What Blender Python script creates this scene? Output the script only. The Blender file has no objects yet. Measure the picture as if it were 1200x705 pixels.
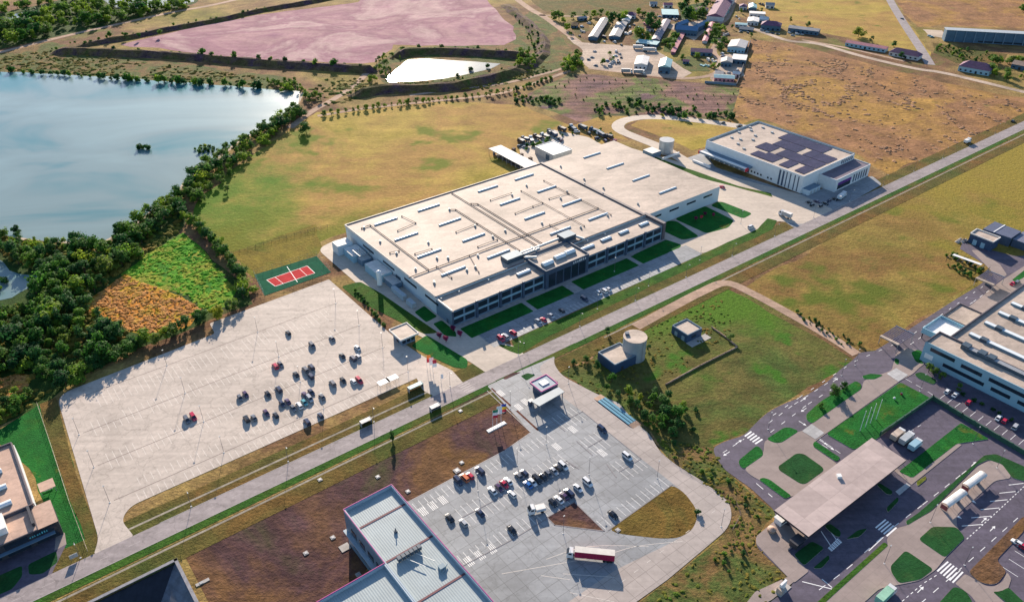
import bpy, bmesh, math, random
from mathutils import Vector, Matrix, noise
R = math.radians
scene = bpy.context.scene

# ------------------------------------------------------------------ camera
CAM_H = 220.0
PITCH = R(33.12)
FPX = 932.0                      # focal length in pixels of the 1200 px wide photograph
cam_d = bpy.data.cameras.new('camera')
cam_d.sensor_width = 36.0
cam_d.lens = 36.0 * FPX / 1200.0
cam_d.clip_start = 1.0
cam_d.clip_end = 9000.0
cam = bpy.data.objects.new('camera', cam_d)
scene.collection.objects.link(cam)
cam.location = (0, 0, CAM_H)
cam.rotation_euler = (R(90) - PITCH, 0, 0)
scene.camera = cam

# ------------------------------------------------------------------ world, sun, exposure
SUN_EL = R(19.5)
SHADOW_AZ = R(-80.5)             # the way shadows fall on the ground
world = bpy.data.worlds.new('World')
scene.world = world
world.use_nodes = True
wn = world.node_tree
wn.nodes.clear()
sky = wn.nodes.new('ShaderNodeTexSky')
sky.sky_type = 'NISHITA'
sky.sun_disc = False
sky.sun_elevation = SUN_EL
sky.sun_rotation = R(-9.5)
sky.air_density = 1.0
sky.dust_density = 0.5
sky.ozone_density = 3.0
bg = wn.nodes.new('ShaderNodeBackground')
bg.inputs['Strength'].default_value = 0.10
wo = wn.nodes.new('ShaderNodeOutputWorld')
wn.links.new(sky.outputs[0], bg.inputs['Color'])
wn.links.new(bg.outputs[0], wo.inputs['Surface'])

sun_d = bpy.data.lights.new('sun', 'SUN')
sun_d.energy = 5.0
sun_d.angle = R(0.5)
sun_d.color = (1.0, 0.855, 0.70)
sun = bpy.data.objects.new('sun', sun_d)
scene.collection.objects.link(sun)
sdir = Vector((math.cos(SHADOW_AZ) * math.cos(SUN_EL), math.sin(SHADOW_AZ) * math.cos(SUN_EL), -math.sin(SUN_EL)))
sun.rotation_euler = sdir.to_track_quat('-Z', 'Y').to_euler()
sun.location = (0, 600, 500)

vs = scene.view_settings
vs.view_transform = 'Standard'
vs.look = 'None'
vs.exposure = 1.0
vs.gamma = 1.0
vs.use_curve_mapping = False

# ------------------------------------------------------------------ measuring helpers
def W(x, y, h=0.0):
    """photo pixel -> the point of the real place at height h that is seen there"""
    u = (x - 600.0) / FPX
    v = (352.5 - y) / FPX
    dy = math.cos(PITCH) + v * math.sin(PITCH)
    dz = -math.sin(PITCH) + v * math.cos(PITCH)
    t = (CAM_H - h) / -dz
    return Vector((u * t, dy * t, h))
SA = R(37.4)                     # the factory estate's own grid
UX = Vector((math.cos(SA), math.sin(SA), 0))
VX = Vector((math.sin(SA), -math.cos(SA), 0))
O0 = Vector((-94.26, 400.07, 0))
def S(u, v, z=0.0):
    p = O0 + UX * u + VX * v
    return Vector((p.x, p.y, z))
def toS(p):
    d = p - O0
    return d.dot(UX), d.dot(VX)

# ------------------------------------------------------------------ node helpers
def new_mat(name):
    m = bpy.data.materials.new(name)
    m.use_nodes = True
    nt = m.node_tree
    b = nt.nodes['Principled BSDF']
    return m, nt, b
def nd(nt, typ, **kw):
    n = nt.nodes.new(typ)
    for k, v in kw.items():
        if k.startswith('_'):
            setattr(n, k[1:], v)
        else:
            n.inputs[k].default_value = v
    return n
def ramp(nt, stops, interp='LINEAR'):
    n = nt.nodes.new('ShaderNodeValToRGB')
    cr = n.color_ramp
    cr.interpolation = interp
    while len(cr.elements) < len(stops):
        cr.elements.new(0.5)
    for e, (p, c) in zip(cr.elements, stops):
        e.position = p
        e.color = (c[0], c[1], c[2], 1) if not isinstance(c, float) else (c, c, c, 1)
    return n
def mixc(nt, blend, fac, a, b):
    n = nt.nodes.new('ShaderNodeMix')
    n.data_type = 'RGBA'
    n.blend_type = blend
    for i, v in ((0, fac), (6, a), (7, b)):
        if hasattr(v, 'links') or hasattr(v, 'is_output'):
            nt.links.new(v, n.inputs[i])
        else:
            n.inputs[i].default_value = v if not isinstance(v, tuple) else (v[0], v[1], v[2], 1)
    return n.outputs[2]
def pos(nt, rot=0.0, scale=(1, 1, 1)):
    g = nt.nodes.new('ShaderNodeNewGeometry')
    mp = nt.nodes.new('ShaderNodeMapping')
    mp.inputs['Rotation'].default_value = (0, 0, rot)
    mp.inputs['Scale'].default_value = scale
    nt.links.new(g.outputs['Position'], mp.inputs['Vector'])
    return mp.outputs[0]
def noi(nt, vec, scale, detail=4.0, rough=0.55, dist=0.0):
    n = nd(nt, 'ShaderNodeTexNoise', Scale=scale, Detail=detail, Roughness=rough, Distortion=dist)
    nt.links.new(vec, n.inputs['Vector'])
    return n.outputs[0]
def bump(nt, b, h, strength, dist):
    n = nd(nt, 'ShaderNodeBump', Strength=strength, Distance=dist)
    nt.links.new(h, n.inputs['Height'])
    nt.links.new(n.outputs[0], b.inputs['Normal'])
def math2(nt, op, a, b=0.0):
    n = nt.nodes.new('ShaderNodeMath')
    n.operation = op
    for i, v in enumerate((a, b)):
        if hasattr(v, 'is_output'):
            nt.links.new(v, n.inputs[i])
        else:
            n.inputs[i].default_value = v
    return n.outputs[0]

def vivid(c, s=1.25):
    l = .2126 * c[0] + .7152 * c[1] + .0722 * c[2]
    return tuple(max(.012, l + (x - l) * s) for x in c)
def field_mat(name, stops, big=0.012, mid=0.09, fine=0.8, streak=None, streak_amt=0.25, bmp=0.5, con=0.45, spots=None, grads=()):
    """vegetation / bare soil: large patches between the given colours, mid mottling, fine grain"""
    m, nt, b = new_mat(name)
    p = pos(nt)
    f = noi(nt, p, big, 6, 0.62, 0.6)
    stops = [(q, vivid(c)) for q, c in stops]
    if spots: spots = (spots[0], spots[1], vivid(spots[2]))
    grads = [(a, b_, vivid(c)) for a, b_, c in grads]
    r = ramp(nt, stops)
    nt.links.new(f, r.inputs[0])
    col = r.outputs[0]
    f2 = noi(nt, p, mid, 5, 0.65)
    r2 = ramp(nt, [(0.3, 1.0 - con), (0.7, 1.0 + con)])
    nt.links.new(f2, r2.inputs[0])
    col = mixc(nt, 'MULTIPLY', 1.0, col, r2.outputs[0])
    f3 = noi(nt, p, fine, 4, 0.7)
    r3 = ramp(nt, [(0.28, 1.0 - con * 0.9), (0.72, 1.0 + con * 0.9)])
    nt.links.new(f3, r3.inputs[0])
    col = mixc(nt, 'MULTIPLY', 1.0, col, r3.outputs[0])
    if streak is not None:
        ps = pos(nt, -streak, (0.02, 0.16, 1))
        f4 = noi(nt, ps, 1.0, 3, 0.6)
        r4 = ramp(nt, [(0.35, 1.0 - streak_amt), (0.65, 1.0 + streak_amt)])
        nt.links.new(f4, r4.inputs[0])
        col = mixc(nt, 'MULTIPLY', 1.0, col, r4.outputs[0])
    if spots:
        f5 = noi(nt, p, spots[0], 3, 0.6)
        r5 = ramp(nt, [(spots[1], 0.0), (spots[1] + 0.08, 1.0)])
        nt.links.new(f5, r5.inputs[0])
        col = mixc(nt, 'MIX', r5.outputs[0], col, spots[2])
    for (ga, gb, gc) in grads:      # a soft change of colour across the field from ga (full) to gb (none)
        g = nt.nodes.new('ShaderNodeVectorMath'); g.operation = 'DOT_PRODUCT'
        gp = nt.nodes.new('ShaderNodeNewGeometry')
        dv = (gb - ga); L2 = dv.length_squared
        nt.links.new(gp.outputs['Position'], g.inputs[0]); g.inputs[1].default_value = tuple(dv / L2)
        t_ = math2(nt, 'SUBTRACT', g.outputs['Value'], ga.dot(dv) / L2)
        t_ = math2(nt, 'ADD', t_, math2(nt, 'MULTIPLY', math2(nt, 'SUBTRACT', noi(nt, p, 0.03, 5, 0.65), 0.5), 2.2))
        rg = ramp(nt, [(0.0, 1.0), (1.0, 0.0)], 'EASE')
        nt.links.new(t_, rg.inputs[0])
        gcol = mixc(nt, 'MULTIPLY', 1.0, gc, r3.outputs[0])
        col = mixc(nt, 'MIX', rg.outputs[0], col, gcol)
    nt.links.new(col, b.inputs['Base Color'])
    b.inputs['Roughness'].default_value = 0.95
    b.inputs['Specular IOR Level'].default_value = 0.1
    bump(nt, b, f3, bmp, 1.2)
    return m

def hard_mat(name, base, grid=None, rot=0.0, var=0.22, stain=0.35, rough=0.75, spec=0.4, joint=0.6, tint=None, slabvar=0.12, crack=0.0):
    """concrete / asphalt / membrane with stains, optional slab joints grid=(a,b) metres"""
    m, nt, b = new_mat(name)
    p = pos(nt)
    f = noi(nt, p, 0.035, 6, 0.6, 0.8)
    r = ramp(nt, [(0.3, 1.0 - stain), (0.5, 1.0), (0.72, 1.0 + stain * 0.5)])
    nt.links.new(f, r.inputs[0])
    col = mixc(nt, 'MULTIPLY', 1.0, base, r.outputs[0])
    if tint:
        ft = noi(nt, p, 0.02, 3, 0.5)
        rt = ramp(nt, [(0.4, 0.0), (0.62, 1.0)])
        nt.links.new(ft, rt.inputs[0])
        col = mixc(nt, 'MIX', rt.outputs[0], col, tint)
    f2 = noi(nt, p, 0.5, 5, 0.7)
    r2 = ramp(nt, [(0.3, 1.0 - var), (0.7, 1.0 + var)])
    nt.links.new(f2, r2.inputs[0])
    col = mixc(nt, 'MULTIPLY', 1.0, col, r2.outputs[0])
    ps = pos(nt, -rot, (0.02, 0.35, 1))
    f3 = noi(nt, ps, 1.0, 3, 0.6)
    r3 = ramp(nt, [(0.3, 1.0 - var * 0.9), (0.7, 1.0 + var * 0.9)])
    nt.links.new(f3, r3.inputs[0])
    col = mixc(nt, 'MULTIPLY', 1.0, col, r3.outputs[0])
    if crack:      # hairline cracks and dark spill stains
        vo = nt.nodes.new('ShaderNodeTexVoronoi'); vo.feature = 'DISTANCE_TO_EDGE'; vo.inputs['Scale'].default_value = 0.075
        wp = nt.nodes.new('ShaderNodeVectorMath'); wp.operation = 'ADD'
        nz = nd(nt, 'ShaderNodeTexNoise', Scale=0.12, Detail=5.0); nt.links.new(p, nz.inputs['Vector'])
        sc_ = nt.nodes.new('ShaderNodeVectorMath'); sc_.operation = 'SCALE'; sc_.inputs['Scale'].default_value = 14.0
        nt.links.new(nz.outputs[1], sc_.inputs[0]); nt.links.new(sc_.outputs[0], wp.inputs[0]); nt.links.new(p, wp.inputs[1]); nt.links.new(wp.outputs[0], vo.inputs['Vector'])
        rc_ = ramp(nt, [(0.0, 1.0 - crack), (0.02, 1.0)]); nt.links.new(vo.outputs['Distance'], rc_.inputs[0])
        col = mixc(nt, 'MULTIPLY', 1.0, col, rc_.outputs[0])
        fs = noi(nt, p, 0.28, 3, 0.6, 0.5); rs = ramp(nt, [(0.60, 1.0), (0.74, 1.0 - crack * 1.1)]); nt.links.new(fs, rs.inputs[0])
        col = mixc(nt, 'MULTIPLY', 1.0, col, rs.outputs[0])
    if grid:
        pg = pos(nt, -rot)
        br = nt.nodes.new('ShaderNodeTexBrick')
        br.offset = 0.0
        br.inputs['Color1'].default_value = (1 + slabvar,) * 3 + (1,)
        br.inputs['Color2'].default_value = (1 - slabvar,) * 3 + (1,)
        br.inputs['Mortar'].default_value = (1 - joint,) * 3 + (1,)
        br.inputs['Scale'].default_value = 1.0
        br.inputs['Mortar Size'].default_value = 0.09
        br.inputs['Brick Width'].default_value = grid[0]
        br.inputs['Row Height'].default_value = grid[1]
        nt.links.new(pg, br.inputs['Vector'])
        col = mixc(nt, 'MULTIPLY', 1.0, col, br.outputs[0])
    nt.links.new(col, b.inputs['Base Color'])
    b.inputs['Roughness'].default_value = rough
    b.inputs['Specular IOR Level'].default_value = spec
    return m

def plain(name, col, rough=0.6, metal=0.0, var=0.1, scale=0.6, spec=0.4, ribs=None):
    """painted or metal surface with slight dirt; ribs = (rotation, pitch) sheet ribs"""
    m, nt, b = new_mat(name)
    tc = nt.nodes.new('ShaderNodeTexCoord')
    f = noi(nt, tc.outputs['Object'], scale, 5, 0.65)
    r = ramp(nt, [(0.3, 1.0 - var), (0.7, 1.0 + var)])
    nt.links.new(f, r.inputs[0])
    c = mixc(nt, 'MULTIPLY', 1.0, col, r.outputs[0])
    if ribs:
        mp = nt.nodes.new('ShaderNodeMapping')
        mp.inputs['Rotation'].default_value = (0, 0, ribs[0])
        nt.links.new(tc.outputs['Object'], mp.inputs['Vector'])
        w = nt.nodes.new('ShaderNodeTexWave')
        w.inputs['Scale'].default_value = 0.314 / ribs[1] * 1.0
        nt.links.new(mp.outputs[0], w.inputs['Vector'])
        r2 = ramp(nt, [(0.0, 0.90), (0.25, 1.0), (1.0, 1.02)])
        nt.links.new(w.outputs[0], r2.inputs[0])
        c = mixc(nt, 'MULTIPLY', 1.0, c, r2.outputs[0])
        bump(nt, b, w.outputs[0], 0.4, 0.08)
    nt.links.new(c, b.inputs['Base Color'])
    b.inputs['Roughness'].default_value = rough
    b.inputs['Metallic'].default_value = metal
    b.inputs['Specular IOR Level'].default_value = spec
    return m

def water_mat(name, col, rough, bumpy=0.05, patch=None, spec=0.5):
    m, nt, b = new_mat(name)
    p = pos(nt)
    pw_ = pos(nt, R(12), (0.0055, 0.011, 1))
    f = noi(nt, pw_, 1.0, 4, 0.5, 0.7)
    r = ramp(nt, [(0.39, patch or col), (0.49, col), (0.66, tuple(min(1, x * 1.3) for x in col))])
    nt.links.new(f, r.inputs[0])
    nt.links.new(r.outputs[0], b.inputs['Base Color'])
    ps = pos(nt, R(-20), (0.012, 0.05, 1))
    f2 = noi(nt, ps, 1.0, 4, 0.5, 0.8)
    mr = nt.nodes.new('ShaderNodeMapRange')
    mr.inputs['From Min'].default_value = 0.3
    mr.inputs['From Max'].default_value = 0.7
    mr.inputs['To Min'].default_value = rough * 0.92
    mr.inputs['To Max'].default_value = rough * 1.08
    nt.links.new(f2, mr.inputs[0])
    nt.links.new(mr.outputs[0], b.inputs['Roughness'])
    b.inputs['IOR'].default_value = 1.33
    b.inputs['Specular IOR Level'].default_value = spec
    f3 = noi(nt, p, 0.6, 3, 0.6)
    bump(nt, b, f3, bumpy, 0.3)
    return m

def leaf_mat(name, c1, c2):
    m, nt, b = new_mat(name)
    oi = nt.nodes.new('ShaderNodeObjectInfo')
    tc = nt.nodes.new('ShaderNodeTexCoord')
    f = noi(nt, tc.outputs['Object'], 0.9, 3, 0.7)
    r = ramp(nt, [(0.3, c1), (0.7, c2)])
    nt.links.new(f, r.inputs[0])
    r2 = ramp(nt, [(0.0, (0.45, 0.62, 0.60)), (0.3, (0.75, 0.95, 0.8)), (0.55, (1.0, 1.0, 0.9)), (0.8, (1.5, 1.25, 0.9)), (0.93, (2.2, 1.5, 0.9)), (1.0, (3.6, 1.7, 0.9))])
    nt.links.new(oi.outputs['Random'], r2.inputs[0])
    c = mixc(nt, 'MULTIPLY', 1.0, r.outputs[0], r2.outputs[0])
    nt.links.new(c, b.inputs['Base Color'])
    b.inputs['Roughness'].default_value = 0.75
    b.inputs['Specular IOR Level'].default_value = 0.25
    tr = nt.nodes.new('ShaderNodeBsdfTranslucent')
    nt.links.new(c, tr.inputs['Color'])
    ms = nt.nodes.new('ShaderNodeMixShader')
    ms.inputs[0].default_value = 0.48
    out = nt.nodes['Material Output']
    nt.links.new(b.outputs[0], ms.inputs[1])
    nt.links.new(tr.outputs[0], ms.inputs[2])
    nt.links.new(ms.outputs[0], out.inputs['Surface'])
    return m

# ------------------------------------------------------------------ mesh + scene helpers
COL = scene.collection
class MB:
    """collects faces of one mesh"""
    def __init__(s):
        s.v = []; s.f = []; s.m = []
    def face(s, pts, m=0):
        i = len(s.v)
        s.v += [tuple(p) for p in pts]
        s.f.append(tuple(range(i, i + len(pts)))); s.m.append(m)
    def box(s, x0, x1, y0, y1, z0, z1, m=0, mt=None, bottom=False):
        if mt is None: mt = m
        a = (x0, y0); b = (x1, y0); c = (x1, y1); d = (x0, y1)
        s.prism([a, b, c, d], z0, z1, m, mt, bottom)
    def prism(s, poly, z0, z1, m=0, mt=None, bottom=False, top=True):
        if mt is None: mt = m
        n = len(poly)
        ar = sum(poly[i][0] * poly[(i + 1) % n][1] - poly[(i + 1) % n][0] * poly[i][1] for i in range(n))
        if ar < 0: poly = list(reversed(poly))
        i = len(s.v)
        s.v += [(p[0], p[1], z0) for p in poly] + [(p[0], p[1], z1) for p in poly]
        for k in range(n):
            k2 = (k + 1) % n
            s.f.append((i + k, i + k2, i + n + k2, i + n + k)); s.m.append(m)
        if top:
            s.f.append(tuple(i + n + k for k in range(n))); s.m.append(mt)
        if bottom:
            s.f.append(tuple(i + n - 1 - k for k in range(n))); s.m.append(m)
    def obox(s, c, ux, L, Wd, z0, z1, m=0, mt=None):
        """box centred on c, long axis along the unit vector ux"""
        vx = Vector((-ux[1], ux[0], 0)); ux = Vector((ux[0], ux[1], 0)); c = Vector((c[0], c[1], 0))
        s.prism([tuple((c + ux * a * L / 2 + vx * b * Wd / 2)[:2]) for a, b in ((-1, -1), (1, -1), (1, 1), (-1, 1))], z0, z1, m, mt, True)
    def cyl(s, cx, cy, z0, z1, r, n=12, m=0, mt=None, r1=None):
        if r1 is None: r1 = r
        if mt is None: mt = m
        i = len(s.v)
        for z, rr in ((z0, r), (z1, r1)):
            for k in range(n):
                a = 2 * math.pi * k / n
                s.v.append((cx + rr * math.cos(a), cy + rr * math.sin(a), z))
        for k in range(n):
            k2 = (k + 1) % n
            s.f.append((i + k, i + k2, i + n + k2, i + n + k)); s.m.append(m)
        s.f.append(tuple(i + n + k for k in range(n))); s.m.append(mt)
        s.f.append(tuple(i + n - 1 - k for k in range(n))); s.m.append(m)
    def tube(s, pts, r, n=6, m=0, r1=None):
        pts = [Vector(p) for p in pts]
        if r1 is None: r1 = r
        rings = []
        for k, p in enumerate(pts):
            d = (pts[min(k + 1, len(pts) - 1)] - pts[max(k - 1, 0)]).normalized()
            a = d.cross(Vector((0, 0, 1)))
            if a.length < 0.01: a = Vector((1, 0, 0))
            a.normalize(); b2 = d.cross(a)
            rr = r + (r1 - r) * k / max(1, len(pts) - 1)
            i = len(s.v)
            for q in range(n):
                t = 2 * math.pi * q / n
                s.v.append(tuple(p + a * rr * math.cos(t) + b2 * rr * math.sin(t)))
            rings.append(i)
        for i, j in zip(rings, rings[1:]):
            for q in range(n):
                q2 = (q + 1) % n
                s.f.append((i + q, i + q2, j + q2, j + q)); s.m.append(m)
        s.f.append(tuple(rings[-1] + q for q in range(n))); s.m.append(m)
        s.f.append(tuple(rings[0] + n - 1 - q for q in range(n))); s.m.append(m)
    def mesh(s, name, mats):
        me = bpy.data.meshes.new(name)
        me.from_pydata(s.v, [], s.f)
        for mt in (mats if isinstance(mats, (list, tuple)) else [mats]):
            me.materials.append(mt)
        for p, i in zip(me.polygons, s.m):
            p.material_index = i
        bm = bmesh.new(); bm.from_mesh(me)
        bmesh.ops.recalc_face_normals(bm, faces=bm.faces)
        bm.to_mesh(me); bm.free()
        me.update()
        return me
    def build(s, name, mats, parent=None, recalc=True):
        o = bpy.data.objects.new(name, s.mesh(name, mats))
        COL.objects.link(o)
        if parent: o.parent = parent
        return o
def tag(o, label, cat, group=None):
    o['label'] = label; o['category'] = cat
    if group: o['group'] = group
    return o
def thing(name, label, cat, loc=(0, 0, 0), rotz=0.0, group=None):
    o = bpy.data.objects.new(name, None)
    o.empty_display_size = 1.0
    COL.objects.link(o)
    o.location = loc
    o.rotation_euler = (0, 0, rotz)
    return tag(o, label, cat, group)
def copy_tree(o, parent=None):
    c = o.copy(); COL.objects.link(c)
    if parent: c.parent = parent
    for ch in list(o.children):
        copy_tree(ch, c)
    return c
def shift(o, to):
    o.location = to
LAYER = [0]
def rounded(pts, r, n=5):
    """round the corners of a world polygon; r in metres (or a list)"""
    out = []
    N = len(pts)
    for i, p in enumerate(pts):
        rr = r[i] if isinstance(r, (list, tuple)) else r
        a = pts[i - 1] - p; b = pts[(i + 1) % N] - p
        la, lb = a.length, b.length
        d = min(rr, la * 0.48, lb * 0.48)
        if d < 0.05: out.append(p); continue
        A = p + a / la * d; B = p + b / lb * d
        for k in range(n + 1):
            t = k / n
            out.append(A * (1 - t) ** 2 + p * 2 * t * (1 - t) + B * t * t)
    return out
def ragged(pts, step=6.0, amp=1.5, seed=0):
    """an uneven natural outline along a polygon"""
    out = []
    N = len(pts)
    for i in range(N):
        a, b = pts[i], pts[(i + 1) % N]
        k = max(1, int((b - a).length / step))
        for j in range(k):
            p = a.lerp(b, j / k)
            q = Vector((p.x * 0.05 + seed * 7.1, p.y * 0.05, seed * 3.3))
            out.append(Vector((p.x + noise.noise(q) * amp * 2 + noise.noise(q * 4) * amp * 0.6, p.y + noise.noise(q + Vector((9, 4, 2))) * amp * 2, p.z)))
    return out
def sheet(name, pts, z, mat, parent=None, kind='structure', holes=None):
    bm = bmesh.new()
    vs_ = [bm.verts.new((p[0], p[1], z)) for p in pts]
    f = bm.faces.new(vs_)
    bmesh.ops.triangulate(bm, faces=[f])
    for f in bm.faces:
        if f.normal.z < 0: f.normal_flip()
    me = bpy.data.meshes.new(name)
    bm.to_mesh(me); bm.free()
    me.materials.append(mat)
    o = bpy.data.objects.new(name, me)
    COL.objects.link(o)
    if parent: o.parent = parent
    elif kind: o['kind'] = kind
    return o
def px(*pp):
    return [W(x, y) for x, y in pp]
def ribbon_pts(path, w):
    L = []; Rr = []
    for i, p in enumerate(path):
        d = (path[min(i + 1, len(path) - 1)] - path[max(i - 1, 0)]).normalized()
        n = Vector((-d.y, d.x, 0))
        ww = w[i] if isinstance(w, (list, tuple)) else w
        L.append(p + n * ww / 2); Rr.append(p - n * ww / 2)
    return L + list(reversed(Rr))
def smooth_path(pts, n=5):
    out = []
    for i in range(len(pts) - 1):
        p0 = pts[max(i - 1, 0)]; p1 = pts[i]; p2 = pts[i + 1]; p3 = pts[min(i + 2, len(pts) - 1)]
        for k in range(n):
            t = k / n
            out.append(0.5 * ((2 * p1) + (p2 - p0) * t + (2 * p0 - 5 * p1 + 4 * p2 - p3) * t * t + (3 * p1 - p0 - 3 * p2 + p3) * t ** 3))
    out.append(pts[-1])
    return out
def ribbon(name, path, w, z, mat, smooth=True, **k):
    p = smooth_path(path) if smooth and len(path) > 2 else path
    return sheet(name, ribbon_pts(p, w), z, mat, **k)
def inside(p, poly):
    c = False
    n = len(poly)
    for i in range(n):
        a, b = poly[i], poly[i - 1]
        if (a[1] > p[1]) != (b[1] > p[1]) and p[0] < (b[0] - a[0]) * (p[1] - a[1]) / (b[1] - a[1]) + a[0]:
            c = not c
    return c
ORD = ['first', 'second', 'third', 'fourth', 'fifth', 'sixth', 'seventh', 'eighth', 'ninth', 'tenth', 'eleventh', 'twelfth', 'thirteenth', 'fourteenth', 'fifteenth', 'sixteenth', 'seventeenth', 'eighteenth', 'nineteenth', 'twentieth']
def nth(i, n, side='left', other='right'):
    if n == 1: return 'only'
    if i == 0: return side + 'most'
    if i == n - 1: return other + 'most'
    return ORD[i] + ' from ' + side

# ================================================================== materials of the setting
TAN = (0.33, 0.215, 0.10); OLV = (0.17, 0.15, 0.05); GRN = (0.055, 0.13, 0.028); BRN = (0.15, 0.085, 0.055); PUR = (0.13, 0.075, 0.075); GLD = (0.33, 0.24, 0.075)
M_base = field_mat('dry_land', [(0.30, OLV), (0.45, (0.26, 0.19, 0.09)), (0.58, BRN), (0.70, (0.12, 0.14, 0.045))], 0.010, 0.07, 0.6)
M_tan = field_mat('dry_tan_grass', [(0.30, (0.25, 0.205, 0.065)), (0.42, (0.35, 0.265, 0.10)), (0.55, (0.31, 0.20, 0.09)), (0.68, (0.37, 0.28, 0.105))], 0.012, 0.05, 0.45, R(24), 0.07, con=0.22, spots=(0.03, 0.64, (0.12, 0.14, 0.04)))
M_tan_lake = field_mat('dry_lakeside_grass', [(0.30, (0.25, 0.205, 0.065)), (0.42, (0.35, 0.265, 0.10)), (0.55, (0.31, 0.20, 0.09)), (0.68, (0.37, 0.28, 0.105))], 0.012, 0.05, 0.45, R(24), 0.07, con=0.24, spots=(0.024, 0.57, (0.15, 0.165, 0.045)), grads=[(W(240, 260), W(430, 225), (0.10, 0.165, 0.035)), (W(330, 305), W(360, 235), (0.15, 0.15, 0.04))])
M_olive = field_mat('mown_olive_grass', [(0.30, (0.155, 0.145, 0.05)), (0.45, (0.215, 0.165, 0.065)), (0.58, (0.19, 0.12, 0.055)), (0.70, (0.105, 0.12, 0.04))], 0.016, 0.06, 0.5, R(52), 0.10, con=0.28, spots=(0.022, 0.53, (0.105, 0.125, 0.035)), grads=[(W(1130, 190), W(1010, 300), (0.245, 0.195, 0.065))])
M_green_brown = field_mat('rough_green_meadow', [(0.30, (0.095, 0.12, 0.04)), (0.46, (0.12, 0.105, 0.045)), (0.60, (0.07, 0.10, 0.035)), (0.72, (0.15, 0.125, 0.05))], 0.022, 0.10, 0.6, R(-52), 0.12, con=0.34, spots=(0.045, 0.58, (0.06, 0.13, 0.028)), grads=[(W(850, 350), W(880, 420), (0.085, 0.15, 0.03))])
M_strip = field_mat('court_side_grass', [(0.32, (0.13, 0.125, 0.035)), (0.50, (0.20, 0.155, 0.05)), (0.66, (0.10, 0.12, 0.03))], 0.03, 0.12, 0.7, con=0.3)
M_heath = field_mat('brown_heath', [(0.30, (0.285, 0.165, 0.08)), (0.46, (0.235, 0.135, 0.082)), (0.60, (0.31, 0.195, 0.08)), (0.74, (0.22, 0.13, 0.075))], 0.012, 0.06, 0.35, None, con=0.40, spots=(0.02, 0.68, (0.13, 0.14, 0.045)))
M_dark = field_mat('mown_dark_field', [(0.30, (0.085, 0.056, 0.045)), (0.45, (0.14, 0.082, 0.046)), (0.56, (0.075, 0.044, 0.045)), (0.68, (0.065, 0.068, 0.033))], 0.014, 0.09, 0.5, R(52), 0.12, con=0.30, spots=(0.03, 0.62, (0.16, 0.095, 0.045)))
M_verge = field_mat('verge_grass', [(0.32, (0.065, 0.082, 0.028)), (0.50, (0.115, 0.092, 0.038)), (0.66, (0.16, 0.095, 0.042))], 0.03, 0.15, 0.9, con=0.35)
M_green = field_mat('green_verge', [(0.30, (0.030, 0.085, 0.022)), (0.52, (0.05, 0.10, 0.026)), (0.70, (0.10, 0.10, 0.035))], 0.04, 0.2, 1.0, con=0.32)
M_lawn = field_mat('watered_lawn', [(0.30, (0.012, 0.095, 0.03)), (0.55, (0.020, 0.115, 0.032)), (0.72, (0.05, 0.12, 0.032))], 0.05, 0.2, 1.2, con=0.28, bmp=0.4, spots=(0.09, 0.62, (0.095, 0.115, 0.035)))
M_lawn_dark = field_mat('dark_lawn', [(0.30, (0.016, 0.06, 0.025)), (0.55, (0.024, 0.072, 0.027)), (0.72, (0.05, 0.078, 0.034))], 0.05, 0.2, 1.2, con=0.25, bmp=0.25)  # a darker green than the watered lawn
M_reed = field_mat('bright_reed_bed', [(0.30, (0.05, 0.16, 0.025)), (0.46, (0.10, 0.23, 0.035)), (0.58, (0.25, 0.26, 0.07)), (0.70, (0.13, 0.15, 0.05))], 0.05, 0.25, 0.9, con=0.4)
M_rust = field_mat('rust_reed_bed', [(0.30, (0.40, 0.18, 0.06)), (0.50, (0.46, 0.22, 0.08)), (0.64, (0.32, 0.26, 0.04))], 0.05, 0.25, 0.9, con=0.4)
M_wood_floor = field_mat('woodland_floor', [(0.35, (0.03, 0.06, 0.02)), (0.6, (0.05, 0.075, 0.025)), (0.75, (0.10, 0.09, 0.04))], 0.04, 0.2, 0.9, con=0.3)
M_scrub = field_mat('weedy_scrub', [(0.30, (0.15, 0.118, 0.055)), (0.46, (0.075, 0.10, 0.038)), (0.58, (0.18, 0.12, 0.062)), (0.70, (0.125, 0.095, 0.055))], 0.04, 0.14, 0.8, con=0.4)
M_plough = field_mat('garden_plots', [(0.30, (0.13, 0.08, 0.085)), (0.46, (0.18, 0.11, 0.09)), (0.56, (0.10, 0.13, 0.045)), (0.66, (0.11, 0.07, 0.075))], 0.022, 0.08, 0.5, math.atan2((W(690, 90) - W(640, 130)).y, (W(690, 90) - W(640, 130)).x), 0.5, con=0.4)
M_pink = field_mat('dried_pink_mud', [(0.30, (0.24, 0.125, 0.165)), (0.42, (0.36, 0.23, 0.235)), (0.50, (0.25, 0.135, 0.165)), (0.58, (0.42, 0.30, 0.29)), (0.70, (0.30, 0.17, 0.20))], 0.010, 0.03, 0.25, R(-8), 0.06, con=0.16, bmp=0.3)
M_bank = field_mat('dyke_soil', [(0.35, (0.08, 0.05, 0.065)), (0.55, (0.12, 0.09, 0.05)), (0.72, (0.06, 0.085, 0.03))], 0.06, 0.2, 0.8, con=0.4)
M_track = hard_mat('dirt_track', (0.42, 0.29, 0.21), None, 0, 0.2, 0.3, 0.95, 0.1)
M_soil = field_mat('bare_soil', [(0.30, (0.33, 0.21, 0.14)), (0.55, (0.28, 0.18, 0.11)), (0.70, (0.17, 0.14, 0.06))], 0.05, 0.2, 0.8, con=0.3)
M_sand = hard_mat('pale_sand', (0.52, 0.42, 0.32), None, 0, 0.15, 0.25, 0.95, 0.1)
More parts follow.
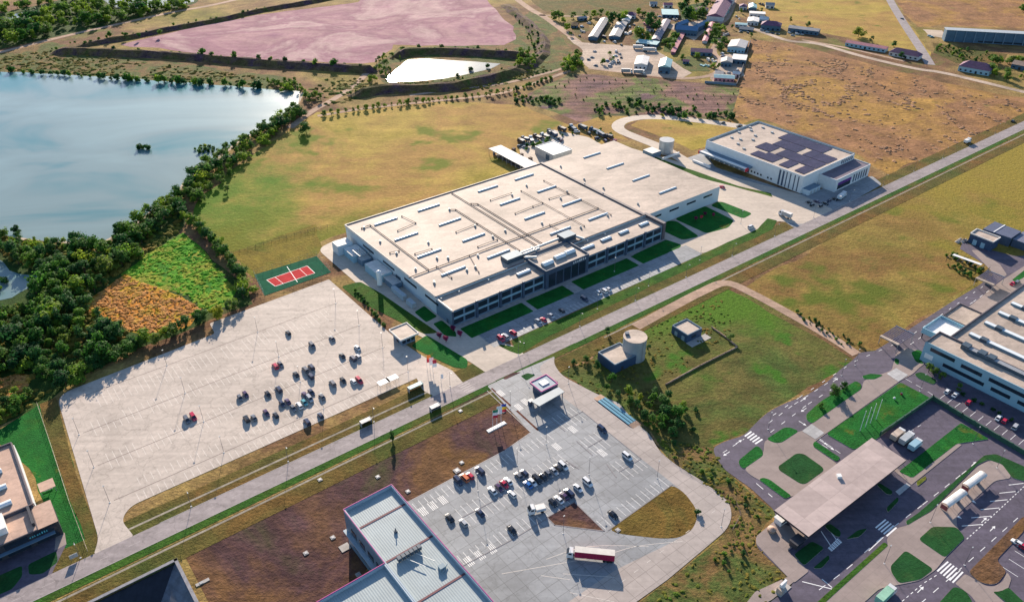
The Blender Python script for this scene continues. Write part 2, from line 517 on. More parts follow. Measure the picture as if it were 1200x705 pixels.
M_yard = hard_mat('packed_gravel_yard', (0.46, 0.36, 0.28), None, 0, 0.25, 0.35, 0.95, 0.1)
M_road = hard_mat('worn_asphalt', (0.28, 0.24, 0.235), None, SA, 0.2, 0.22, 0.8, 0.35, crack=0.25)
M_road2 = hard_mat('violet_asphalt', (0.095, 0.08, 0.11), None, SA, 0.2, 0.26, 0.8, 0.35, crack=0.2)
M_lot = hard_mat('pale_lot_concrete', (0.50, 0.425, 0.36), (5.0, 5.0), SA, 0.12, 0.18, 0.8, 0.3, joint=0.10, slabvar=0.03, crack=0.22)
M_plaza = hard_mat('grey_slab_concrete', (0.255, 0.265, 0.275), (5.0, 5.0), SA, 0.12, 0.2, 0.7, 0.4, joint=0.42, slabvar=0.07, crack=0.22)
M_drive = hard_mat('cream_concrete_drive', (0.50, 0.42, 0.34), (6.0, 6.0), SA, 0.10, 0.12, 0.8, 0.3, joint=0.15, slabvar=0.03)
M_walk = hard_mat('tan_paving', (0.30, 0.24, 0.215), (4.0, 4.0), SA, 0.08, 0.14, 0.85, 0.25, joint=0.10, slabvar=0.04)
M_walk2 = hard_mat('grey_path_paving', (0.40, 0.36, 0.33), (1.5, 1.5), SA, 0.1, 0.1, 0.85, 0.25, joint=0.15)
M_walk3 = hard_mat('worn_path', (0.31, 0.27, 0.21), (1.5, 1.5), SA, 0.2, 0.2, 0.9, 0.2, joint=0.15)
M_mark = plain('white_road_paint', (0.74, 0.72, 0.68), 0.6, 0, 0.22, 1.5)
M_mark_road = plain('faded_lane_paint', (0.40, 0.35, 0.33), 0.7, 0, 0.3, 1.5)
M_mark_worn = plain('worn_white_paint', (0.66, 0.60, 0.53), 0.7, 0, 0.25, 1.5)
M_kerb = plain('kerb_concrete', (0.44, 0.40, 0.37), 0.85)
M_lake = water_mat('murky_lake_water', (0.18, 0.25, 0.245), 0.20, 0.04, (0.045, 0.18, 0.20), 0.42)  # teal patches paint cloud reflections into the murky base colour
M_pond = water_mat('bright_pond_water', (0.15, 0.165, 0.155), 0.20, 0.04, None, 0.2)
M_dirtline = plain('drain_silt', (0.20, 0.155, 0.135), 0.9, 0, 0.3, 0.8)

# ================================================================== the ground, with the sunken basin cut out of it
Z = lambda k: 0.06 + 0.004 * k
FC = [0]
def FZ():
    FC[0] += 1
    return 0.0016 * FC[0]
BC = W(206, 656); 
bas = [BC, BC - UX * 75, BC - UX * 75 + VX * 46, BC + VX * 46]
def ring_sheet(name, outer, inner, z, mat):
    mb = MB()
    n = len(outer)
    for i in range(n):
        j = (i + 1) % n
        mb.face([(outer[i][0], outer[i][1], z), (outer[j][0], outer[j][1], z), (inner[j][0], inner[j][1], z), (inner[i][0], inner[i][1], z)])
    o = mb.build(name, mat)
    o['kind'] = 'structure'
    return o
cB = (bas[0] + bas[2]) / 2
BIG = 5000
outer = [cB + UX * BIG - VX * BIG, cB - UX * BIG - VX * BIG, cB - UX * BIG + VX * BIG, cB + UX * BIG + VX * BIG]
ring_sheet('ground', outer, bas, 0.0, M_base)
# the lined basin itself
M_liner = plain('black_pond_liner', (0.02, 0.022, 0.032), 0.35, 0, 0.3, 0.5, ribs=(0.0, 2.2))
M_liner_rim = plain('pond_liner_rim', (0.22, 0.22, 0.24), 0.7, 0, 0.3, 0.6)
t = thing('retention_basin', 'empty rectangular basin lined with black sheeting sunk into the dark field at the bottom left', 'basin', tuple(cB))
mb = MB()
inn = [bas[0] - UX * 10 + VX * 10, bas[1] + UX * 10 + VX * 10, bas[2] + UX * 10 - VX * 10, bas[3] - UX * 10 - VX * 10]
for i in range(4):
    j = (i + 1) % 4
    mb.face([Vector(bas[i]) - cB, Vector(bas[j]) - cB, Vector(inn[j]) - cB - Vector((0, 0, 6)), Vector(inn[i]) - cB - Vector((0, 0, 6))])
mb.face([Vector(p) - cB - Vector((0, 0, 6)) for p in inn])
mb.m[3] = 1  # right slope paler: its reflected light is put into the liner colour
mb.build('liner', [M_liner, plain('painted_sheen_liner', (0.13, 0.14, 0.165), 0.6, 0, 0.35, 0.3, ribs=(R(-52), 2.0))], t)
mb = MB()
for i in range(4):
    a, b = Vector(bas[i]) - cB, Vector(bas[(i + 1) % 4]) - cB
    mb.obox((a + b) / 2, (b - a).normalized(), (b - a).length + 1.2, 1.1, -0.1, 0.35)
mb.build('rim', M_liner_rim, t)

# ================================================================== fields
def field(name, pts, k, mat, rag=2.0, seed=1, step=7.0):
    return sheet(name, ragged(px(*pts), step, rag, seed), FZ(), mat)
field('dry_field', [(372, 132), (420, 128), (520, 118), (610, 124), (668, 148), (690, 150), (716, 168), (640, 200), (404, 272), (372, 285), (300, 322), (274, 300), (222, 247), (255, 215), (300, 178), (345, 148)], 1, M_tan_lake, 2.5, 1)
field('brown_field', [(868, 60), (880, 46), (930, 52), (1000, 70), (1100, 96), (1200, 115), (1260, 130), (1200, 142), (1120, 172), (1040, 204), (1000, 178), (890, 138), (848, 152), (852, 130), (862, 96)], 1, M_heath, 2.0, 2)
field('yellow_field', [(888, -12), (1036, -12), (1062, 22), (1092, 66), (1040, 54), (960, 38), (900, 28), (880, 20)], 1, M_tan, 2.0, 3)
field('fallow_field', [(1040, -12), (1260, -12), (1260, 36), (1200, 34), (1105, 30), (1075, 32), (1058, 12)], 1, M_heath, 2.0, 4)
field('meadow', [(872, 338), (1000, 262), (1180, 175), (1260, 135), (1260, 290), (1150, 325), (1060, 388), (1030, 408), (1000, 408), (930, 368), (885, 342)], 1, M_olive, 1.5, 5)
field('meadow', [(655, 424), (720, 388), (790, 362), (850, 336), (900, 366), (1000, 420), (985, 436), (905, 476), (872, 508), (838, 522), (846, 552), (800, 540), (740, 490), (660, 440)], 1, M_green_brown, 1.5, 6)
field('scrub_field', [(764, 510), (838, 524), (850, 552), (908, 600), (886, 632), (928, 682), (900, 715), (735, 715), (850, 628), (858, 600), (790, 542)], 1, M_scrub, 1.0, 7)
sheet('dark_field', px((78, 703), (110, 688)) + [bas[0] + Vector((-2, 4, 0))] + [bas[0] + UX * 3 - VX * 2, bas[3] + UX * 3] + px((260, 730), (400, 715), (478, 588), (591, 528), (622, 506), (571, 458), (420, 534), (300, 592)), FZ(), M_dark)
field('village_gardens', [(604, 118), (670, 86), (760, 92), (830, 98), (866, 104), (858, 140), (800, 142), (740, 136), (712, 152), (690, 148), (640, 128)], 1, M_plough, 2.0, 8)
field('scrub_field', [(708, 135), (760, 138), (722, 150), (735, 165), (700, 160), (668, 148)], 2, M_tan, 1.5, 9)
field('grass_strip', [(270, 296), (372, 262), (376, 290), (372, 300), (300, 322)], 2, M_strip, 1.5, 10)
# woods and reed beds by the lake
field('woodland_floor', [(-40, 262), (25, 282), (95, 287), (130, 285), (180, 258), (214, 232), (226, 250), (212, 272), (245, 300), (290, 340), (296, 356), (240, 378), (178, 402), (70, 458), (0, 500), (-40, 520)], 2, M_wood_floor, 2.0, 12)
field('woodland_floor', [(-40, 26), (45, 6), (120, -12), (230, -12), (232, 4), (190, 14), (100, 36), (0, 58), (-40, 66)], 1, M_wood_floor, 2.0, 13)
field('lake_shore', [(-40, 66), (0, 62), (60, 50), (110, 60), (240, 78), (345, 92), (360, 108), (300, 106), (160, 94), (60, 90), (-40, 86)], 1, M_scrub, 2.0, 14)
field('reed_bed', [(213, 272), (246, 302), (277, 338), (264, 358), (240, 366), (214, 346), (145, 321), (172, 296)], 3, M_reed, 1.5, 15, 5)
field('reed_bed', [(145, 322), (214, 347), (238, 364), (222, 380), (180, 393), (150, 388), (124, 370), (97, 357), (118, 340)], 3, M_rust, 1.5, 16, 5)
field('reed_bed', [(-6, 446), (18, 438), (40, 440), (30, 456), (6, 471), (-10, 478)], 3, M_rust, 1.0, 17, 4)
field('green_meadow', [(-10, 510), (45, 474), (64, 480), (82, 530), (118, 640), (112, 650), (78, 652), (40, 560), (0, 520)], 3, M_lawn, 1.0, 18)
field('verge', [(44, 474), (64, 466), (82, 528), (119, 640), (104, 646)], 4, M_verge, 0.6, 19)
field('lake_shore', [(590, 40), (625, 10), (650, 30), (672, 62), (655, 84), (600, 98), (560, 104), (455, 100), (430, 84), (470, 56), (600, 52)], 1, M_scrub, 2.0, 20)
field('green_meadow', [(610, -12), (800, -12), (770, 12), (700, 20), (640, 16)], 1, M_verge, 2.0, 21)
field('verge', [(700, 470), (760, 510), (790, 540), (800, 560), (740, 486), (662, 442)], 2, M_scrub, 1.0, 22)
# pond mud
field('dried_pond', [(140, 53), (200, 38), (300, 18), (420, 3), (440, -10), (560, -12), (575, 5), (588, 20), (602, 32), (604, 46), (590, 53), (525, 54), (462, 53), (442, 72), (425, 75), (300, 69), (230, 63), (185, 57)], 3, M_pink, 2.0, 23, 12)
# ================================================================== water
lake = [(-60, 80), (0, 84), (90, 88), (160, 92.5), (250, 99.5), (310, 104), (354, 107.5), (347, 122), (328, 138), (300, 153), (275, 168), (250, 187), (214, 214), (205, 226), (172, 250), (140, 272), (122, 282), (95, 285), (60, 282), (25, 280), (0, 275), (-60, 278)]
sheet('lake_beach', ragged(px(*[(x + (3 if x > 120 else 0), y + 1.5) for x, y in lake]), 8, 1.0, 30), Z(3), M_sand)
sheet('lake', ragged(px(*lake), 8, 1.5, 31), Z(4), M_lake)
sheet('lake_inlet', ragged(px((-30, 298), (3, 304), (12, 316), (25, 320), (47, 323), (44, 330), (30, 340), (15, 350), (0, 353), (-30, 356)), 4, 1.0, 32), Z(4), M_lake)
sheet('pond', ragged(px((480, 70), (500, 69), (540, 71.5), (587, 74.5), (575, 81), (548, 87), (520, 92.5), (490, 95), (455, 96), (452, 92.5), (466, 80)), 6, 1.0, 33), Z(4), M_pond)
sheet('river', ragged(px((-40, 32), (0, 23.5), (22, 15), (46, 12.5), (46, 16), (25, 20), (0, 28.5), (-40, 38)), 8, 1.0, 34), Z(4), M_pond)
sheet('river', ragged(px((120, 1), (150, -4), (230, -8), (228, 2), (190, 8), (160, 11), (140, 10)), 8, 1.5, 35), Z(4), M_pond)
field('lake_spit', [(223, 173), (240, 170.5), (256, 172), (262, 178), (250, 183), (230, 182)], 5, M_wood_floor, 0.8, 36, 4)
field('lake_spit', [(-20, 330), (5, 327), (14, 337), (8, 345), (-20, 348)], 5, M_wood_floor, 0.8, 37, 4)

# ================================================================== dykes (raised earth banks)
def dyke(crest, h, wt, run, k=0):
    """a bank along a crest line of photo pixels seen at height h"""
    c = smooth_path([W(x, y, h) for x, y in crest], 12)
    mb = MB()
    rows = []
    for i, p in enumerate(c):
        d = (c[min(i + 1, len(c) - 1)] - c[max(i - 1, 0)]); d.z = 0; d.normalize()
        n = Vector((-d.y, d.x, 0))
        e = min(1.0, .12 + i / max(1, len(c) - 1) * 9, .12 + (len(c) - 1 - i) / max(1, len(c) - 1) * 9)
        j = [noise.noise(Vector((p.x * 0.07, p.y * 0.07, s))) for s in (1.3, 5.1, 9.7, 2.2)]
        q = Vector((p.x, p.y, 0))
        rows.append([q + n * (wt / 2 + run + j[0] * 3.0) + Vector((0, 0, -0.2)), q + n * (wt / 2 + j[1] * .6) + Vector((0, 0, h * e + j[2] * 1.0)), q - n * (wt / 2 + j[3] * .6) + Vector((0, 0, h * e + j[0] * 1.0)), q - n * (wt / 2 + run + j[2] * 3.0) + Vector((0, 0, -0.2))])
    for a, b in zip(rows, rows[1:]):
        for q in range(3):
            mb.face([a[q], a[q + 1], b[q + 1], b[q]])
    mb.face(rows[0]); mb.face(rows[-1])
    o = mb.build('embankment', M_bank)
    o['kind'] = 'structure'
    return o
dyke([(60, 56), (100, 56.5), (200, 61), (300, 69), (360, 73), (424, 76.5), (436, 76)], 5.0, 2.5, 6.5)
dyke([(84, 52), (150, 41), (200, 31), (260, 20), (310, 9), (400, -6)], 3.5, 2.5, 5)
dyke([(466, 62), (478, 57), (525, 56), (600, 60), (612, 62)], 5.0, 3, 7)
dyke([(410, 108), (440, 101), (470, 99), (510, 98), (545, 93.5), (590, 83), (612, 76)], 5.0, 3.5, 7)
dyke([(600, 78), (618, 74), (634, 62), (636, 44), (622, 28), (606, 14), (592, 2)], 3.5, 3, 6)

# ================================================================== tracks
def track(path, w, k=6, mat=None, name='dirt_track'):
    return ribbon(name, px(*path), w, Z(k), mat or M_track)
track([(-30, 67), (0, 61.5), (60, 46.5), (100, 37), (150, 26), (200, 15), (250, 6), (300, -6)], 7)
track([(434, 80), (420, 96), (395, 114), (365, 131), (340, 150)], 6)
track([(372, 136), (430, 127), (500, 119.5), (575, 111.5), (610, 103), (640, 93), (668, 83)], 4.5)
track([(480, 112), (540, 104), (590, 98), (640, 86), (660, 80)], 4)
track([(596, -8), (620, 10), (636, 19), (652, 30), (668, 42), (680, 52)], 8)
track([(632, 18), (660, 19), (690, 20)], 5)
track([(745, 383), (790, 358.5), (822, 342), (850, 331.5), (880, 343), (930, 370), (975, 396), (1004, 415)], [6] * 36 if False else 5.5)
sheet('bare_soil', ragged(px((662, 423), (690, 404), (720, 391), (746, 380.5), (752, 385), (735, 394), (722, 400), (700, 412), (690, 424), (676, 428)), 3, 1.6, 44), FZ() + .02, M_soil)
track([(835, 30), (850, 24), (858, 10), (862, -5)], 5)
track([(872, 30), (900, 40), (925, 48), (960, 52), (1010, 66), (1070, 80), (1110, 86.5), (1200, 108), (1260, 122)], 7, 7, M_yard)
track([(940, 47), (990, 56), (1060, 72)], 4, 6)
track([(845, 45), (836, 60), (846, 76), (834, 88), (800, 92), (760, 88), (690, 80)], 6, 6)
ribbon('road', px((1038, -10), (1046, 6), (1062, 32), (1078, 56), (1090, 76)), 9, Z(8), M_road)
# the village yard
sheet('gravel_yard', ragged(px((664, 44), (682, 50), (740, 54), (770, 60), (800, 80), (812, 86), (800, 92), (740, 86), (690, 80), (680, 72), (684, 60)), 6, 1, 40), Z(7), M_yard)
sheet('gravel_yard', ragged(px((770, 30), (830, 24), (838, 28), (812, 48), (790, 36)), 6, 1, 41), Z(7), M_yard)
sheet('gravel_yard', ragged(px((845, 64), (876, 62), (872, 90), (838, 98), (832, 92)), 6, 1, 42), Z(7), M_yard)
sheet('gravel_yard', ragged(px((1082, 35), (1104, 36), (1112, 46), (1088, 42)), 6, 1, 43), Z(7), M_sand)

# ================================================================== the main road through the estate
C0v = 149.8
def strip(name, u0, u1, v0, v1, k, mat, **kw):
    return sheet(name, [S(u0, v0), S(u1, v0), S(u1, v1), S(u0, v1)], Z(k), mat, **kw)
strip('verge', -230, 760, 158.0, 166.5, 2, M_verge)
strip('verge', -230, 760, 137.5, 146.4, 2, M_verge)
strip('green_verge', -205, 760, 153.6, 157.2, 3, M_green)
road = strip('road', -330, 900, 145.9, 153.7, 8, M_road)
strip('footpath', -225, -8, 158.4, 159.3, 5, M_walk3)
strip('footpath', 52, 760, 158.4, 159.2, 5, M_walk3)
strip('footpath', -165, -32, 141.6, 142.5, 5, M_walk3)
mb = MB()
for i in range(-26, 80):
    u = i * 9.0
    mb.face([S(u, 149.72, Z(9)), S(u + 4, 149.72, Z(9)), S(u + 4, 149.9, Z(9)), S(u, 149.9, Z(9))])
for k in range(5):
    v = 146.6 + k * 1.4
    mb.face([S(-23, v, Z(9)), S(-18, v, Z(9)), S(-18, v + .55, Z(9)), S(-23, v + .55, Z(9))])
mb.build('lane_markings', M_mark_road, road)
# kerb between verge and road
mb = MB()
for v in (145.7, 153.7):
    for u0, u1 in ((-150, -30), (10, 700)) if v < 150 else ((-200, -8), (38, 700)):
        mb.prism([tuple(S(a, b)[:2]) for a, b in ((u0, v), (u1, v), (u1, v + .2), (u0, v + .2))], 0, 0.13)
mb.build('kerb', M_kerb, road)

# ================================================================== the big pale parking lot
lotp = [S(-163.2, 47.5), S(-93, 44), S(-92, 34), S(-27.5, 32), S(-26.6, 97), S(-24, 118), S(-19, 136), S(-20, 146), S(-35, 146), S(-37, 140), S(-34.5, 131.2), S(-156, 131.2), S(-160.5, 136), S(-159, 146), S(-172, 146), S(-169, 140)]
lot = sheet('parking_lot', rounded(lotp, [7, 2, 1, 1, 1, 3, 1, 0, 0, 3, 0, 7, 6, 1, 1, 3], 5), Z(9), M_lot)
mb = MB()
def bays(mb, u0, u1, v0, v1, z, step=2.5, w=0.14, skip=(), ug=True):
    n = int(round((u1 - u0) / step))
    for i in range(n + 1):
        if i in skip: continue
        u = u0 + i * step
        mb.face([S(u - w / 2, v0, z), S(u + w / 2, v0, z), S(u + w / 2, v1, z), S(u - w / 2, v1, z)])
rng = random.Random(3)
for vv0, vv1, ua, ub in ((57, 62, -150, -42), (62.2, 67, -150, -42), (74.5, 79.3, -156, -45), (79.7, 84.5, -156, -45), (97.5, 102.2, -156, -45), (102.6, 107.4, -156, -42), (118, 122.7, -150, -42), (126.2, 131, -152.5, -45)):
    n = int((ub - ua) / 2.5)
    bays(mb, ua, ub, vv0, vv1, Z(10), 2.5, 0.16, [i for i in range(n + 1) if rng.random() < 0.16])
mb.build('bay_lines', M_mark_worn, lot)
mb = MB()
for v in (55.0, 79.5, 102.4, 124.8):
    mb.face([S(-160, v - .14, Z(11)), S(-34, v - .14, Z(11)), S(-34, v + .14, Z(11)), S(-160, v + .14, Z(11))])
mb.build('drain_gutter', M_dirtline, lot)

# ================================================================== factory grounds
drv = [S(-17.5, -3), S(-4, -4), S(1, -3), S(1, 110), S(6, 128), S(16, 133.8), S(200, 133.6), S(222, 122), S(236, 118), S(228, 60), S(214, 20), S(214, -6), S(232, -6), S(238, 60), S(254, 122), S(248, 146), S(225, 146), S(205, 137), S(14, 137.5), S(10, 146), S(-10, 146), S(-9, 136), S(-17.5, 128)]
drv = [S(-18, -2), S(-4, -5), S(0.5, -3), S(0.5, 108), S(9, 128), S(14, 138), S(14, 146), S(-8, 146), S(-9, 136), S(-13, 122), S(-17.5, 100)]
sheet('driveway', rounded(drv, [7, 3, 0, 0, 2, 2, 1, 1, 2, 2, 1], 5), Z(6), M_drive)
# front: path, lawns, parking strip
strip('footpath', 0, 146, 107.9, 111.4, 5, M_walk2)
for a, b in ((2, 39.5), (42, 66.5), (72.5, 113), (116, 136)):
    sheet('lawn', rounded([S(a, 111.4), S(b, 111.4), S(b, 121.2), S(a, 121.2)], 0.6, 2), Z(7), M_lawn)
strip('footpath', 0, 150, 111.4, 121.2, 4, M_walk2)
sheet('lawn', rounded([S(118, 111), S(146, 109.8), S(148.5, 119), S(146, 121), S(118, 121)], 1.5, 3), Z(8), M_lawn)
fp = strip('parking_strip', 6, 150, 121.2, 133.6, 9, M_plaza)
mb = MB()
bays(mb, 22, 132, 128.4, 133.4, Z(10), 2.5, 0.16)
mb.build('bay_lines', M_mark, fp)
ext = [S(145, 108), S(150, 94.7), S(209, 94.7), S(209, -8), S(224, -10), S(240, 60), S(250, 96), S(258, 118), S(256, 146), S(224, 146), S(216, 134), S(200, 133.6), S(150, 133.6)]
sheet('driveway', rounded(ext, 3, 3), Z(5), M_drive)
ribbon('driveway', px((822, 202), (800, 187), (775, 173), (748, 162), (729, 154), (724, 148), (730, 142), (748, 138), (775, 137.5), (810, 140.5), (850, 145.5), (886, 151)), [9] * 70, Z(4), M_drive) if False else ribbon('driveway', px((822, 202), (800, 187), (775, 173), (748, 162), (729, 154), (724, 148), (730, 142), (748, 138), (775, 137.5), (810, 140.5), (850, 145.5), (886, 151)), 9.5, Z(4), M_drive)
sheet('driveway', rounded(px((800, 187), (826, 178), (838, 196), (938, 228), (1022, 206), (1034, 216), (960, 258), (932, 268), (905, 250)), 3, 3), Z(3), M_plaza)
for pp in ([S(152, 95), S(162, 93.5), S(168, 97), S(164, 119), S(153, 116)], [S(169, 95), S(197, 94), S(196, 118), S(186, 122), S(170, 119)], [S(207, 95), S(210, 97), S(212, 119), S(202, 120), S(200, 96)]):
    sheet('lawn', rounded(pp, 2.5, 3), Z(8), M_lawn)
sheet('green_verge', ragged([S(16, 134), S(100, 134), S(198, 133.2), S(214, 128.5), S(216, 134), S(204, 139), S(20, 142), S(14, 140)], 5, .5, 51), Z(7), M_green)
sheet('green_verge', ragged([S(212, 2), S(228, 20), S(236, 88), S(244, 108), S(240, 112), S(226, 62), S(216, 18)], 5, .5, 52), Z(8), M_green)
sheet('green_verge', rounded([S(-15.5, 44), S(-12.5, 60), S(-8, 108), S(-14, 105), S(-25, 60), S(-25.5, 42)], 2, 3), Z(10), M_green)
sheet('lawn', rounded([S(-24, 109), S(-13.5, 106), S(-9, 134), S(-13, 139), S(-17, 135), S(-22, 118)], 2, 3), Z(10), M_lawn)
sheet('lawn', rounded([S(-8, 86), S(-1, 84), S(-1, 96), S(-8, 97)], 1, 2), Z(8), M_lawn)
sheet('lawn', rounded([S(-6, 100), S(-1, 100), S(-1, 112), S(-3, 116), S(-7, 112)], 1, 2), Z(8), M_lawn)
sheet('green_verge', rounded([S(8, 131), S(14, 139), S(40, 141), S(12, 145), S(10, 140)], 1, 2), Z(8), M_green)
field('dry_field', [(748, 142), (770, 138.5), (835, 142), (862, 148), (880, 152), (830, 172), (812, 176), (796, 168), (752, 152), (738, 147)], 6, M_tan, 1.0, 53)
# yard behind the factory
sheet('gravel_yard', rounded([S(150, -1), S(150, -30), S(166, -54), S(205, -62), S(216, -34), S(212, -1)], 2, 2), Z(6), M_drive)
# sports court
crt = thing('sports_court', 'green sports court with a red playing field in its middle beside the pale parking lot', 'sports court', tuple(S(-55, 18)))
M_cgreen = plain('green_court_paint', (0.012, 0.095, 0.05), 0.95, 0, 0.2, 0.25, 0.05)
M_cred = plain('red_court_paint', (0.48, 0.05, 0.05), 0.95, 0, 0.2, 0.25, 0.05)
cq = px((298, 322), (371, 300), (388, 319), (310, 346.5))
cl = [p - S(-55, 18) for p in cq]
sheet('court_surface', cl, Z(9), M_cgreen, parent=crt)
rq = [p - S(-55, 18) for p in px((312.5, 328), (360, 311.5), (369, 320), (322.5, 335.5))]
sheet('playing_field', rq, Z(10), M_cred, parent=crt)
mb = MB()
def lineq(mb, a, b, w, z):
    d = (b - a).normalized(); n = Vector((-d.y, d.x, 0)) * w / 2
    mb.face([(a - n)[:2] + (z,), (b - n)[:2] + (z,), (b + n)[:2] + (z,), (a + n)[:2] + (z,)])
for i in range(4):
    lineq(mb, rq[i], rq[(i + 1) % 4], 0.25, Z(11))
ctr = sum(rq, Vector()) / 4
mid1 = (cl[0] + cl[1]) / 2; mid2 = (cl[2] + cl[3]) / 2
lineq(mb, mid1.lerp(mid2, .08), mid1.lerp(mid2, .92), 0.3, Z(12))
for f in (0.2, 0.8):
    lineq(mb, rq[0].lerp(rq[1], f), rq[3].lerp(rq[2], f), 0.2, Z(12))
mb.build('court_lines', M_mark, crt)
mb = MB()
for i in range(4):
    a, b = cl[i], cl[(i + 1) % 4]
    n = int((b - a).length / 5)
    for k in range(n + 1):
        p = a.lerp(b, k / n); mb.cyl(p.x, p.y, 0, 3, 0.05, 5)
    for z in (0.1, 1.5, 3.0):
        mb.tube([a + Vector((0, 0, z)), b + Vector((0, 0, z))], 0.03, 4)
mb.build('court_fence', plain('galvanised_wire', (0.35, 0.36, 0.36), 0.5, 0.6), crt)

# ================================================================== truck plaza (grey slabs)
pl = px((571, 452), (610, 434), (650, 417.5), (649, 426), (658, 440), (700, 462), (725, 472), (744, 494), (762, 509), (772, 528), (790, 543), (827, 566), (855, 588), (858, 606), (851, 621), (782, 679), (730, 716), (520, 730), (459, 572), (478, 588), (591, 528), (622, 506.5))
plaza = sheet('truck_plaza', rounded(pl, [1, 0, 1, 6, 6, 6, 1, 1, 3, 3, 3, 6, 12, 12, 10, 1, 1, 1, 0, 1, 1, 1], 4), Z(10), M_plaza)
M_warm = hard_mat('cream_slab_concrete', (0.40, 0.345, 0.31), (5.0, 5.0), SA, 0.10, 0.16, 0.8, 0.3, joint=0.35, slabvar=0.05)
rp = px((650, 417.5), (649, 426), (658, 440), (700, 462), (725, 472), (744, 494), (762, 509), (772, 528), (790, 543), (827, 566), (855, 588), (858, 606), (851, 621), (782, 679), (730, 716), (650, 716), (720, 668), (790, 634), (811, 621), (817, 608), (816, 596), (803, 578), (788, 566), (751, 537), (682, 482), (660, 466), (640, 445), (630, 430))
sheet('ring_road', rounded(rp, 4, 3), Z(11), M_warm)
M_scrub2 = field_mat('island_grass', [(0.30, (0.12, 0.09, 0.035)), (0.5, (0.15, 0.10, 0.04)), (0.68, (0.07, 0.08, 0.03))], 0.04, 0.14, 0.8, R(52), 0.1, con=0.3)
sheet('lawn_patch', rounded(px((641, 606), (673, 588), (708, 622), (650, 615)), 1.2, 3), Z(12), M_dark)
sheet('lawn_patch', rounded(px((713, 621), (788, 567.5), (803, 578), (816, 596), (817, 608), (811, 621), (796, 630), (776, 631), (730, 626)), 2.5, 3), Z(13), M_scrub2)
sheet('lawn_patch', rounded(px((589, 443), (601, 436.5), (611, 436), (592, 445)), 0.8, 2), Z(12), M_dark)
sheet('lawn_patch', rounded(px((610, 440.5), (618, 437), (628, 439.3), (617, 446)), 0.8, 2), Z(12), M_lawn_dark)
M_plant = field_mat('red_planter_soil', [(0.3, (0.14, 0.05, 0.045)), (0.6, (0.10, 0.05, 0.03)), (0.75, (0.06, 0.07, 0.03))], 0.2, 0.5, 1.0, con=0.3)
for a in ([(575, 455), (577, 454.5), (599.5, 475), (597.5, 476)], [(604.5, 481.5), (606.5, 480.5), (631.5, 503.5), (629.5, 504.5)]):
    sheet('planting_bed', px(*a), Z(12), M_plant)
# kerb along the left of the plaza
def pxkerb(pts, parent, w=0.3, h=0.13, mat=None, name='kerb', z0=0.0):
    mb = MB(); p = px(*pts)
    for a, b in zip(p, p[1:]):
        mb.obox((a + b) / 2, (b - a).normalized(), (b - a).length + w, w, z0, h)
    return mb.build(name, mat or M_kerb, parent)
pxkerb([(571, 458), (622, 506.5), (591, 528), (478, 588)], plaza)
mbk = MB()
for pts in ([(641, 606), (673, 588), (708, 622), (650, 615), (641, 606)], [(713, 621), (788, 567.5)], [(689, 524), (708, 513)], [(676, 517), (694, 533)], [(656, 496), (682.5, 482)], [(645, 491), (662, 505)], [(726, 552.5), (751, 537.5)], [(711, 544), (722, 559)], [(660, 541), (674, 547)], [(682.5, 482), (751, 537)], [(542, 606), (591, 580)], [(618, 565), (664, 540)], [(640, 608), (600, 632), (540, 664)], [(664, 540), (678, 549)]):
    p = px(*pts)
    for a, b in zip(p, p[1:]):
        mbk.obox((a + b) / 2, (b - a).normalized(), (b - a).length + .3, .35, 0, 0.16)
mbk.build('kerb', plain('dark_kerb', (0.24, 0.22, 0.22), 0.85), plaza)
# bay lines
def bayrow(mb, a, b, ln, z, step=2.5, w=0.16, skip=0.0):
    a, b = W(*a), W(*b)
    d = (b - a); n = int(d.length / step); d.normalize()
    for i in range(n + 1):
        if rng.random() < skip: continue
        p = a + d * step * i
        q = p + VX * ln
        s_ = d * w / 2
        mb.face([(p - s_)[:2] + (z,), (p + s_)[:2] + (z,), (q + s_)[:2] + (z,), (q - s_)[:2] + (z,)])
mb = MB(); z = Z(14)
bayrow(mb, (483, 590), (640, 507), 5, z, skip=.05)
for a, b in (((542, 606), (664, 540)), ((656, 496.5), (681, 482.8)), ((689, 524), (707, 513.5)), ((726, 552.5), (750, 538))):
    bayrow(mb, a, b, 5, z); bayrow(mb, a, b, -5, z)
bayrow(mb, (545, 662), (640, 608), -5, z)
bayrow(mb, (643, 605), (672, 588.5), -5, z)
bayrow(mb, (710, 620), (788, 567), -5, z)
bayrow(mb, (592, 446), (614, 459), 9, z, 2.6)
for (cx, cy) in ((492, 595), (503, 588.5), (515, 582), (545, 653), (558, 645.5), (571, 638.5), (583, 458), (604, 474), (612, 468), (667, 500), (701, 527), (648, 520)):
    c = W(cx, cy)
    for k in range(4):
        p = c + UX * (k - 1.5) * 0.65
        q = p + VX * 4.2
        mb.face([p[:2] + (z,), (p + UX * .3)[:2] + (z,), (q + UX * .3)[:2] + (z,), q[:2] + (z,)])
mb.build('bay_lines', M_mark, plaza)
mb = MB()
for pts in ([(588, 672), (700, 652), (745, 640), (800, 634)], [(640, 655), (690, 640), (760, 640)], [(660, 672), (720, 676)], [(634, 674), (668, 679)], [(668, 694), (720, 705)]):
    p = smooth_path(px(*pts), 4)
    for a, b in zip(p, p[1:]): lineq(mb, a, b, 0.18, Z(15))
for i in range(9):
    a = W(838 - i * 15, 598 + i * 11.5); lineq(mb, a, a - UX * 2, 0.16, Z(15))
mb.build('lane_markings', M_mark_worn, plaza)

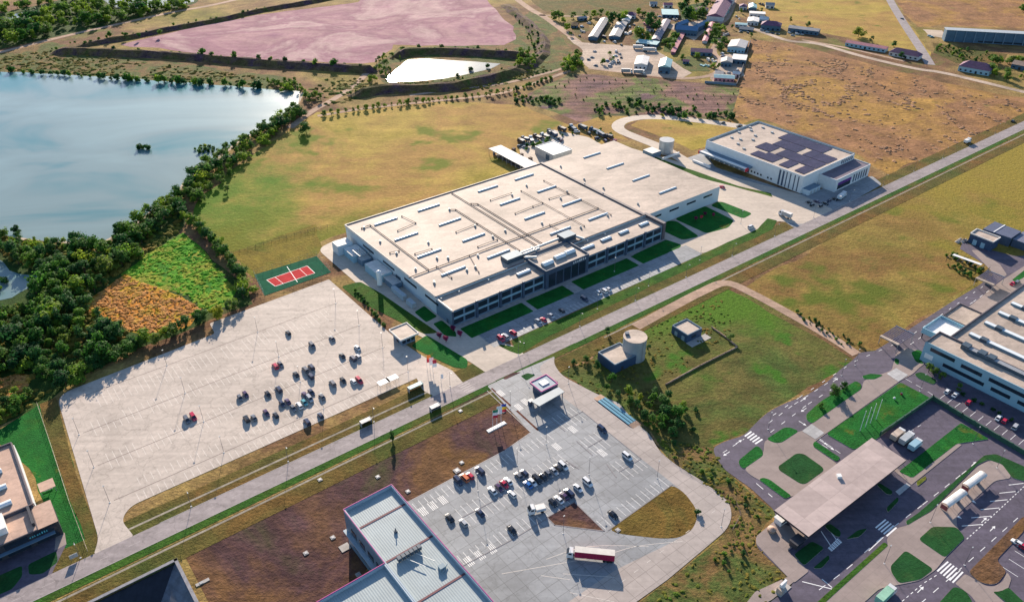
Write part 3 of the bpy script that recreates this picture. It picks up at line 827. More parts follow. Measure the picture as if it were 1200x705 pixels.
# ================================================================== customs zone: violet asphalt with paved islands
ca = px((836, 524), (851, 516), (871, 511), (889, 492), (902, 481), (925, 470), (944, 464), (973, 445), (985, 432), (997, 424), (1008, 413), (1025, 411), (1052, 394.5), (1117, 352.5), (1146, 335), (1170, 318), (1205, 296), (1270, 255), (1300, 330), (1330, 740), (880, 740), (900, 707), (931, 683.5), (886, 640), (886, 629), (909, 611), (908, 598), (880, 572), (849, 550), (837, 532))
apron = sheet('access_road', rounded(ca, [2] + [8] * 9 + [1] * 11 + [2] * 8 + [5], 3), Z(6), M_road2)
def pave(pts, r=1.5, k=9, mat=None, name='paving', edge=True):
    p = rounded(px(*pts), r, 4)
    o = sheet(name, p, Z(k) + (0.1 if name == 'paving' else 0.14), mat or M_walk)
    if edge:     # the raised kerb round it
        mb = MB(); n = len(p)
        z1 = Z(k) + (0.1 if name == 'paving' else 0.14)
        for i in range(n):
            a, b = p[i], p[(i + 1) % n]
            mb.face([(a.x, a.y, 0), (b.x, b.y, 0), (b.x, b.y, z1), (a.x, a.y, z1)])
        mb.build('kerb', M_kerb, o)
    return o
pave([(896, 516), (940, 505), (951, 496.5), (1010, 456), (1012, 446), (1045, 434), (1050, 414), (1061, 408), (1075, 410), (1086, 424), (1076, 432), (1070, 438), (1052, 448), (965, 510), (953, 519), (953, 524), (983, 545), (927, 583), (880, 557), (872, 550), (895, 530)], 2)
pave([(1047, 551), (1051, 548), (1067, 560), (1121, 519.4), (1127, 521), (1068, 568)], .5)
pave([(1159, 539.5), (1169, 541), (1176, 546), (1186, 560), (1166, 563), (1121, 603), (1121, 618), (1131, 630), (1107, 654), (1097, 667), (1078, 680), (1053, 685), (1031, 689), (1012, 706), (990, 722), (950, 722), (962, 709), (1041, 639), (1039, 630), (1052, 618), (1062, 616), (1092, 599), (1146, 546)], 2)
pave([(1119, 683.5), (1131, 672), (1155, 686.5), (1165, 687), (1175, 681), (1180, 670), (1185, 678), (1181, 690), (1164, 694), (1186, 714), (1150, 714), (1138, 698)], 1, 8)
pave([(907, 610.5), (886, 628.5), (886, 637), (930, 683), (948, 669), (922, 645), (948, 630), (930, 618)], 1)
pave([(885, 693), (931, 672), (933, 679), (905, 702), (880, 716), (870, 712)], .5, 7)
G = lambda pts, m=None, r=2.5, k=12: pave(pts, r, k, m or M_lawn, 'lawn')
G([(897.5, 514.7), (919, 501), (926, 501), (936.4, 505), (915.8, 518.6), (908, 519)])
G([(865.7, 539.3), (887, 521.8), (893.5, 527.4), (894.3, 533.7), (871.3, 549.6), (865.7, 544.8)])
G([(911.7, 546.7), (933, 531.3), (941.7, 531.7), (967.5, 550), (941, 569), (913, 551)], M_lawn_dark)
G([(952.5, 520), (955, 516.7), (985, 536.7), (980, 541), (953, 523)], None, 1)
G([(889, 561.7), (894, 559.5), (902, 562), (927.5, 581), (920, 584.5)], None, 1)
G([(944.4, 486), (961.8, 470), (1003, 446.4), (1009.5, 450.3), (1009, 456), (951.5, 496.4), (945, 492.4)], None, 4)
G([(1010, 440.7), (1020, 438), (1035, 439.5), (1025, 444.5), (1012.5, 444.5)], None, 1)
G([(968, 508.5), (1055, 448), (1091, 467), (1028, 514), (1000, 527)], None, 1.5)
G([(1067.5, 413), (1075, 410), (1081, 412), (1079, 422), (1083, 427), (1073, 424.5)], None, 1.5)
G([(1049, 419.5), (1054, 422), (1052.5, 428), (1047.5, 424.5)], None, 1)
G([(1071, 438), (1080, 436), (1098, 446), (1094, 451), (1075, 443)], M_lawn_dark, 1.5)
G([(1053, 552.7), (1126, 495.6), (1159, 514.6), (1121, 520), (1069, 560)], None, 1)
G([(1073.5, 564.7), (1084.7, 557.5), (1085.5, 561.5), (1075, 570)], M_olive, 1)
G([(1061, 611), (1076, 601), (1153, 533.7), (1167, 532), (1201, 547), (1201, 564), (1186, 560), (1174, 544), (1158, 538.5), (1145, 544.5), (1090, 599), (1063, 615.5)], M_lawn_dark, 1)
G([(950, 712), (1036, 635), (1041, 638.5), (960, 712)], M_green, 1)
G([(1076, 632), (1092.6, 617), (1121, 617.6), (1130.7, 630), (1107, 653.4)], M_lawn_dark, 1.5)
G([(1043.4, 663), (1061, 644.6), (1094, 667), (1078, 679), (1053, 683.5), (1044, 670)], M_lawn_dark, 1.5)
G([(1134, 671), (1200, 604), (1200, 622), (1167, 656.5), (1180, 669), (1169, 683.5), (1159, 685), (1148, 682)], M_dark, 2)
G([(1095, 712), (1118, 686.7), (1131, 692), (1139, 704), (1139, 714)], M_lawn_dark, 1.5)
G([(1162.5, 693), (1172, 693), (1181.6, 688), (1196, 702), (1210, 714), (1190, 714)], M_lawn_dark, 1)
for pp in ([(965.8, 616.8), (972, 613), (985.6, 623), (984, 629.5), (978.5, 628)], [(991, 632), (1005.5, 621), (1016.6, 619), (1007, 629)], [(1027, 568), (1031, 566), (1046.5, 576), (1044, 580), (1038.6, 579)], [(1038.6, 595), (1052, 582), (1053, 587), (1040, 601)], [(930, 650), (951.5, 634), (966, 642), (942, 663)], [(952, 666), (971, 650), (972, 655), (962.6, 666)]):
    G(pp, M_lawn_dark, 1.2)
# pale raised crossings, zebras, dashes, arrows
M_zeb = plain('crossing_paint', (0.80, 0.79, 0.77), 0.6, 0, 0.12, 1.2)
M_cross = hard_mat('pale_crossing_slab', (0.42, 0.41, 0.40), (2, 2), SA, 0.1, 0.1, 0.8, 0.3, joint=0.15)
for pp in ([(1039, 438), (1050, 431.5), (1064, 439.5), (1052.5, 447.5)], [(939.6, 505), (951, 496.8), (966, 507.5), (955.5, 514.8)], [(1049, 576), (1062.4, 566), (1067, 569.4), (1053.7, 580.5)]):
    sheet('raised_crossing', px(*pp), 0.15 + Z(14), M_cross)
mb = MB()
def zebra(mb, q, n, along=0, fill=0.5, z=Z(8)):
    q = px(*q)
    for i in range(n):
        t0 = (i + (1 - fill) / 2) / n; t1 = t0 + fill / n
        if along == 0:
            a = q[0].lerp(q[3], t0); b = q[1].lerp(q[2], t0); c = q[1].lerp(q[2], t1); d = q[0].lerp(q[3], t1)
        else:
            a = q[0].lerp(q[1], t0); b = q[3].lerp(q[2], t0); c = q[3].lerp(q[2], t1); d = q[0].lerp(q[1], t1)
        mb.face([p[:2] + (z,) for p in (a, b, c, d)])
zebra(mb, [(871.3, 510), (879, 504.3), (895, 515.5), (886.4, 521)], 5)
zebra(mb, [(1024.5, 617), (1036.5, 607.3), (1052, 619), (1040.5, 629)], 5)
zebra(mb, [(1096.6, 667.7), (1109.3, 656.5), (1130, 671), (1118, 683.5)], 6)
zebra(mb, [(969.7, 642), (981.7, 630), (987, 635), (974.5, 646)], 4)
zebra(mb, [(969.7, 642), (981.7, 630), (987, 635), (974.5, 646)], 6, 1, .35, Z(9))
def dash(mb, pts, on=3.0, off=4.0, w=0.2, z=Z(8)):
    p = px(*pts)
    for a, b in zip(p, p[1:]):
        d = b - a; L = d.length; d.normalize(); s = 0.5
        while s < L - 0.5:
            lineq(mb, a + d * s, a + d * min(s + on, L), w, z); s += on + off
dash(mb, [(846, 531), (872, 514)], 2.6, 3.4, .22)
dash(mb, [(900, 496), (930, 474), (980, 442)], 2.6, 4.4, .22)
dash(mb, [(902, 507), (946, 474), (990, 446)], 2.6, 5.0, .22)
dash(mb, [(905, 487), (936, 466), (1000, 424), (1060, 398), (1160, 330)], 2.2, 6.0, .22)
dash(mb, [(1066, 404), (1140, 354), (1180, 325)], 3, 4, .25)
dash(mb, [(1012, 648), (1046, 618), (1080, 592), (1126, 556), (1150, 538)], 3.2, 4.2, .22)
dash(mb, [(1000, 660), (985, 672), (950, 698)], 3.2, 4.2, .22)
dash(mb, [(1077, 708), (1120, 671), (1200, 600)], 3.2, 4.2, .22)
dash(mb, [(1056, 705), (1082, 683), (1100, 672)], 1.2, 1.2, .22)
dash(mb, [(1132, 632), (1160, 607), (1204, 566)], 1.0, 1.0, .25)
dash(mb, [(958, 512), (986, 532)], 2.5, 1.5, .2)
dash(mb, [(962, 520), (975, 528)], 2.5, 1.5, .2)
dash(mb, [(885, 565), (905, 582)], 3.5, 2.5, .28)
dash(mb, [(1060, 443), (1086, 458), (1120, 480), (1160, 508)], 3.0, 2.0, .2)
dash(mb, [(1066, 506), (1080, 497)], 2, 3, .2)
for a, b in (((962, 622), (974, 640)), ((970, 618), (980, 632)), ((898, 536.5), (898, 536)), ((1018, 645), (1035, 629)), ((975, 688), (963, 678)), ((1113, 592), (1136, 588)), ((940, 681), (976, 690))):
    lineq(mb, W(*a), W(*b) + Vector((.01, 0, 0)), 0.3, Z(9))
for i in range(6):
    lineq(mb, W(1127 + i * 11, 616 - i * 9.6), W(1152 + i * 9.5, 614 - i * 9.6), 0.28, Z(9))
# arrows: shaft and head
def arrow(mb, p, d, z=Z(9)):
    p = W(*p); d = Vector((d[0], d[1], 0)).normalized(); n = Vector((-d.y, d.x, 0))
    lineq(mb, p, p + d * 2.4, 0.25, z)
    mb.face([(p + d * 2.4 + n * .6)[:2] + (z,), (p + d * 2.4 - n * .6)[:2] + (z,), (p + d * 3.8)[:2] + (z,)])
for p in ((862, 520), (938, 470), (976, 447)): arrow(mb, p, UX)
for p in ((855, 529), (945, 478)): arrow(mb, p, -UX)
for p in ((960, 515), (968, 521), (936, 493), (1132, 582), (1115, 600)): arrow(mb, p, VX)
for p in ((1075, 694), (1160, 622), (1150, 612), (1130, 557), (1138, 546)): arrow(mb, p, UX)
for u in range(5):
    a = W(1175 + u * 7, 664 - u * 9.5); lineq(mb, a, a + VX * 5, .18, Z(9))
for u in range(11):
    a = W(1108, 462).lerp(W(1200, 515), u / 10); lineq(mb, a, a - UX * 4.6, .18, Z(9))
mb.build('road_markings', M_zeb, apron)

# ================================================================== building materials
def roof_mat(name, base, rot, seam=3.0, stain=0.2):
    return hard_mat(name, base, (seam * 8, seam), rot, 0.14, stain, 0.7, 0.35, joint=0.14, slabvar=0.06, crack=0.14)
M_roof = roof_mat('cream_roof_membrane', (0.45, 0.36, 0.29), SA, 3.0, 0.36)
M_roof_pink = roof_mat('pinkish_roof_membrane', (0.50, 0.33, 0.245), SA)
M_roof_white = roof_mat('white_roof_sheet', (0.72, 0.69, 0.64), SA, 1.2, 0.1)
M_wall = plain('pale_wall_panels', (0.50, 0.58, 0.62), 0.55, 0, 0.06, 0.15)
M_wall_teal = plain('blue_grey_wall_panels', (0.27, 0.44, 0.52), 0.5, 0, 0.06, 0.15)
M_wall_white = plain('white_wall', (0.66, 0.68, 0.68), 0.6, 0, 0.08, 0.3)
M_navy = plain('dark_navy_cladding', (0.055, 0.085, 0.135), 0.5, 0, 0.1, 0.3)
M_navy2 = plain('slate_blue_panels', (0.13, 0.20, 0.27), 0.5, 0, 0.1, 0.3)
M_darkblue = plain('deep_blue_wall', (0.03, 0.065, 0.13), 0.55, 0, 0.1, 0.3)
M_glass = plain('dark_window_glass', (0.02, 0.03, 0.045), 0.12, 0, 0.1, 0.5, 0.5)
M_duct = plain('rusty_brown_duct', (0.13, 0.085, 0.075), 0.7, 0, 0.3, 0.5)
M_flash = plain('dark_parapet_flashing', (0.11, 0.09, 0.10), 0.6, 0, 0.2, 0.5)
M_flash_l = plain('pale_parapet_flashing', (0.66, 0.62, 0.57), 0.6, 0, 0.15, 0.5)
M_skyl = plain('milky_skylight', (0.72, 0.76, 0.76), 0.35, 0, 0.06, 0.5)
M_skyb = plain('skylight_kerb', (0.22, 0.30, 0.34), 0.6, 0, 0.1, 0.5)
M_unit = plain('roof_unit_metal', (0.42, 0.44, 0.44), 0.5, 0.2, 0.15, 0.8)
M_unit_d = plain('dark_roof_unit', (0.06, 0.09, 0.12), 0.5, 0.1, 0.2, 0.8)
M_white = plain('white_paint', (0.78, 0.77, 0.74), 0.5, 0, 0.08, 0.8)
M_red = plain('red_paint', (0.55, 0.03, 0.05), 0.5, 0, 0.1, 0.8)
M_magenta = plain('magenta_trim', (0.42, 0.03, 0.22), 0.5, 0, 0.1, 0.8)
M_gray = plain('grey_metal', (0.32, 0.33, 0.34), 0.5, 0.3, 0.15, 0.8)
M_dark = plain('dark_metal', (0.05, 0.05, 0.06), 0.55, 0.2, 0.15, 0.8)
M_concrete = plain('bare_concrete', (0.40, 0.37, 0.34), 0.85, 0, 0.15, 0.4)
M_pv = hard_mat('solar_cells', (0.13, 0.095, 0.135), (1.7, 1.05), R(39.2), 0.1, 0.15, 0.35, 0.4, joint=0.4, slabvar=0.15)
M_metalroof = plain('standing_seam_roof', (0.33, 0.385, 0.39), 0.6, 0.0, 0.10, 0.12, 0.3, ribs=(0.0, 0.8))
M_rust = plain('maroon_gutter', (0.15, 0.05, 0.06), 0.7, 0, 0.25, 0.5)

def part(name, mat, parent, fn):
    mb = MB(); fn(mb); return mb.build(name, mat, parent)
def boxpart(name, mat, parent, *b):
    mb = MB(); mb.box(*b, bottom=True); return mb.build(name, mat, parent)
def pcyl(name, mat, parent, *a):
    mb = MB(); mb.cyl(*a); return mb.build(name, mat, parent)
def skylight(parent, x0, x1, y, z, w=2.0, h=0.9, bmat=None):
    o = boxpart('skylight', bmat or M_skyb, parent, x0, x1, y - w / 2, y + w / 2, z, z + h * .45)
    mb = MB()
    n = 5
    prof = [(y - w / 2 * math.cos(math.pi * k / n), z + h * .45 + h * .6 * math.sin(math.pi * k / n)) for k in range(n + 1)]
    for (ya, za), (yb, zb) in zip(prof, prof[1:]):
        mb.face([(x0, ya, za), (x1, ya, za), (x1, yb, zb), (x0, yb, zb)])
    mb.face([(x0, a, b) for a, b in prof]); mb.face([(x1, a, b) for a, b in prof])
    mb.build('skylight_dome', M_skyl, o)
    return o
def parapet(parent, poly, z0, z1, w, mat, name='parapet'):
    mb = MB(); n = len(poly)
    for i in range(n):
        a = Vector(poly[i] + (0,)) if len(poly[i]) == 2 else Vector(poly[i]); b = Vector(poly[(i + 1) % n] + (0,)) if len(poly[i]) == 2 else Vector(poly[(i + 1) % n])
        d = (b - a).normalized()
        mb.obox((a + b) / 2, d, (b - a).length - w * .02, w, z0, z1 + 0.002 * (i % 2))
    return mb.build(name, mat, parent)
def signboard(parent, x0, y, z0, L, h, n, mat, axis='x', seed=0):
    """raised illegible lettering as short bars of uneven height"""
    r = random.Random(seed)
    st = L / n
    for k in range(n):
        hh = h * r.uniform(.55, 1.0); ww = st * r.uniform(.35, .7)
        boxpart('sign_letter', mat, parent, x0 + k * st, x0 + k * st + ww, y - .12, y, z0, z0 + hh)

# ================================================================== the big factory
fac = thing('factory', 'huge factory with flat cream roof, rows of skylights and brown roof ducts', 'factory', tuple(S(0, 0)), SA)
mb = MB(); mb.prism([(0, 0), (143.4, 0), (143.4, -94), (0, -94)], 0, 9.98, 0, 1); mb.build('hall', [M_wall, M_roof], fac)
mb = MB(); mb.prism([(143.6, 0.3), (208.6, 0.3), (208.6, -94.6), (143.6, -94.6)], 0, 10.0, 0, 1); mb.build('extension_hall', [M_wall, M_roof], fac)
mb = MB(); mb.prism([(0.05, -94.05), (145.2, -94.05), (145.2, -108), (0.05, -108)], 0, 9.0, 0, 1); mb.build('office_wing', [M_navy2, M_roof], fac)
mb = MB(); mb.prism([(57, -91), (86.4, -91), (86.4, -109.3), (57, -109.3)], 0, 10.4, 0, 1); mb.build('entrance_block', [M_navy, M_roof], fac)
parapet(fac, [(0, 0), (143.4, 0), (143.4, -94), (0, -94)], 9.98, 10.5, 0.5, M_flash)
part('roof_edge_trim', M_flash_l, fac, lambda m: (m.box(-0.35, -0.25, -94, 0, 9.2, 10.45, bottom=True), m.box(-.3, .35, -108.2, -94, 8.9, 9.75, bottom=True), m.box(0, 143, .26, .9, 9.7, 10.2, bottom=True)))
parapet(fac, [(57, -91), (86.4, -91), (86.4, -109.3), (57, -109.3)], 10.4, 11.3, 0.4, M_navy)
part('divider_flashing', M_flash, fac, lambda m: m.box(142.2, 143.9, -94.4, 0.2, 10.0, 10.75, bottom=True))
part('end_wall', M_flash, fac, lambda m: m.box(143.7, 145.8, -108.6, -92.5, 0, 10.6, bottom=True))
for x in (14.3, 28.7, 43.0, 100.8, 115.2, 129.6):
    boxpart('pilaster', M_navy, fac, x - .6, x + .6, -108.8, -108.0, 0, 9.8)
boxpart('pilaster', M_navy, fac, -.02, .7, -108.5, -108.0, 0, 9.0)
for x0 in (0, 14.3, 28.7, 43.0, 86.4, 100.8, 115.2, 129.6):
    for j in range(2):
        a = x0 + 1.0 + j * 6.6
        for z0, z1 in ((1.0, 3.6), (5.2, 7.9)):
            mbw = MB(); mbw.box(a, a + 5.4, -108.12, -108.0, z0, z1, bottom=True)
            w = mbw.build('window', M_glass, fac)
        
    boxpart('window_band_panel', M_wall_teal, fac, x0 + .7, x0 + 13.6, -108.1, -108.0, 4.0, 4.8)
for k in range(5):
    boxpart('window', M_glass, fac, 59 + k * 5.2, 63.4 + k * 5.2, -109.42, -109.3, 0.6, 8.2)
signboard(fac, 75.5, -109.3, 8.9, 9.5, 1.6, 7, M_white, seed=4)
for k in range(4):
    boxpart('window', M_glass, fac, 149 + k * 15, 157 + k * 15, -94.72, -94.6, 6.0, 7.2)
for y in (-20, -42, -64, -84):
    boxpart('window', M_glass, fac, -.12, 0, y - 12, y, 5.6, 6.9)
boxpart('door', M_unit_d, fac, -.12, 0, -104.5, -103, 0, 2.4)
boxpart('door', M_unit_d, fac, 0 - .1, 0, -60, -55, 0, 4.5)
rows_v = (10, 32.5, 56, 79)
for x0 in (13.2, 42.0, 85.0, 113.4, 171.2):
    for v in rows_v:
        if x0 < 100 and x0 > 80 or True:
            skylight(fac, x0, x0 + 14.6, -v, 9.98, 1.5, .7)
for x0, x1, v in ((44.8, 53, 101), (88.3, 96.9, 101.2), (103.4, 110.4, 100.4), (117.1, 123.6, 100.4), (133, 139.5, 100.4)):
    o = skylight(fac, x0, x1, -v, 9.0, 2.4, 1.0, M_unit_d)
for x0, x1, v in ((59.5, 66, 103.5), (69, 75.5, 102), (76.6, 82.6, 101.5)):
    skylight(fac, x0, x1, -v, 10.4, 3.2, 1.8)
ducts = [[(5.5, 9), (11, 9), (11, 70)], [(-1, 71), (128, 71)], [(57.6, 20), (60.3, 22), (60.3, 83)], [(71, 2), (71, 84)], [(72, 21), (74.8, 24), (74.8, 84)], [(106.5, 25), (106.5, 83)], [(127, 22), (127, 46), (128, 82)], [(14, 52), (24, 53)], [(4, 43), (9, 44)], [(16, 70), (16, 84)], [(31, 10), (33, 22), (20, 24)], [(85, 47), (99, 46), (106.5, 46)], [(45, 45), (60, 44)], [(113, 44), (127, 45)], [(45, 66), (58, 66)], [(84, 24), (100, 24)], [(30, 88), (36, 71)], [(92, 70), (92, 86)]]
for i, d in enumerate(ducts):
    mb = MB(); mb.tube([(a, -b, 10.45) for a, b in d], 0.24 if i in (0, 1, 2, 3, 4) else 0.15, 5)
    for a, b in d[::1]: mb.box(a - .25, a + .25, -b - .25, -b + .25, 9.98, 10.65)
    mb.build('roof_duct', M_duct, fac)
vents = [(464.7, 297.3), (487, 316), (508.7, 331), (502, 284.7), (525, 302.7), (426.7, 267.3), (445.5, 283.5), (526.7, 246), (556.7, 265.3), (509, 332), (547, 317), (512, 303), (557, 313.5), (577.5, 278), (617, 218), (657, 195.5), (684.5, 210.5), (685, 216.5), (706.5, 227.5), (707, 221), (747.5, 239.5), (592, 271), (635, 262), (657, 233), (664.5, 225), (680.5, 267), (712, 253), (600, 229), (560, 300)]
for x, y in vents:
    u, v = toS(W(x, y, 10))
    mb = MB(); mb.box(u - .5, u + .5, -v - .5, -v + .5, 9.98, 10.7); mb.cyl(u, -v, 10.7, 11.2, .4, 7)
    mb.build('roof_vent', M_unit, fac)
for x0, x1, v0, v1, h in ((46.5, 57, 84.5, 90.5, 2.6), (85, 93.5, 84.5, 90.8, 2.8)):
    mb = MB(); mb.box(x0, x1, -v1, -v0, 10.0, 10 + h, 0, 1); mb.build('air_handling_unit', [M_unit_d, M_skyb], fac)
mb = MB()
for a in ([(57, 87), (70, 87.2), (84, 87.2)], [(58, 89), (69, 89)], [(57, 92), (62, 95.5)], [(93, 89), (95, 96)], [(66, 85.5), (66, 90)]):
    mb.tube([(p, -q, 11.3) for p, q in a], .75, 6)
mb.build('white_roof_duct', M_unit, fac)
mb = MB()
for x in (1.5, 12, 30, 48, 57.5, 64, 80, 97, 110): mb.box(x, x + .7, -96.2, -95.4, 9, 9.8)
mb.build('roof_outlet', M_unit, fac)
# the annexes along its left wall
ann = thing('dust_filter_annex', 'low white annex with roof pipework against the far left wall of the factory', 'annex', tuple(S(-9, 24)), SA)
mb = MB(); mb.prism([(-3, 18), (6, 18), (6, 11), (-3, 11)], 0, 6.0, 0, 1); mb.build('filter_house', [M_wall, M_roof_white], ann)
mb = MB(); mb.prism([(0, 10.8), (8, 10.8), (8, -1), (0, -1)], 0, 4.2, 0, 1); mb.build('plant_room', [M_wall_teal, M_roof_white], ann)
mb = MB(); mb.prism([(2, -1.2), (8, -1.2), (8, -7), (2, -7)], 0, 3.4, 0, 1); mb.build('tank_room', [M_navy2, M_unit], ann)
mb = MB()
for k in range(4): mb.tube([(2 + k * 1.3, 3, 4.2), (2 + k * 1.3, 3, 5.6), (2 + k * 1.3, -5, 5.6), (8.5, -5, 5.6)], .28, 6)
mb.build('pipework', M_unit, ann)
ann2 = thing('compressor_house', 'low pale compressor house with a slim white silo beside the left wall of the factory', 'annex', tuple(S(-8, 46)), SA)
mb = MB(); mb.prism([(0, 10), (7.5, 10), (7.5, -6), (0, -6)], 0, 4.6, 0, 1); mb.build('house', [M_wall_teal, M_roof_white], ann2)
mb = MB(); mb.prism([(2, -6.3), (7.5, -6.3), (7.5, -16), (2, -16)], 0, 3.2, 0, 1); mb.build('lean_to', [M_navy2, M_unit], ann2)
mb = MB(); mb.cyl(-1.5, -8.5, 1.2, 9.0, 1.3, 12); mb.cyl(-1.5, -8.5, 9, 9.8, 1.3, 12, r1=.4)
mb.build('silo', M_white, ann2)
mb = MB(); [mb.cyl(-1.5 + a, -8.5 + b, 0, 1.2, .12, 5) for a in (-.8, .8) for b in (-.8, .8)]; mb.build('silo_legs', M_gray, ann2)
for k, (u, v, lab) in enumerate(((-6, 68, 'long pale container nearer the sports court by the left wall of the factory'), (-6, 80, 'short pale container nearest the gatehouse by the left wall of the factory'))):
    o = thing('storage_container', lab, 'container', tuple(S(u, v)), SA, 'containers along the factory wall')
    L = 12 if k == 0 else 6
    mb = MB(); mb.box(-1.2, 1.2, -L / 2, L / 2, 0.15, 2.8); mb.build('body', plain('container_blue_grey', (0.35, 0.42, 0.46), .6, ribs=(R(90), .5)), o)
    boxpart('door', M_unit, o, -1.1, 1.1, -L / 2 - .06, -L / 2, .25, 2.7)

# ------------------------------------------------------------------ yard behind the factory
t = thing('loading_shed', 'long narrow shed with a bright white roof behind the factory, open along its near side', 'shed', tuple(W(573, 182)), R(37))
cc = [Vector(p) - W(573, 182) for p in (W(573, 174, 4.5), W(587, 170, 4.5), W(627, 193, 4.5), W(614, 196, 4.5))]
rot = Matrix.Rotation(-R(37), 3, 'Z')
cc = [rot @ p for p in cc]
x0 = min(p.x for p in cc); x1 = max(p.x for p in cc); y0 = min(p.y for p in cc); y1 = max(p.y for p in cc)
boxpart('roof', M_roof_white, t, x0, x1, y0, y1, 4.2, 4.6)
boxpart('back_wall', M_wall, t, x1 - .3, x1 - .1, y0, y1, 0, 4.2)
[pcyl('post', M_gray, t, x0 + .3, y0 + (y1 - y0) * k / 8, 0, 4.2, .15, 5) for k in range(9)]
mb = MB(); r_ = random.Random(5)
for k in range(14):
    yy = y0 + 1 + (y1 - y0 - 2) * k / 14; mb.box(x0 + 2, x0 + 2 + r_.uniform(1, 4), yy, yy + 1.8, 0, r_.uniform(.8, 2.6))
tag(mb.build('pallet_stack', plain('stored_goods', (0.10, 0.09, 0.10), .8, 0, .4, .8)), 'dark stacked goods stored under the long white roof behind the factory', 'goods').matrix_world = Matrix.Translation(W(573, 182)) @ Matrix.Rotation(R(37), 4, 'Z')
t = thing('storage_hall', 'small square hall with bright white roof at the back edge of the factory', 'hall', tuple(S(165, -14)), SA)
mb = MB(); mb.prism([(0, 0), (17, 0), (17, 20), (0, 20)], 0, 5.5, 0, 1); mb.build('walls', [M_concrete, M_roof_white], t)
parapet(t, [(0, 0), (17, 0), (17, 20), (0, 20)], 5.5, 5.8, .3, M_white)
boxpart('roller_door', M_unit_d, t, -.1, 0, 4, 8, 0, 4)
t = thing('storage_tank', 'round grey steel tank behind the factory, left of the solar roofed warehouse', 'tank', tuple(S(0, 0) * 0 + Vector((108.9, 530, 0))))
mb = MB(); mb.cyl(0, 0, 0, 9.3, 5.1, 28, 0, 1)
mb.build('shell', [plain('silvered_steel', (0.44, 0.44, 0.43), .55, .35, .15, .5), M_roof_white], t)
mb = MB(); mb.cyl(0, 0, 9.1, 9.5, 5.25, 28); mb.build('rim', M_gray, t)
mb = MB(); [mb.tube([(5.15 * math.cos(a), 5.15 * math.sin(a), 0), (5.15 * math.cos(a), 5.15 * math.sin(a), 9.4)], .06, 4) for a in (-2.0, -1.9)]; mb.build('ladder', M_gray, t)
t = thing('pump_shed', 'low pale roofed pump shed at the foot of the tank behind the factory', 'shed', tuple(Vector((99, 525, 0))), SA)
mb = MB(); mb.prism([(-5, -4), (4, -4), (4, 5), (-5, 5)], 0, 3.6, 0, 1); mb.build('walls', [M_navy2, M_roof_white], t)
boxpart('low_wall', M_white, t, -1, 16, -10.5, -9.7, 0, 1.6)

# ================================================================== warehouse with solar roof
B2 = R(39.0)
wh = thing('warehouse', 'white warehouse with dark solar panels on its flat roof and long loading canopy', 'warehouse', (184.0, 462.6, 0), B2)
mb = MB(); mb.prism([(0, 0), (58.5, 0), (58.5, 78), (0, 78)], 0, 11.0, 0, 1)
mb.build('hall', [M_wall_white, M_roof], wh)
parapet(wh, [(0.2, 0.2), (58.3, .2), (58.3, 77.8), (.2, 77.8)], 11.0, 11.8, .4, M_wall_white)
part('parapet_cap', M_navy2, wh, lambda m: (m.box(0, 58.5, 77.5, 78.05, 11.8, 12.0, bottom=True), m.box(58.0, 58.55, 0, 77.4, 11.8, 12.0, bottom=True)))
r_ = random.Random(8)
for i in range(4):
    for j in range(4):
        if (i, j) in ((3, 0),): continue
        y0 = 3 + j * 11.9; x0 = 4.5 + i * 13.0
        w = 12.4 if r_.random() < .75 else 9; l = 11.5 if r_.random() < .7 else 8
        if (i, j) == (0, 3): l = 6
        mb = MB()
        for k in range(int(l / 1.15)):
            yy = y0 + k * 1.15
            mb.face([(x0, yy, 11.25), (x0 + w, yy, 11.25), (x0 + w, yy + 1.05, 11.5), (x0, yy + 1.05, 11.5)])
            mb.face([(x0, yy + 1.05, 11.5), (x0 + w, yy + 1.05, 11.5), (x0 + w, yy + 1.06, 11.02), (x0, yy + 1.06, 11.02)])
        mb.build('solar_panel_array', M_pv, wh)
for x, y in ((18, 70), (40, 70), (12, 60), (26, 58), (34, 62), (48, 58), (8, 52), (44, 74), (51, 68), (20, 64), (30, 73)):
    mb = MB(); mb.box(x, x + 1.6, y, y + 1.6, 11, 11.8); mb.build('roof_vent', M_unit, wh)
for k, y in enumerate((3.5, 6.2, 9.5, 12.2, 15, 17.6)):
    boxpart('window', M_navy, wh, -.1, 0, y - (1.3 if k > 3 else .7), y, .4, 10.6)
for y in (22, 24.5, 30, 32.5, 35, 37.5):
    boxpart('window', M_glass, wh, -.1, 0, y, y + 1.2, 1.6, 2.8)
cp = boxpart('loading_canopy', M_navy2, wh, -7.5, 0, 38, 77, 4.6, 5.8)
boxpart('canopy_edge', M_white, cp, -7.7, -5.4, 38, 77, 5.8, 6.1)
boxpart('canopy_end', M_red, cp, -7.9, -5.2, 77, 77.6, 4.2, 6.3)
boxpart('canopy_end', M_red, cp, -7.9, -5.2, 37.2, 38, 4.0, 6.3)
mb = MB(); [mb.box(-.3, -.02, 40 + k * 4.2, 43 + k * 4.2, .3, 4.2) for k in range(9)]; mb.build('dock_door', M_unit_d, wh)
boxpart('ramp_wall', M_white, wh, -14, -12.6, 62, 77, 0, 1.4)
mb = MB(); mb.prism([(18, -.05), (58.3, -.05), (58.3, -12.5), (18, -12.5)], 0, 8.0, 0, 1)
mb.build('office_annex', [M_wall_white, roof_mat('violet_grey_roof', (0.15, 0.12, 0.15), B2)], wh)
parapet(wh, [(18.2, -.2), (58.1, -.2), (58.1, -12.3), (18.2, -12.3)], 8.0, 8.5, .4, M_wall_white)
boxpart('window', M_glass, wh, 21, 36, -12.65, -12.5, 1.0, 4.0)
boxpart('sign_band', plain('violet_sign', (0.12, 0.03, 0.22), .5), wh, 21, 36, -12.9, -12.5, 4.1, 5.8)
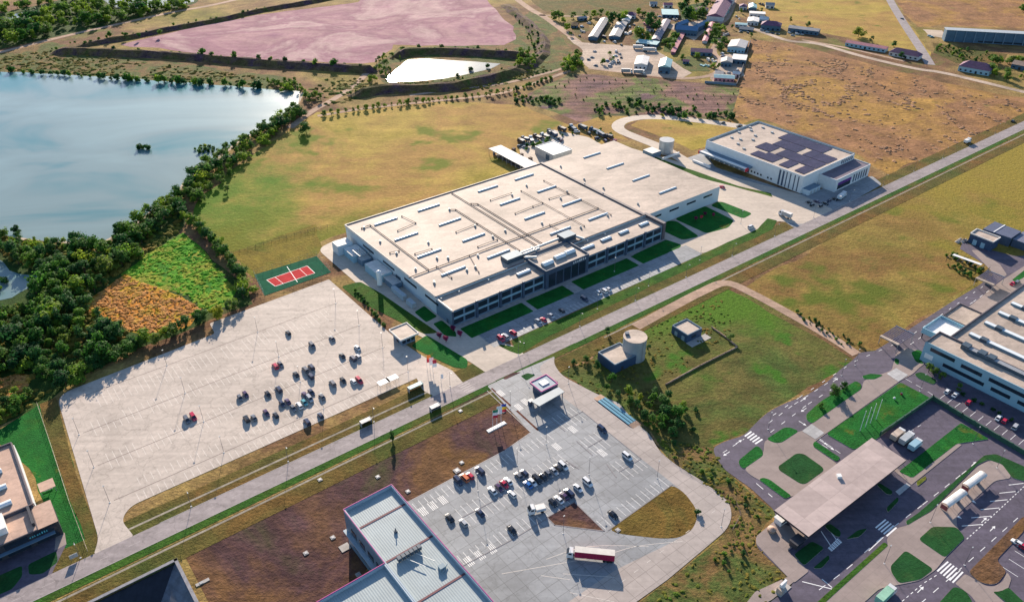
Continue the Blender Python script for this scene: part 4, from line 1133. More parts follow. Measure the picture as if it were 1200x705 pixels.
for k in range(6):
    boxpart('window', M_navy, wh, 39 + k * 3.0, 40.2 + k * 3.0, -12.65, -12.5, 1.2, 6.4)
for k in range(6):
    boxpart('window', M_navy, wh, 43 + k * 2.4, 44.2 + k * 2.4, -.12, 0, 8.6, 10.8)
mb = MB(); mb.prism([(1, -.05), (14, -.05), (14, -5), (1, -5)], 0, 3.4, 0, 1); mb.build('side_block', [M_wall, M_navy2], wh)
for k in range(3): boxpart('door', M_unit, wh, 3 + k * 3.6, 5 + k * 3.6, -5.1, -5, 0, 2.4)

# ================================================================== tall grey-roofed building at the bottom
TA = R(37.6)
tb = thing('office_block', 'tall building with pale seamed metal roof and thin magenta edging, at the bottom centre', 'building', (-41.6, 195.2, 0), TA)
HB = 16.0
# local: x = along U, y up (away from camera).  main bar: x -18.4..0, y -75..0 ; wing: x -70..-18.4, y -80..-27.4
mb = MB(); mb.prism([(-18.4, 0), (0, 0), (0, -95), (-18.4, -95)], 0, HB, 0, 1); mb.build('main_bar', [M_navy2, M_metalroof], tb)
mb = MB(); mb.prism([(-90, -27.4), (-18.45, -27.4), (-18.45, -95), (-90, -95)], 0, HB - .02, 0, 1); mb.build('side_wing', [M_navy2, M_metalroof], tb)
M_par = plain('blue_grey_parapet', (0.34, 0.42, 0.48), .5, 0, .08, .2)
parapet(tb, [(-18.2, -.2), (-.2, -.2), (-.2, -94.8), (-18.2, -94.8)], HB, HB + 1.2, .4, M_par)
parapet(tb, [(-89.8, -27.6), (-18.7, -27.6), (-18.7, -94.8), (-89.8, -94.8)], HB, HB + 1.19, .4, M_par)
mb = MB()
for a, b in (((-18.45, 0), (.05, 0)), ((.02, 0), (.02, -95)), ((-18.42, 0), (-18.42, -27.4)), ((-90, -27.38), (-18.5, -27.38))):
    a = Vector(a + (0,)); b = Vector(b + (0,)); mb.obox((a + b) / 2, (b - a).normalized(), (b - a).length, .22, HB + 1.2, HB + 1.36)
mb.build('edge_trim', M_magenta, tb)
for y in (-9.5, -26.6, -45):
    boxpart('roof_gutter', M_rust, tb, -17.9, -.5, y - .35, y + .35, HB + .02, HB + .14)
for y in (-4, -9.8, -15.5, -21):
    boxpart('window', M_glass, tb, -18.55, -18.4, y - 3.6, y, 9.0, 11.6)
    boxpart('window', M_glass, tb, -18.55, -18.4, y - 3.6, y, 3.0, 5.6)
boxpart('ledge', M_par, tb, -19.6, -18.4, -27.3, .4, 6.8, 7.3)
boxpart('entrance_slab', M_concrete, tb, -22, -18.6, -2, 1, 0, .25)
t_units = MB()
for k in range(6): t_units.box(-14.6 + k * 1.45, -13.4 + k * 1.45, -29.4, -27.9, HB + .4, HB + 1.8)
t_units.build('condenser_row', M_unit_d, tb)
part('roof_ladder', M_unit, tb, lambda m: [m.tube([(-12 + a, -30, HB + .9), (-9 + a, -36, HB + .9)], .12, 5) for a in (0, 3.4)])
part('vent_mast', M_unit_d, tb, lambda m: (m.cyl(-9, -18, HB, HB + 1.9, .2, 6), m.box(-9.5, -8.6, -18.5, -17.6, HB, HB + .8)))
part('roof_unit', M_skyb, tb, lambda m: (m.box(-6, -4, -40, -38.3, HB, HB + 1.3), m.tube([(-6, -41, HB + .6), (-3, -39, HB + .6)], .2, 5)))

# ================================================================== black fronted building at the left edge
lb = thing('office_building', 'flat roofed building with a black glass front and pinkish roof at the bottom left edge', 'building', tuple(W(68, 610, 6.5).xy) + (0,), SA)
mb = MB(); mb.prism([(-90, 0), (0, 0), (0, 12.3), (-90, 12.3)], 0, 6.5, 0, 1); mb.build('front_wing', [M_dark, M_roof_pink], lb)
mb = MB(); mb.prism([(-90, 12.35), (-5.2, 12.35), (-5.2, 52), (-90, 52)], 0, 6.9, 0, 1); mb.build('rear_hall', [M_navy, M_roof_pink], lb)
parapet(lb, [(-89.8, 12.6), (-5.5, 12.6), (-5.5, 51.8), (-89.8, 51.8)], 6.9, 7.7, .45, M_flash)
parapet(lb, [(-89.8, .3), (-6.3, .3), (-6.3, 12.0), (-89.8, 12.0)], 6.5, 6.62, .3, M_flash)
boxpart('roof_screen', M_dark, lb, -7.4, -6.6, 2.5, 12, 6.5, 8.0)
part('side_cladding', M_wall_white, lb, lambda m: m.box(-5.15, -4.9, 14, 51, 0, 6.6, bottom=True))
for k, y in enumerate((18.5, 28, 37.5, 47)):
    skylight(lb, -40, -11 - 0 * k, -0 + y, 6.9, 2.4, 1.3)
part('roof_plant', M_white, lb, lambda m: (m.box(-21, -14.5, 4.5, 12.5, 6.6, 9.4), m.box(-20, -19, 6, 7, 9.4, 10)))
for z0, z1 in ((.5, 2.8), (3.8, 5.9)):
    for k in range(9):
        boxpart('window', M_glass, lb, -8 - k * 9, -1 - k * 9, -.12, 0, z0, z1)
boxpart('canopy', M_navy2, lb, -88, -2, -1.6, -.15, 3.1, 3.4)
signboard(lb, -9.5, -.15, 4.4, 6.0, .8, 8, plain('teal_letters', (0.1, 0.45, 0.5), .5), seed=3)
boxpart('entrance_sign', M_magenta, lb, -27.5, -25.5, -.4, -.15, .4, 3.0)
boxpart('glazed_porch', M_wall, lb, -60, -45, -3.0, -.2, 0, 3.0)
sheet('paving', [Vector(p) for p in (tuple(W(-20, 690)), tuple(W(0, 702)), tuple(W(48, 700)), tuple(W(64, 665)), tuple(W(78, 637)), tuple(W(72, 618)), tuple(W(-30, 660)))], Z(5), M_road2)
sheet('paving', px((66, 622), (76, 624), (78, 637), (64, 645)), Z(6), M_walk)
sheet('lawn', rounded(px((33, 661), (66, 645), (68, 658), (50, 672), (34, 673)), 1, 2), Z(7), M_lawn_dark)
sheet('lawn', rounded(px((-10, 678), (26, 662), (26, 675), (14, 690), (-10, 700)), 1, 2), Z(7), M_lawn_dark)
sheet('lawn', rounded(px((66, 662), (84, 656), (100, 652), (96, 664), (70, 670), (62, 668)), 1, 2), Z(7), M_verge)
t = thing('garden_shelter', 'small open shelter with a square tan roof on the lawn beside the left edge building', 'shelter', tuple(W(57, 574)), SA)
boxpart('roof', M_roof_pink, t, -2.6, 2.6, -2.6, 2.6, 2.5, 2.75)
[pcyl('post', M_gray, t, a, b, 0, 2.5, .1, 5) for a in (-2.3, 2.3) for b in (-2.3, 2.3)]
boxpart('bench', M_gray, t, -1.6, 1.6, -.3, .3, .35, .5)

# ================================================================== big customs-side building on the right
RA = R(38.0)
rb = thing('factory', 'long building with blue grey walls, ribbon windows and tan roof at right edge', 'factory', (185.2, 288.3, 0), RA)
mb = MB(); mb.prism([(0, 0), (12, 0), (12, -150), (0, -150)], 0.0, 10.0, 0, 1); mb.build('office_front', [M_wall_teal, M_roof], rb)
mb = MB(); mb.prism([(12.05, -5.0), (110, -5.0), (110, -150), (12.05, -150)], 0, 9.6, 0, 1); mb.build('hall', [M_wall, M_roof], rb)
mb = MB()
mb.box(11.6, 12.2, -150, 0, 10, 10.7, bottom=True); mb.box(12.3, 110, -5.3, -4.8, 9.6, 10.5, bottom=True); mb.box(0, 11.5, -.4, 0, 10, 10.6, bottom=True)
mb.build('parapet', M_flash, rb)
part('parapet_cap', M_wall_teal, rb, lambda m: m.box(-.02, .35, -150, 0, 9.99, 10.25, bottom=True))
for a, b, z in ((3, 14, 7.0), (17, 26, 6.4), (29, 50, 6.4), (53, 62, 6.4), (65, 76, 6.4), (80, 100, 6.4), (10, 28, 2.6), (31, 39, 2.6), (42, 62, 2.6), (66, 84, 2.6), (88, 108, 2.6)):
    boxpart('ribbon_window', M_glass, rb, -.12, 0, -b, -a, z, z + 1.7)
boxpart('logo_panel', M_white, rb, -.15, 0, -5.2, -1.4, 2.6, 5.0)
for k, x in enumerate((22, 36.5, 50, 63)):
    skylight_o = MB()
    skylight_o.box(x - 1.1, x + 1.1, -140, -9, 9.6, 10.6, 0, 1, True)
    skylight_o.build('ridge_skylight', [M_skyb, M_skyl], rb)
    boxpart('skylight_hatch', M_unit_d, rb, x - 1.3, x + 1.3, -17, -14, 9.6, 11.0)
mb = MB(); mb.box(7.5, 10, -64, -14, 10, 11.6, 0, 1); mb.build('roof_duct', [M_unit_d, M_gray], rb)
for y in (-13, -20, -24): boxpart('air_handling_unit', M_unit_d, rb, 7.6, 11.2, y - 2, y + 1.2, 10, 12.2)
mb = MB(); mb.prism([(16, -4.7), (33, -4.7), (33, 9), (16, 9)], 3.2, 4.6, 0, 1, True)
mb.build('loading_bay_roof', [M_wall_teal, M_white], rb)
parapet(rb, [(16.2, -4.5), (32.8, -4.5), (32.8, 8.8), (16.2, 8.8)], 4.6, 6.0, .4, M_wall_teal)
[pcyl('post', M_dark, rb, a, 8.3, 0, 3.2, .25, 6) for a in (17, 22, 27, 32)]
mb = MB(); mb.prism([(35, -4.6), (52, -4.6), (52, 9), (35, 9)], 0, 4.6, 0, 1); mb.build('side_block', [M_wall, M_roof], rb)
parapet(rb, [(35.2, -4.4), (51.8, -4.4), (51.8, 8.8), (35.2, 8.8)], 4.6, 5.2, .35, M_flash)
sheet('paving', px((1087, 392), (1095, 388), (1118, 372), (1140, 356), (1172, 330), (1200, 312), (1230, 300), (1230, 330), (1115, 400)), 0.1 + Z(9), M_walk)
sheet('lawn', rounded(px((1186, 328), (1205, 313), (1215, 316), (1190, 331)), .5, 2), .1 + Z(12), M_lawn)

# ================================================================== customs canopy
cv = [Vector((140.6, 231.1, 0)), Vector((148.9, 218.8, 0)), Vector((100.7, 182.5, 0)), Vector((92.3, 194.2, 0))]
cc_ = sum(cv, Vector()) / 4
ct = thing('customs_canopy', 'long flat pinkish canopy on columns over the violet road lanes at lower right', 'canopy', tuple(cc_))
M_can = hard_mat('pink_grey_roofing', (0.44, 0.35, 0.32), (7, 7), R(37), .08, .22, .8, .25, joint=.12)
mb = MB(); mb.prism([tuple((p - cc_)[:2]) for p in cv], 4.7, 5.5, 0, 1, True); mb.build('roof', [M_dark, M_can], ct)
mb = MB()
dU = (cv[0] - cv[3]).normalized(); dV = (cv[1] - cv[0]).normalized()
for a in (-26, -15.6, -5.2, 5.2, 15.6, 26):
    for b in (-4.2, 4.2):
        p = dU * a + dV * b; pcyl('column', M_concrete, ct, p.x, p.y, 0, 4.7, .35, 8)
p = W(983, 558.5, 5.5) - cc_
mb = MB(); mb.box(p.x - .8, p.x + .8, p.y - .8, p.y + .8, 5.5, 6.5); mb.build('roof_unit', M_white, ct)
for k, (a, b, lab) in enumerate(((-26, 9.5, 'added dark block for a canopy support shadow at the big canopy lower left end'), (-12, -9.5, 'narrow white inspection booth on the paving at the upper left edge of the big canopy'))):
    if k == 0: q = W(933, 638)  # dark block added where the canopy support's shadow lies
    else: q = W(915, 611)
    o = thing('booth_or_shadow_block', lab, 'booth', tuple(q), R(37), 'booths beside the customs canopy')
    mb = MB(); mb.prism([(-2.2, -1.4), (2.2, -1.4), (2.2, 1.4), (-2.2, 1.4)], 0.1, 2.6, 0, 1); mb.build('walls', [M_dark if k == 0 else M_white, M_dark if k == 0 else M_white], o)
    boxpart('roof', M_dark if k == 0 else M_white, o, -2.5, 2.5, -1.7, 1.7, 2.6, 2.8)
    boxpart('window', M_glass, o, -1.8, 1.8, -1.48, -1.4, 1.1, 2.2)

# bus shelters with barrel roofs
for k, (a, b, lab) in enumerate((((1132.5, 568.6), (1153, 553.5), 'upper right one of two shelters with pale barrel roofs on the tan platform'), ((1108, 590.5), (1130, 574.5), 'lower left one of two shelters with pale barrel roofs on the tan platform'))):
    pa, pb = W(a[0], a[1], 3), W(b[0], b[1], 3)
    m_ = (pa + pb) / 2; ang = math.atan2((pb - pa).y, (pb - pa).x); L = (pb - pa).length
    o = thing('bus_shelter', lab, 'shelter', (m_.x, m_.y, .1), ang, 'barrel roofed shelters')
    mb = MB(); n = 7
    prof = [(1.5 * math.cos(math.pi * q / n), 2.5 + .8 * math.sin(math.pi * q / n)) for q in range(n + 1)]
    for (ya, za), (yb, zb) in zip(prof, prof[1:]):
        mb.face([(-L / 2, ya, za), (L / 2, ya, za), (L / 2, yb, zb), (-L / 2, yb, zb)])
        mb.face([(-L / 2, ya, za - .06), (L / 2, ya, za - .06), (L / 2, yb, zb - .06), (-L / 2, yb, zb - .06)])
    mb.build('roof', M_roof_white, o)
    [pcyl('post', M_red if False else M_gray, o, x, y, 0, 2.5, .08, 6) for x in (-L / 2 + .2, -L / 6, L / 6, L / 2 - .2) for y in (-1.3, 1.3)]
    boxpart('end_panel', plain('red_brown_panel', (0.25, .06, .06), .6), o, -L / 2 - .05, -L / 2 + .05, -1.2, 1.2, .3, 2.2)
    boxpart('bench', M_dark, o, -L / 4, L / 4, .4, .9, .4, .5)
    boxpart('ticket_cabinet', M_navy, o, L * .12, L * .12 + 1.4, -.9, .2, 0, 2.0)

# ================================================================== pump house, water tank, small substation
t = thing('pump_house', 'low dark blue pump house with flat cream roof built against the round water tank', 'pump house', (38.7, 287.4, 0), R(35))
mb = MB(); mb.prism([(0, 0), (13.0, 0), (13.0, -11.5), (0, -11.5)], 0, 4.6, 0, 1); mb.build('walls', [M_darkblue, M_roof], t)
parapet(t, [(.2, -.2), (12.8, -.2), (12.8, -11.3), (.2, -11.3)], 4.6, 5.2, .4, M_navy2)
boxpart('door', M_dark, t, 4, 5.4, -11.6, -11.5, 0, 2.3)
t = thing('water_tank', 'tall round pale grey water tank with cream lid beside the dark blue pump house', 'water tank', (55.4, 290.6, 0))
mb = MB(); mb.cyl(0, 0, 0, 11.3, 5.3, 36, 0, 1); mb.build('shell', [plain('grey_tank_steel', (0.31, 0.35, 0.38), .5, .2, .15, .3), M_roof], t)
mb = MB(); mb.cyl(0, 0, 11.05, 11.45, 5.42, 36, 0, 1); mb.build('lid', [M_gray, M_roof], t)
boxpart('roof_hatch', M_navy, t, -4.4, -2.6, .8, 2.6, 11.45, 12.3)
mb = MB(); [mb.tube([(5.4 * math.cos(a), 5.4 * math.sin(a), 0), (5.4 * math.cos(a), 5.4 * math.sin(a), 11.4)], .06, 4) for a in (-1.0, -.92)]; mb.build('ladder', M_gray, t)
t = thing('substation', 'small cube like dark blue substation with a cream roof on the green meadow', 'substation', (75.9, 309.4, 0), R(36))
mb = MB(); mb.prism([(0, 0), (9.8, 0), (9.8, -10), (0, -10)], 0, 4.0, 0, 1); mb.build('walls', [M_darkblue, M_roof], t)
parapet(t, [(.2, -.2), (9.6, -.2), (9.6, -9.8), (.2, -9.8)], 4.0, 4.5, .35, M_navy2)
for y in (-3, -7.5): boxpart('door', M_skyb, t, -.1, 0, y - .9, y + .9, .1, 2.5)
boxpart('window', M_glass, t, 3, 6, -10.1, -10, 1.4, 2.6)
boxpart('concrete_apron', M_concrete, t, -.5, 12.5, -14, -10.05, 0, .15)
# field wall
def low_wall(name, label, pts, h, w, mat, cat='wall', pier=None):
    p = px(*pts); o = thing(name, label, cat, tuple(p[0]))
    mb = MB()
    if cat == 'fence':
        for a, b in zip(p, p[1:]):
            for q in range(4): mb.tube([a - p[0] + Vector((0, 0, .1 + (h - .1) * q / 3)), b - p[0] + Vector((0, 0, .1 + (h - .1) * q / 3))], .035, 4)
        mb.build('rails', mat, o)
    else:
        for a, b in zip(p, p[1:]):
            mb.obox((a + b) / 2 - p[0], (b - a).normalized(), (b - a).length + w, w, -.1, h)
        mb.build('wall_run', mat, o)
    if pier:
        for a, b in zip(p, p[1:]):
            n = max(1, int((b - a).length / pier))
            mb = MB()
            for i in range(n + 1):
                q = a.lerp(b, i / n) - p[0]; mb.cyl(q.x, q.y, 0, h + .2, max(.06, w * .6), 6)
            mb.build('posts', mat, o)
    return o
low_wall('boundary_wall', 'low tan boundary wall bending round the meadow below the small dark blue substation', [(780, 451), (820, 429), (864, 407), (851, 396), (834, 384)], .8, .3, M_track, 'wall', 4)
low_wall('wire_fence', 'thin dark wire fence crossing the dry field above the sports court', [(262, 300), (300, 290), (345, 276), (384, 266)], 1.6, .12, M_duct, 'fence', 4)
low_wall('wire_fence', 'thin fence on the green meadow beside the left edge of the pale parking lot', [(44, 474), (62, 528), (82, 590), (103, 646)], 1.4, .10, M_roof, 'fence', 3)
low_wall('clipped_hedge', 'dark green clipped hedge along the violet yard below the flagpole lawn', [(1031, 510.5), (1092, 468), (1126, 489), (1200, 533)], 2.2, .5, plain('dark_green_hedge', (0.03, 0.09, 0.06), .8, 0, .3, .5), 'hedge', 5)
low_wall('site_fence', 'thin fence along the right side of the curved cream road and the scrub', [(742, 490), (760, 506), (772, 524), (795, 545), (832, 566), (862, 588), (868, 604), (858, 622)], 1.4, .1, M_duct, 'fence', 4)
# weighbridge
a, b = W(701, 470), W(737, 497.5)
d = (b - a); L = d.length; ang = math.atan2(d.y, d.x)
t = thing('weighbridge', 'flat truck weighbridge of three long blue steel strips beside the cream road', 'weighbridge', tuple((a + b) / 2 + Vector((1.5, 1, 0))), ang)
M_wb = plain('weighbridge_blue', (0.045, 0.20, 0.30), .45, .2, .12, .5)
for y in (-1.55, 0.0, 1.55): boxpart('deck_strip', M_wb, t, -L / 2, L / 2, y - .58, y + .58, .05, .45)
boxpart('base_frame', M_dark, t, -L / 2, L / 2, -2.4, 2.4, .03, .2)
for s_ in (-1, 1):
    mb = MB(); e = L / 2 * s_
    mb.face([(e, -2.2, .42), (e + 3 * s_, -2.2, .06), (e + 3 * s_, 2.2, .06), (e, 2.2, .42)]); mb.face([(e, -2.2, .42), (e, 2.2, .42), (e, 2.2, 0), (e, -2.2, 0)])
    mb.build('ramp', M_track, t)

# gate pavilion and its canopy
t = thing('gate_pavilion', 'small square gate building with magenta roof edging at the plaza entrance', 'gatehouse', tuple(W(637, 459)), SA)
mb = MB(); mb.prism([(-3.6, -3), (3.6, -3), (3.6, 3), (-3.6, 3)], .1, 4.2); mb.build('walls', M_navy, t)
boxpart('window', M_glass, t, -3, 3, -3.1, -3, 1.0, 2.8)
rf = boxpart('roof', plain('blue_grey_roof', (.22, .30, .36), .6), t, -4.6, 4.6, -4, 4, 4.2, 4.9)
parapet(t, [(-4.5, -3.9), (4.5, -3.9), (4.5, 3.9), (-4.5, 3.9)], 4.7, 5.2, .4, M_magenta, 'roof_edging')
boxpart('roof_light', M_white, t, -1.8, 1.8, -1.5, 1.5, 4.9, 5.3)
boxpart('stair_frame', M_dark, t, 5.0, 6.2, -2, -.5, 0, 4.0)
cv2 = [W(622.4, 469.7, 4.6), W(654, 452.8, 4.6), W(661.5, 458.6, 4.6), W(632, 475.5, 4.6)]
c2 = sum(cv2, Vector()) / 4; c2.z = 0
t = thing('gate_canopy', 'flat pale grey canopy on thin columns in front of the small magenta edged gate building', 'canopy', tuple(c2))
mb = MB(); mb.prism([tuple((p - c2)[:2]) for p in cv2], 4.2, 4.6, 0, 1, True); mb.build('roof', [M_gray, plain('grey_green_roof', (.42, .46, .46), .6, 0, .06, .3)], t)
mb = MB()
for i in range(4):
    p = (cv2[i] - c2) * .88; pcyl('column', M_gray, t, p.x, p.y, 0, 4.2, .2, 6)
for k, (x, y, lab) in enumerate(((648, 463.5, 'small dark toll booth in the shade of the pale grey gate canopy, right one'), (622, 474, 'small dark toll booth at the left end of the pale grey gate canopy'))):
    o = thing('toll_booth', lab, 'booth', tuple(W(x, y)), SA, 'toll booths at the plaza gate')
    boxpart('cabin', M_navy, o, -1, 1, -.8, .8, 0.02, 2.4); boxpart('window', M_glass, o, -.8, .8, -.86, -.8, 1.1, 2.0); boxpart('roof', M_gray, o, -1.15, 1.15, -.95, .95, 2.4, 2.55)

# gatehouse by the factory entrance
gq = [W(460, 387, 4.4), W(473.7, 379.5, 4.4), W(486, 389.5, 4.4), W(472.5, 398, 4.4)]
gc = sum(gq, Vector()) / 4; gc.z = 0
t = thing('gatehouse', 'small square gatehouse with overhanging cream roof between the parking lot and the factory drive', 'gatehouse', tuple(gc), SA)
boxpart('walls', M_navy2, t, -3.6, 3.6, -4.0, 4.0, .02, 3.9)
mb = MB(); mb.box(-4.9, 4.9, -5.4, 5.4, 3.9, 4.4, 0, 1, True); mb.build('roof', [M_white, M_roof], t)
parapet(t, [(-4.8, -5.3), (4.8, -5.3), (4.8, 5.3), (-4.8, 5.3)], 4.4, 4.8, .3, M_flash_l)
for x in (-2.4, 0, 2.4): boxpart('window', M_glass, t, x - .9, x + .9, -4.1, -4.0, 1, 2.8)
boxpart('door', M_glass, t, -3.7, -3.6, -1, 1, .1, 2.4)

# sheds and shelters by the lot entrance
def wait_shelter(x, y, label, rot, L=5, mat=None):
    o = thing('bus_shelter', label, 'shelter', tuple(W(x, y)), rot)
    boxpart('roof', mat or M_roof_white, o, -L / 2, L / 2, -1.1, 1.1, 2.2, 2.35)
    boxpart('back_wall', M_wall, o, -L / 2 + .1, L / 2 - .1, 1.0, 1.1, .2, 2.2)
    boxpart('side_panel', M_gray, o, -L / 2, -L / 2 + .1, -1.0, 1.0, .1, 2.5); boxpart('side_panel', M_gray, o, L / 2 - .1, L / 2, -1.0, 1.0, .1, 2.5)
    boxpart('bench', M_dark, o, -L / 3, L / 3, .4, .9, .4, .5)
    return o
wait_shelter(429, 497, 'white bus shelter on the upper side of the main road below the pale lot', SA, 4.8)
wait_shelter(510, 480, 'white bus shelter on the lower side of the main road near the plaza', SA, 4.6)
wait_shelter(487, 456, 'teal roofed shelter on the grass strip beside the parking lot exit', SA, 7, plain('teal_roof', (.25, .48, .48), .5))
for k, (x, y, lab) in enumerate(((450, 452, 'left one of two small white bicycle shelters at the pale parking lot edge'), (460, 447.5, 'right one of two small white bicycle shelters at the pale parking lot edge'))):
    o = thing('bicycle_shelter', lab, 'shelter', tuple(W(x, y)), SA, 'bicycle shelters by the lot')
    boxpart('roof', M_white, o, -2.6, 2.6, -1.6, 1.6, 2.3, 2.45)
    [pcyl('post', M_gray, o, a, b, 0, 2.3, .07, 5) for a in (-2.4, 2.4) for b in (-1.4, 1.4)]
    mb = MB(); [mb.tube([(a, -.6, 0), (a, -.6, .8), (a, .6, .8), (a, .6, 0)], .04, 4) for a in (-2, -1, 0, 1, 2)]; mb.build('racks', M_dark, o)
t = thing('notice_board', 'small grey notice board on two posts beside the road at the left edge building', 'sign', tuple(W(88, 655)), SA)
boxpart('board', M_unit, t, -1.3, 1.3, -.08, .08, .9, 2.6); [pcyl('post', M_gray, t, a, 0, 0, .9, .06, 5) for a in (-1, 1)]
t = thing('monument_sign', 'pale angular entrance sign beside the violet road at the bottom right', 'sign', tuple(W(916, 690)), R(40))
boxpart('slab', M_white, t, -1.6, 1.6, -.35, .35, 0, 3.6); boxpart('slab_wing', M_roof, t, -2.6, -1.3, -1.4, .6, 0, 2.4); boxpart('plinth', M_concrete, t, -3, 3, -1.6, 1.2, 0, .25)
t = thing('stone_slab', 'long white concrete slab lying on the dark field beside the black lined basin', 'slab', tuple(W(237.5, 682)), SA)
boxpart('slab', M_concrete, t, -2.2, 2.2, -.6, .6, 0, .25); boxpart('hatch', M_gray, t, -1, .2, -.5, .5, .3, .36)

# white manhole covers in the dark field
MH = [(375, 562, 'nearest the road, upper left'), (442.7, 558.6, 'left of the small tree and above the tall building'), (478, 575.7, 'beside the top corner of the tall building'), (390, 629.7, 'just left of the tall building'), (358.5, 648, 'farthest left in the middle of the dark field'), (420, 673, 'in the shadow of the tall building'), (535.5, 551.5, 'larger one at the plaza edge by the red cars'), (541, 542, 'smaller one at the plaza edge by the red cars'), (539.5, 481.5, 'near the road, left of the three flags'), (590, 482, 'right of the three flags'), (724, 621, 'on the edge of the olive traffic island')]
proto = None
for x, y, w in MH:
    if proto is None:
        o = proto = thing('manhole', '', 'manhole', (0, 0, 0), SA, 'white square manholes')
        boxpart('collar', M_concrete, o, -.8, .8, -.8, .8, 0, .3); boxpart('cover', M_gray, o, -.45, .45, -.45, .45, .35, .4)
    else: o = copy_tree(proto)
    o.location = W(x, y); o['label'] = 'square white manhole on the grass, ' + w
    if 'larger' in w: o.scale = (1.5, 1.5, 1.2)

# flags
def flag_pole(x, y, h, bands, label, rot=R(20), L=1.5, H=2.6, vertical=True):
    o = thing('flagpole', label, 'flag', tuple(W(x, y)), rot)
    mb = MB(); mb.cyl(0, 0, 0, h, .09, 6, r1=.05); mb.build('pole', M_white, o)
    mb = MB(); n = len(bands); mats = []
    for i, c in enumerate(bands):
        z1 = h - .1 - H * i / n; z0 = h - .1 - H * (i + 1) / n
        for k in range(4):
            xa, xb = .1 + L * k / 4, .1 + L * (k + 1) / 4
            ya, yb = .12 * math.sin(k * 1.7), .12 * math.sin((k + 1) * 1.7)
            mb.face([(xa, ya, z0), (xb, yb, z0), (xb, yb, z1), (xa, ya, z1)], i)
        mats.append(c)
    f = mb.build('flag', mats, o)
    sd = f.modifiers.new('thickness', 'SOLIDIFY'); sd.thickness = .03
    return o
F = lambda n, c: plain('flag_' + n, c, .8, 0, .05)
fg, fw, fr, fb, fy, fo = F('green', (.02, .22, .12)), F('white', (.8, .8, .8)), F('red', (.55, .03, .06)), F('blue', (.02, .06, .35)), F('yellow', (.75, .5, .03)), F('orange', (.75, .22, .05))
flag_pole(577.5, 499.5, 8.6, [fg, fw, fr], 'flagpole with green, white and red flag, leftmost of three at the plaza corner', L=2.2, H=4.2)
flag_pole(582.3, 497.3, 9.6, [fw], 'flagpole with plain white flag, middle of three at the plaza corner', L=2.2, H=4.2)
flag_pole(587.2, 494.8, 9.6, [fb, fy, fr], 'flagpole with blue, yellow and red flag, rightmost of three at the plaza corner', L=2.2, H=4.2)
t = thing('flag_plinth', 'long low white plinth under the three coloured flags in the dark field', 'plinth', tuple(W(581.5, 500)), R(38)); boxpart('slab', M_white, t, -4.5, 4.5, -.9, .7, 0, .3); boxpart('step', M_concrete, t, -4.7, 4.7, -1.3, -.9, 0, .15)
flag_pole(500.5, 432, 7.5, [fo, fr], 'flagpole with orange and red flag, leftmost of three on the lawn by the gatehouse', L=1.8, H=4)
flag_pole(504, 435, 7.5, [fw], 'flagpole with white flag, middle of three on the lawn by the gatehouse', L=1.8, H=4)
flag_pole(507.5, 437.5, 7.5, [fr, fw], 'flagpole with red and white flag, rightmost of three on the lawn by the gatehouse', L=1.8, H=4)
flag_pole(517, 449, 5, [fw], 'short white banner pole beside the road at the corner of the gatehouse lawn', L=1.0, H=2.4)
for k, (x, y) in enumerate(((1007.5, 505), (1013.7, 500.7), (1019.5, 496), (1026.2, 491.5))):
    o = thing('flagpole', 'tall bare white flagpole on the dark green lawn, ' + nth(k, 4) + ' of four', 'flagpole', tuple(W(x, y)), 0, 'bare flagpoles on the customs lawn')
    mb = MB(); mb.cyl(0, 0, .1, 10.5, .16, 6, r1=.10); mb.build('pole', M_white, o); mb = MB(); mb.cyl(0, 0, 10.5, 10.75, .16, 6); mb.build('finial', M_white, o)
t = thing('globe_lamp', 'small white globe lamp on the dark green lawn right of the four flagpoles', 'lamp', tuple(W(1047.5, 468))); mb = MB(); mb.cyl(0, 0, 0, .5, .12, 6); mb.build('post', M_gray, t); mb = MB(); mb.cyl(0, 0, .5, .9, .3, 8, r1=.55); mb.cyl(0, 0, .9, 1.4, .55, 8, r1=.25); mb.build('globe', M_white, t)
t = thing('litter_bin', 'small red bin on the dark green lawn near the crossing', 'bin', tuple(W(1056, 462.5))); mb = MB(); mb.cyl(0, 0, .1, 1.0, .4, 8, r1=.5); mb.build('barrel', M_red, t); mb = MB(); mb.cyl(0, 0, 1.0, 1.15, .52, 8); mb.build('lid', M_dark, t)

# security gates over the road on the right
M_roofslat = plain('dark_violet_slats', (.07, .06, .10), .6)
def road_gate(x, y, ang, w, d, label, n=5):
    o = thing('road_gate', label, 'gate', tuple(W(x, y)), ang)
    mb = MB(); mb.box(-w / 2, w / 2, d / 2 - 1.6, d / 2, 4.2, 4.8, bottom=True); mb.build('roof_beam', M_roof, o)
    mb = MB(); [mb.box(-w / 2 + (w - .7) * i / (2 * n - 1), -w / 2 + (w - .7) * i / (2 * n - 1) + .55, -d / 2, d / 2 - 1.7, 4.3, 4.6, bottom=True) for i in range(2 * n)]; mb.build('slat_roof', M_roofslat, o)
    boxpart('front_beam', M_navy2, o, -w / 2, w / 2, -d / 2 - .3, -d / 2, 4.2, 4.7)
    [pcyl('post', M_gray, o, a, b, 0, 4.3, .15, 6) for a in (-w / 2 + .2, w / 2 - .2) for b in (-d / 2, d / 2 - .5)]
    boxpart('booth', M_navy, o, -1, 1, -1, 1, .15, 2.6)
    return o
road_gate(1048, 402, RA + R(90), 9, 14, 'open framed security gate across the road nearest the tan building front', 5)
road_gate(1157, 334, RA + R(90), 9, 13, 'open framed security gate across the road farther up beside the vine covered pergola', 5)

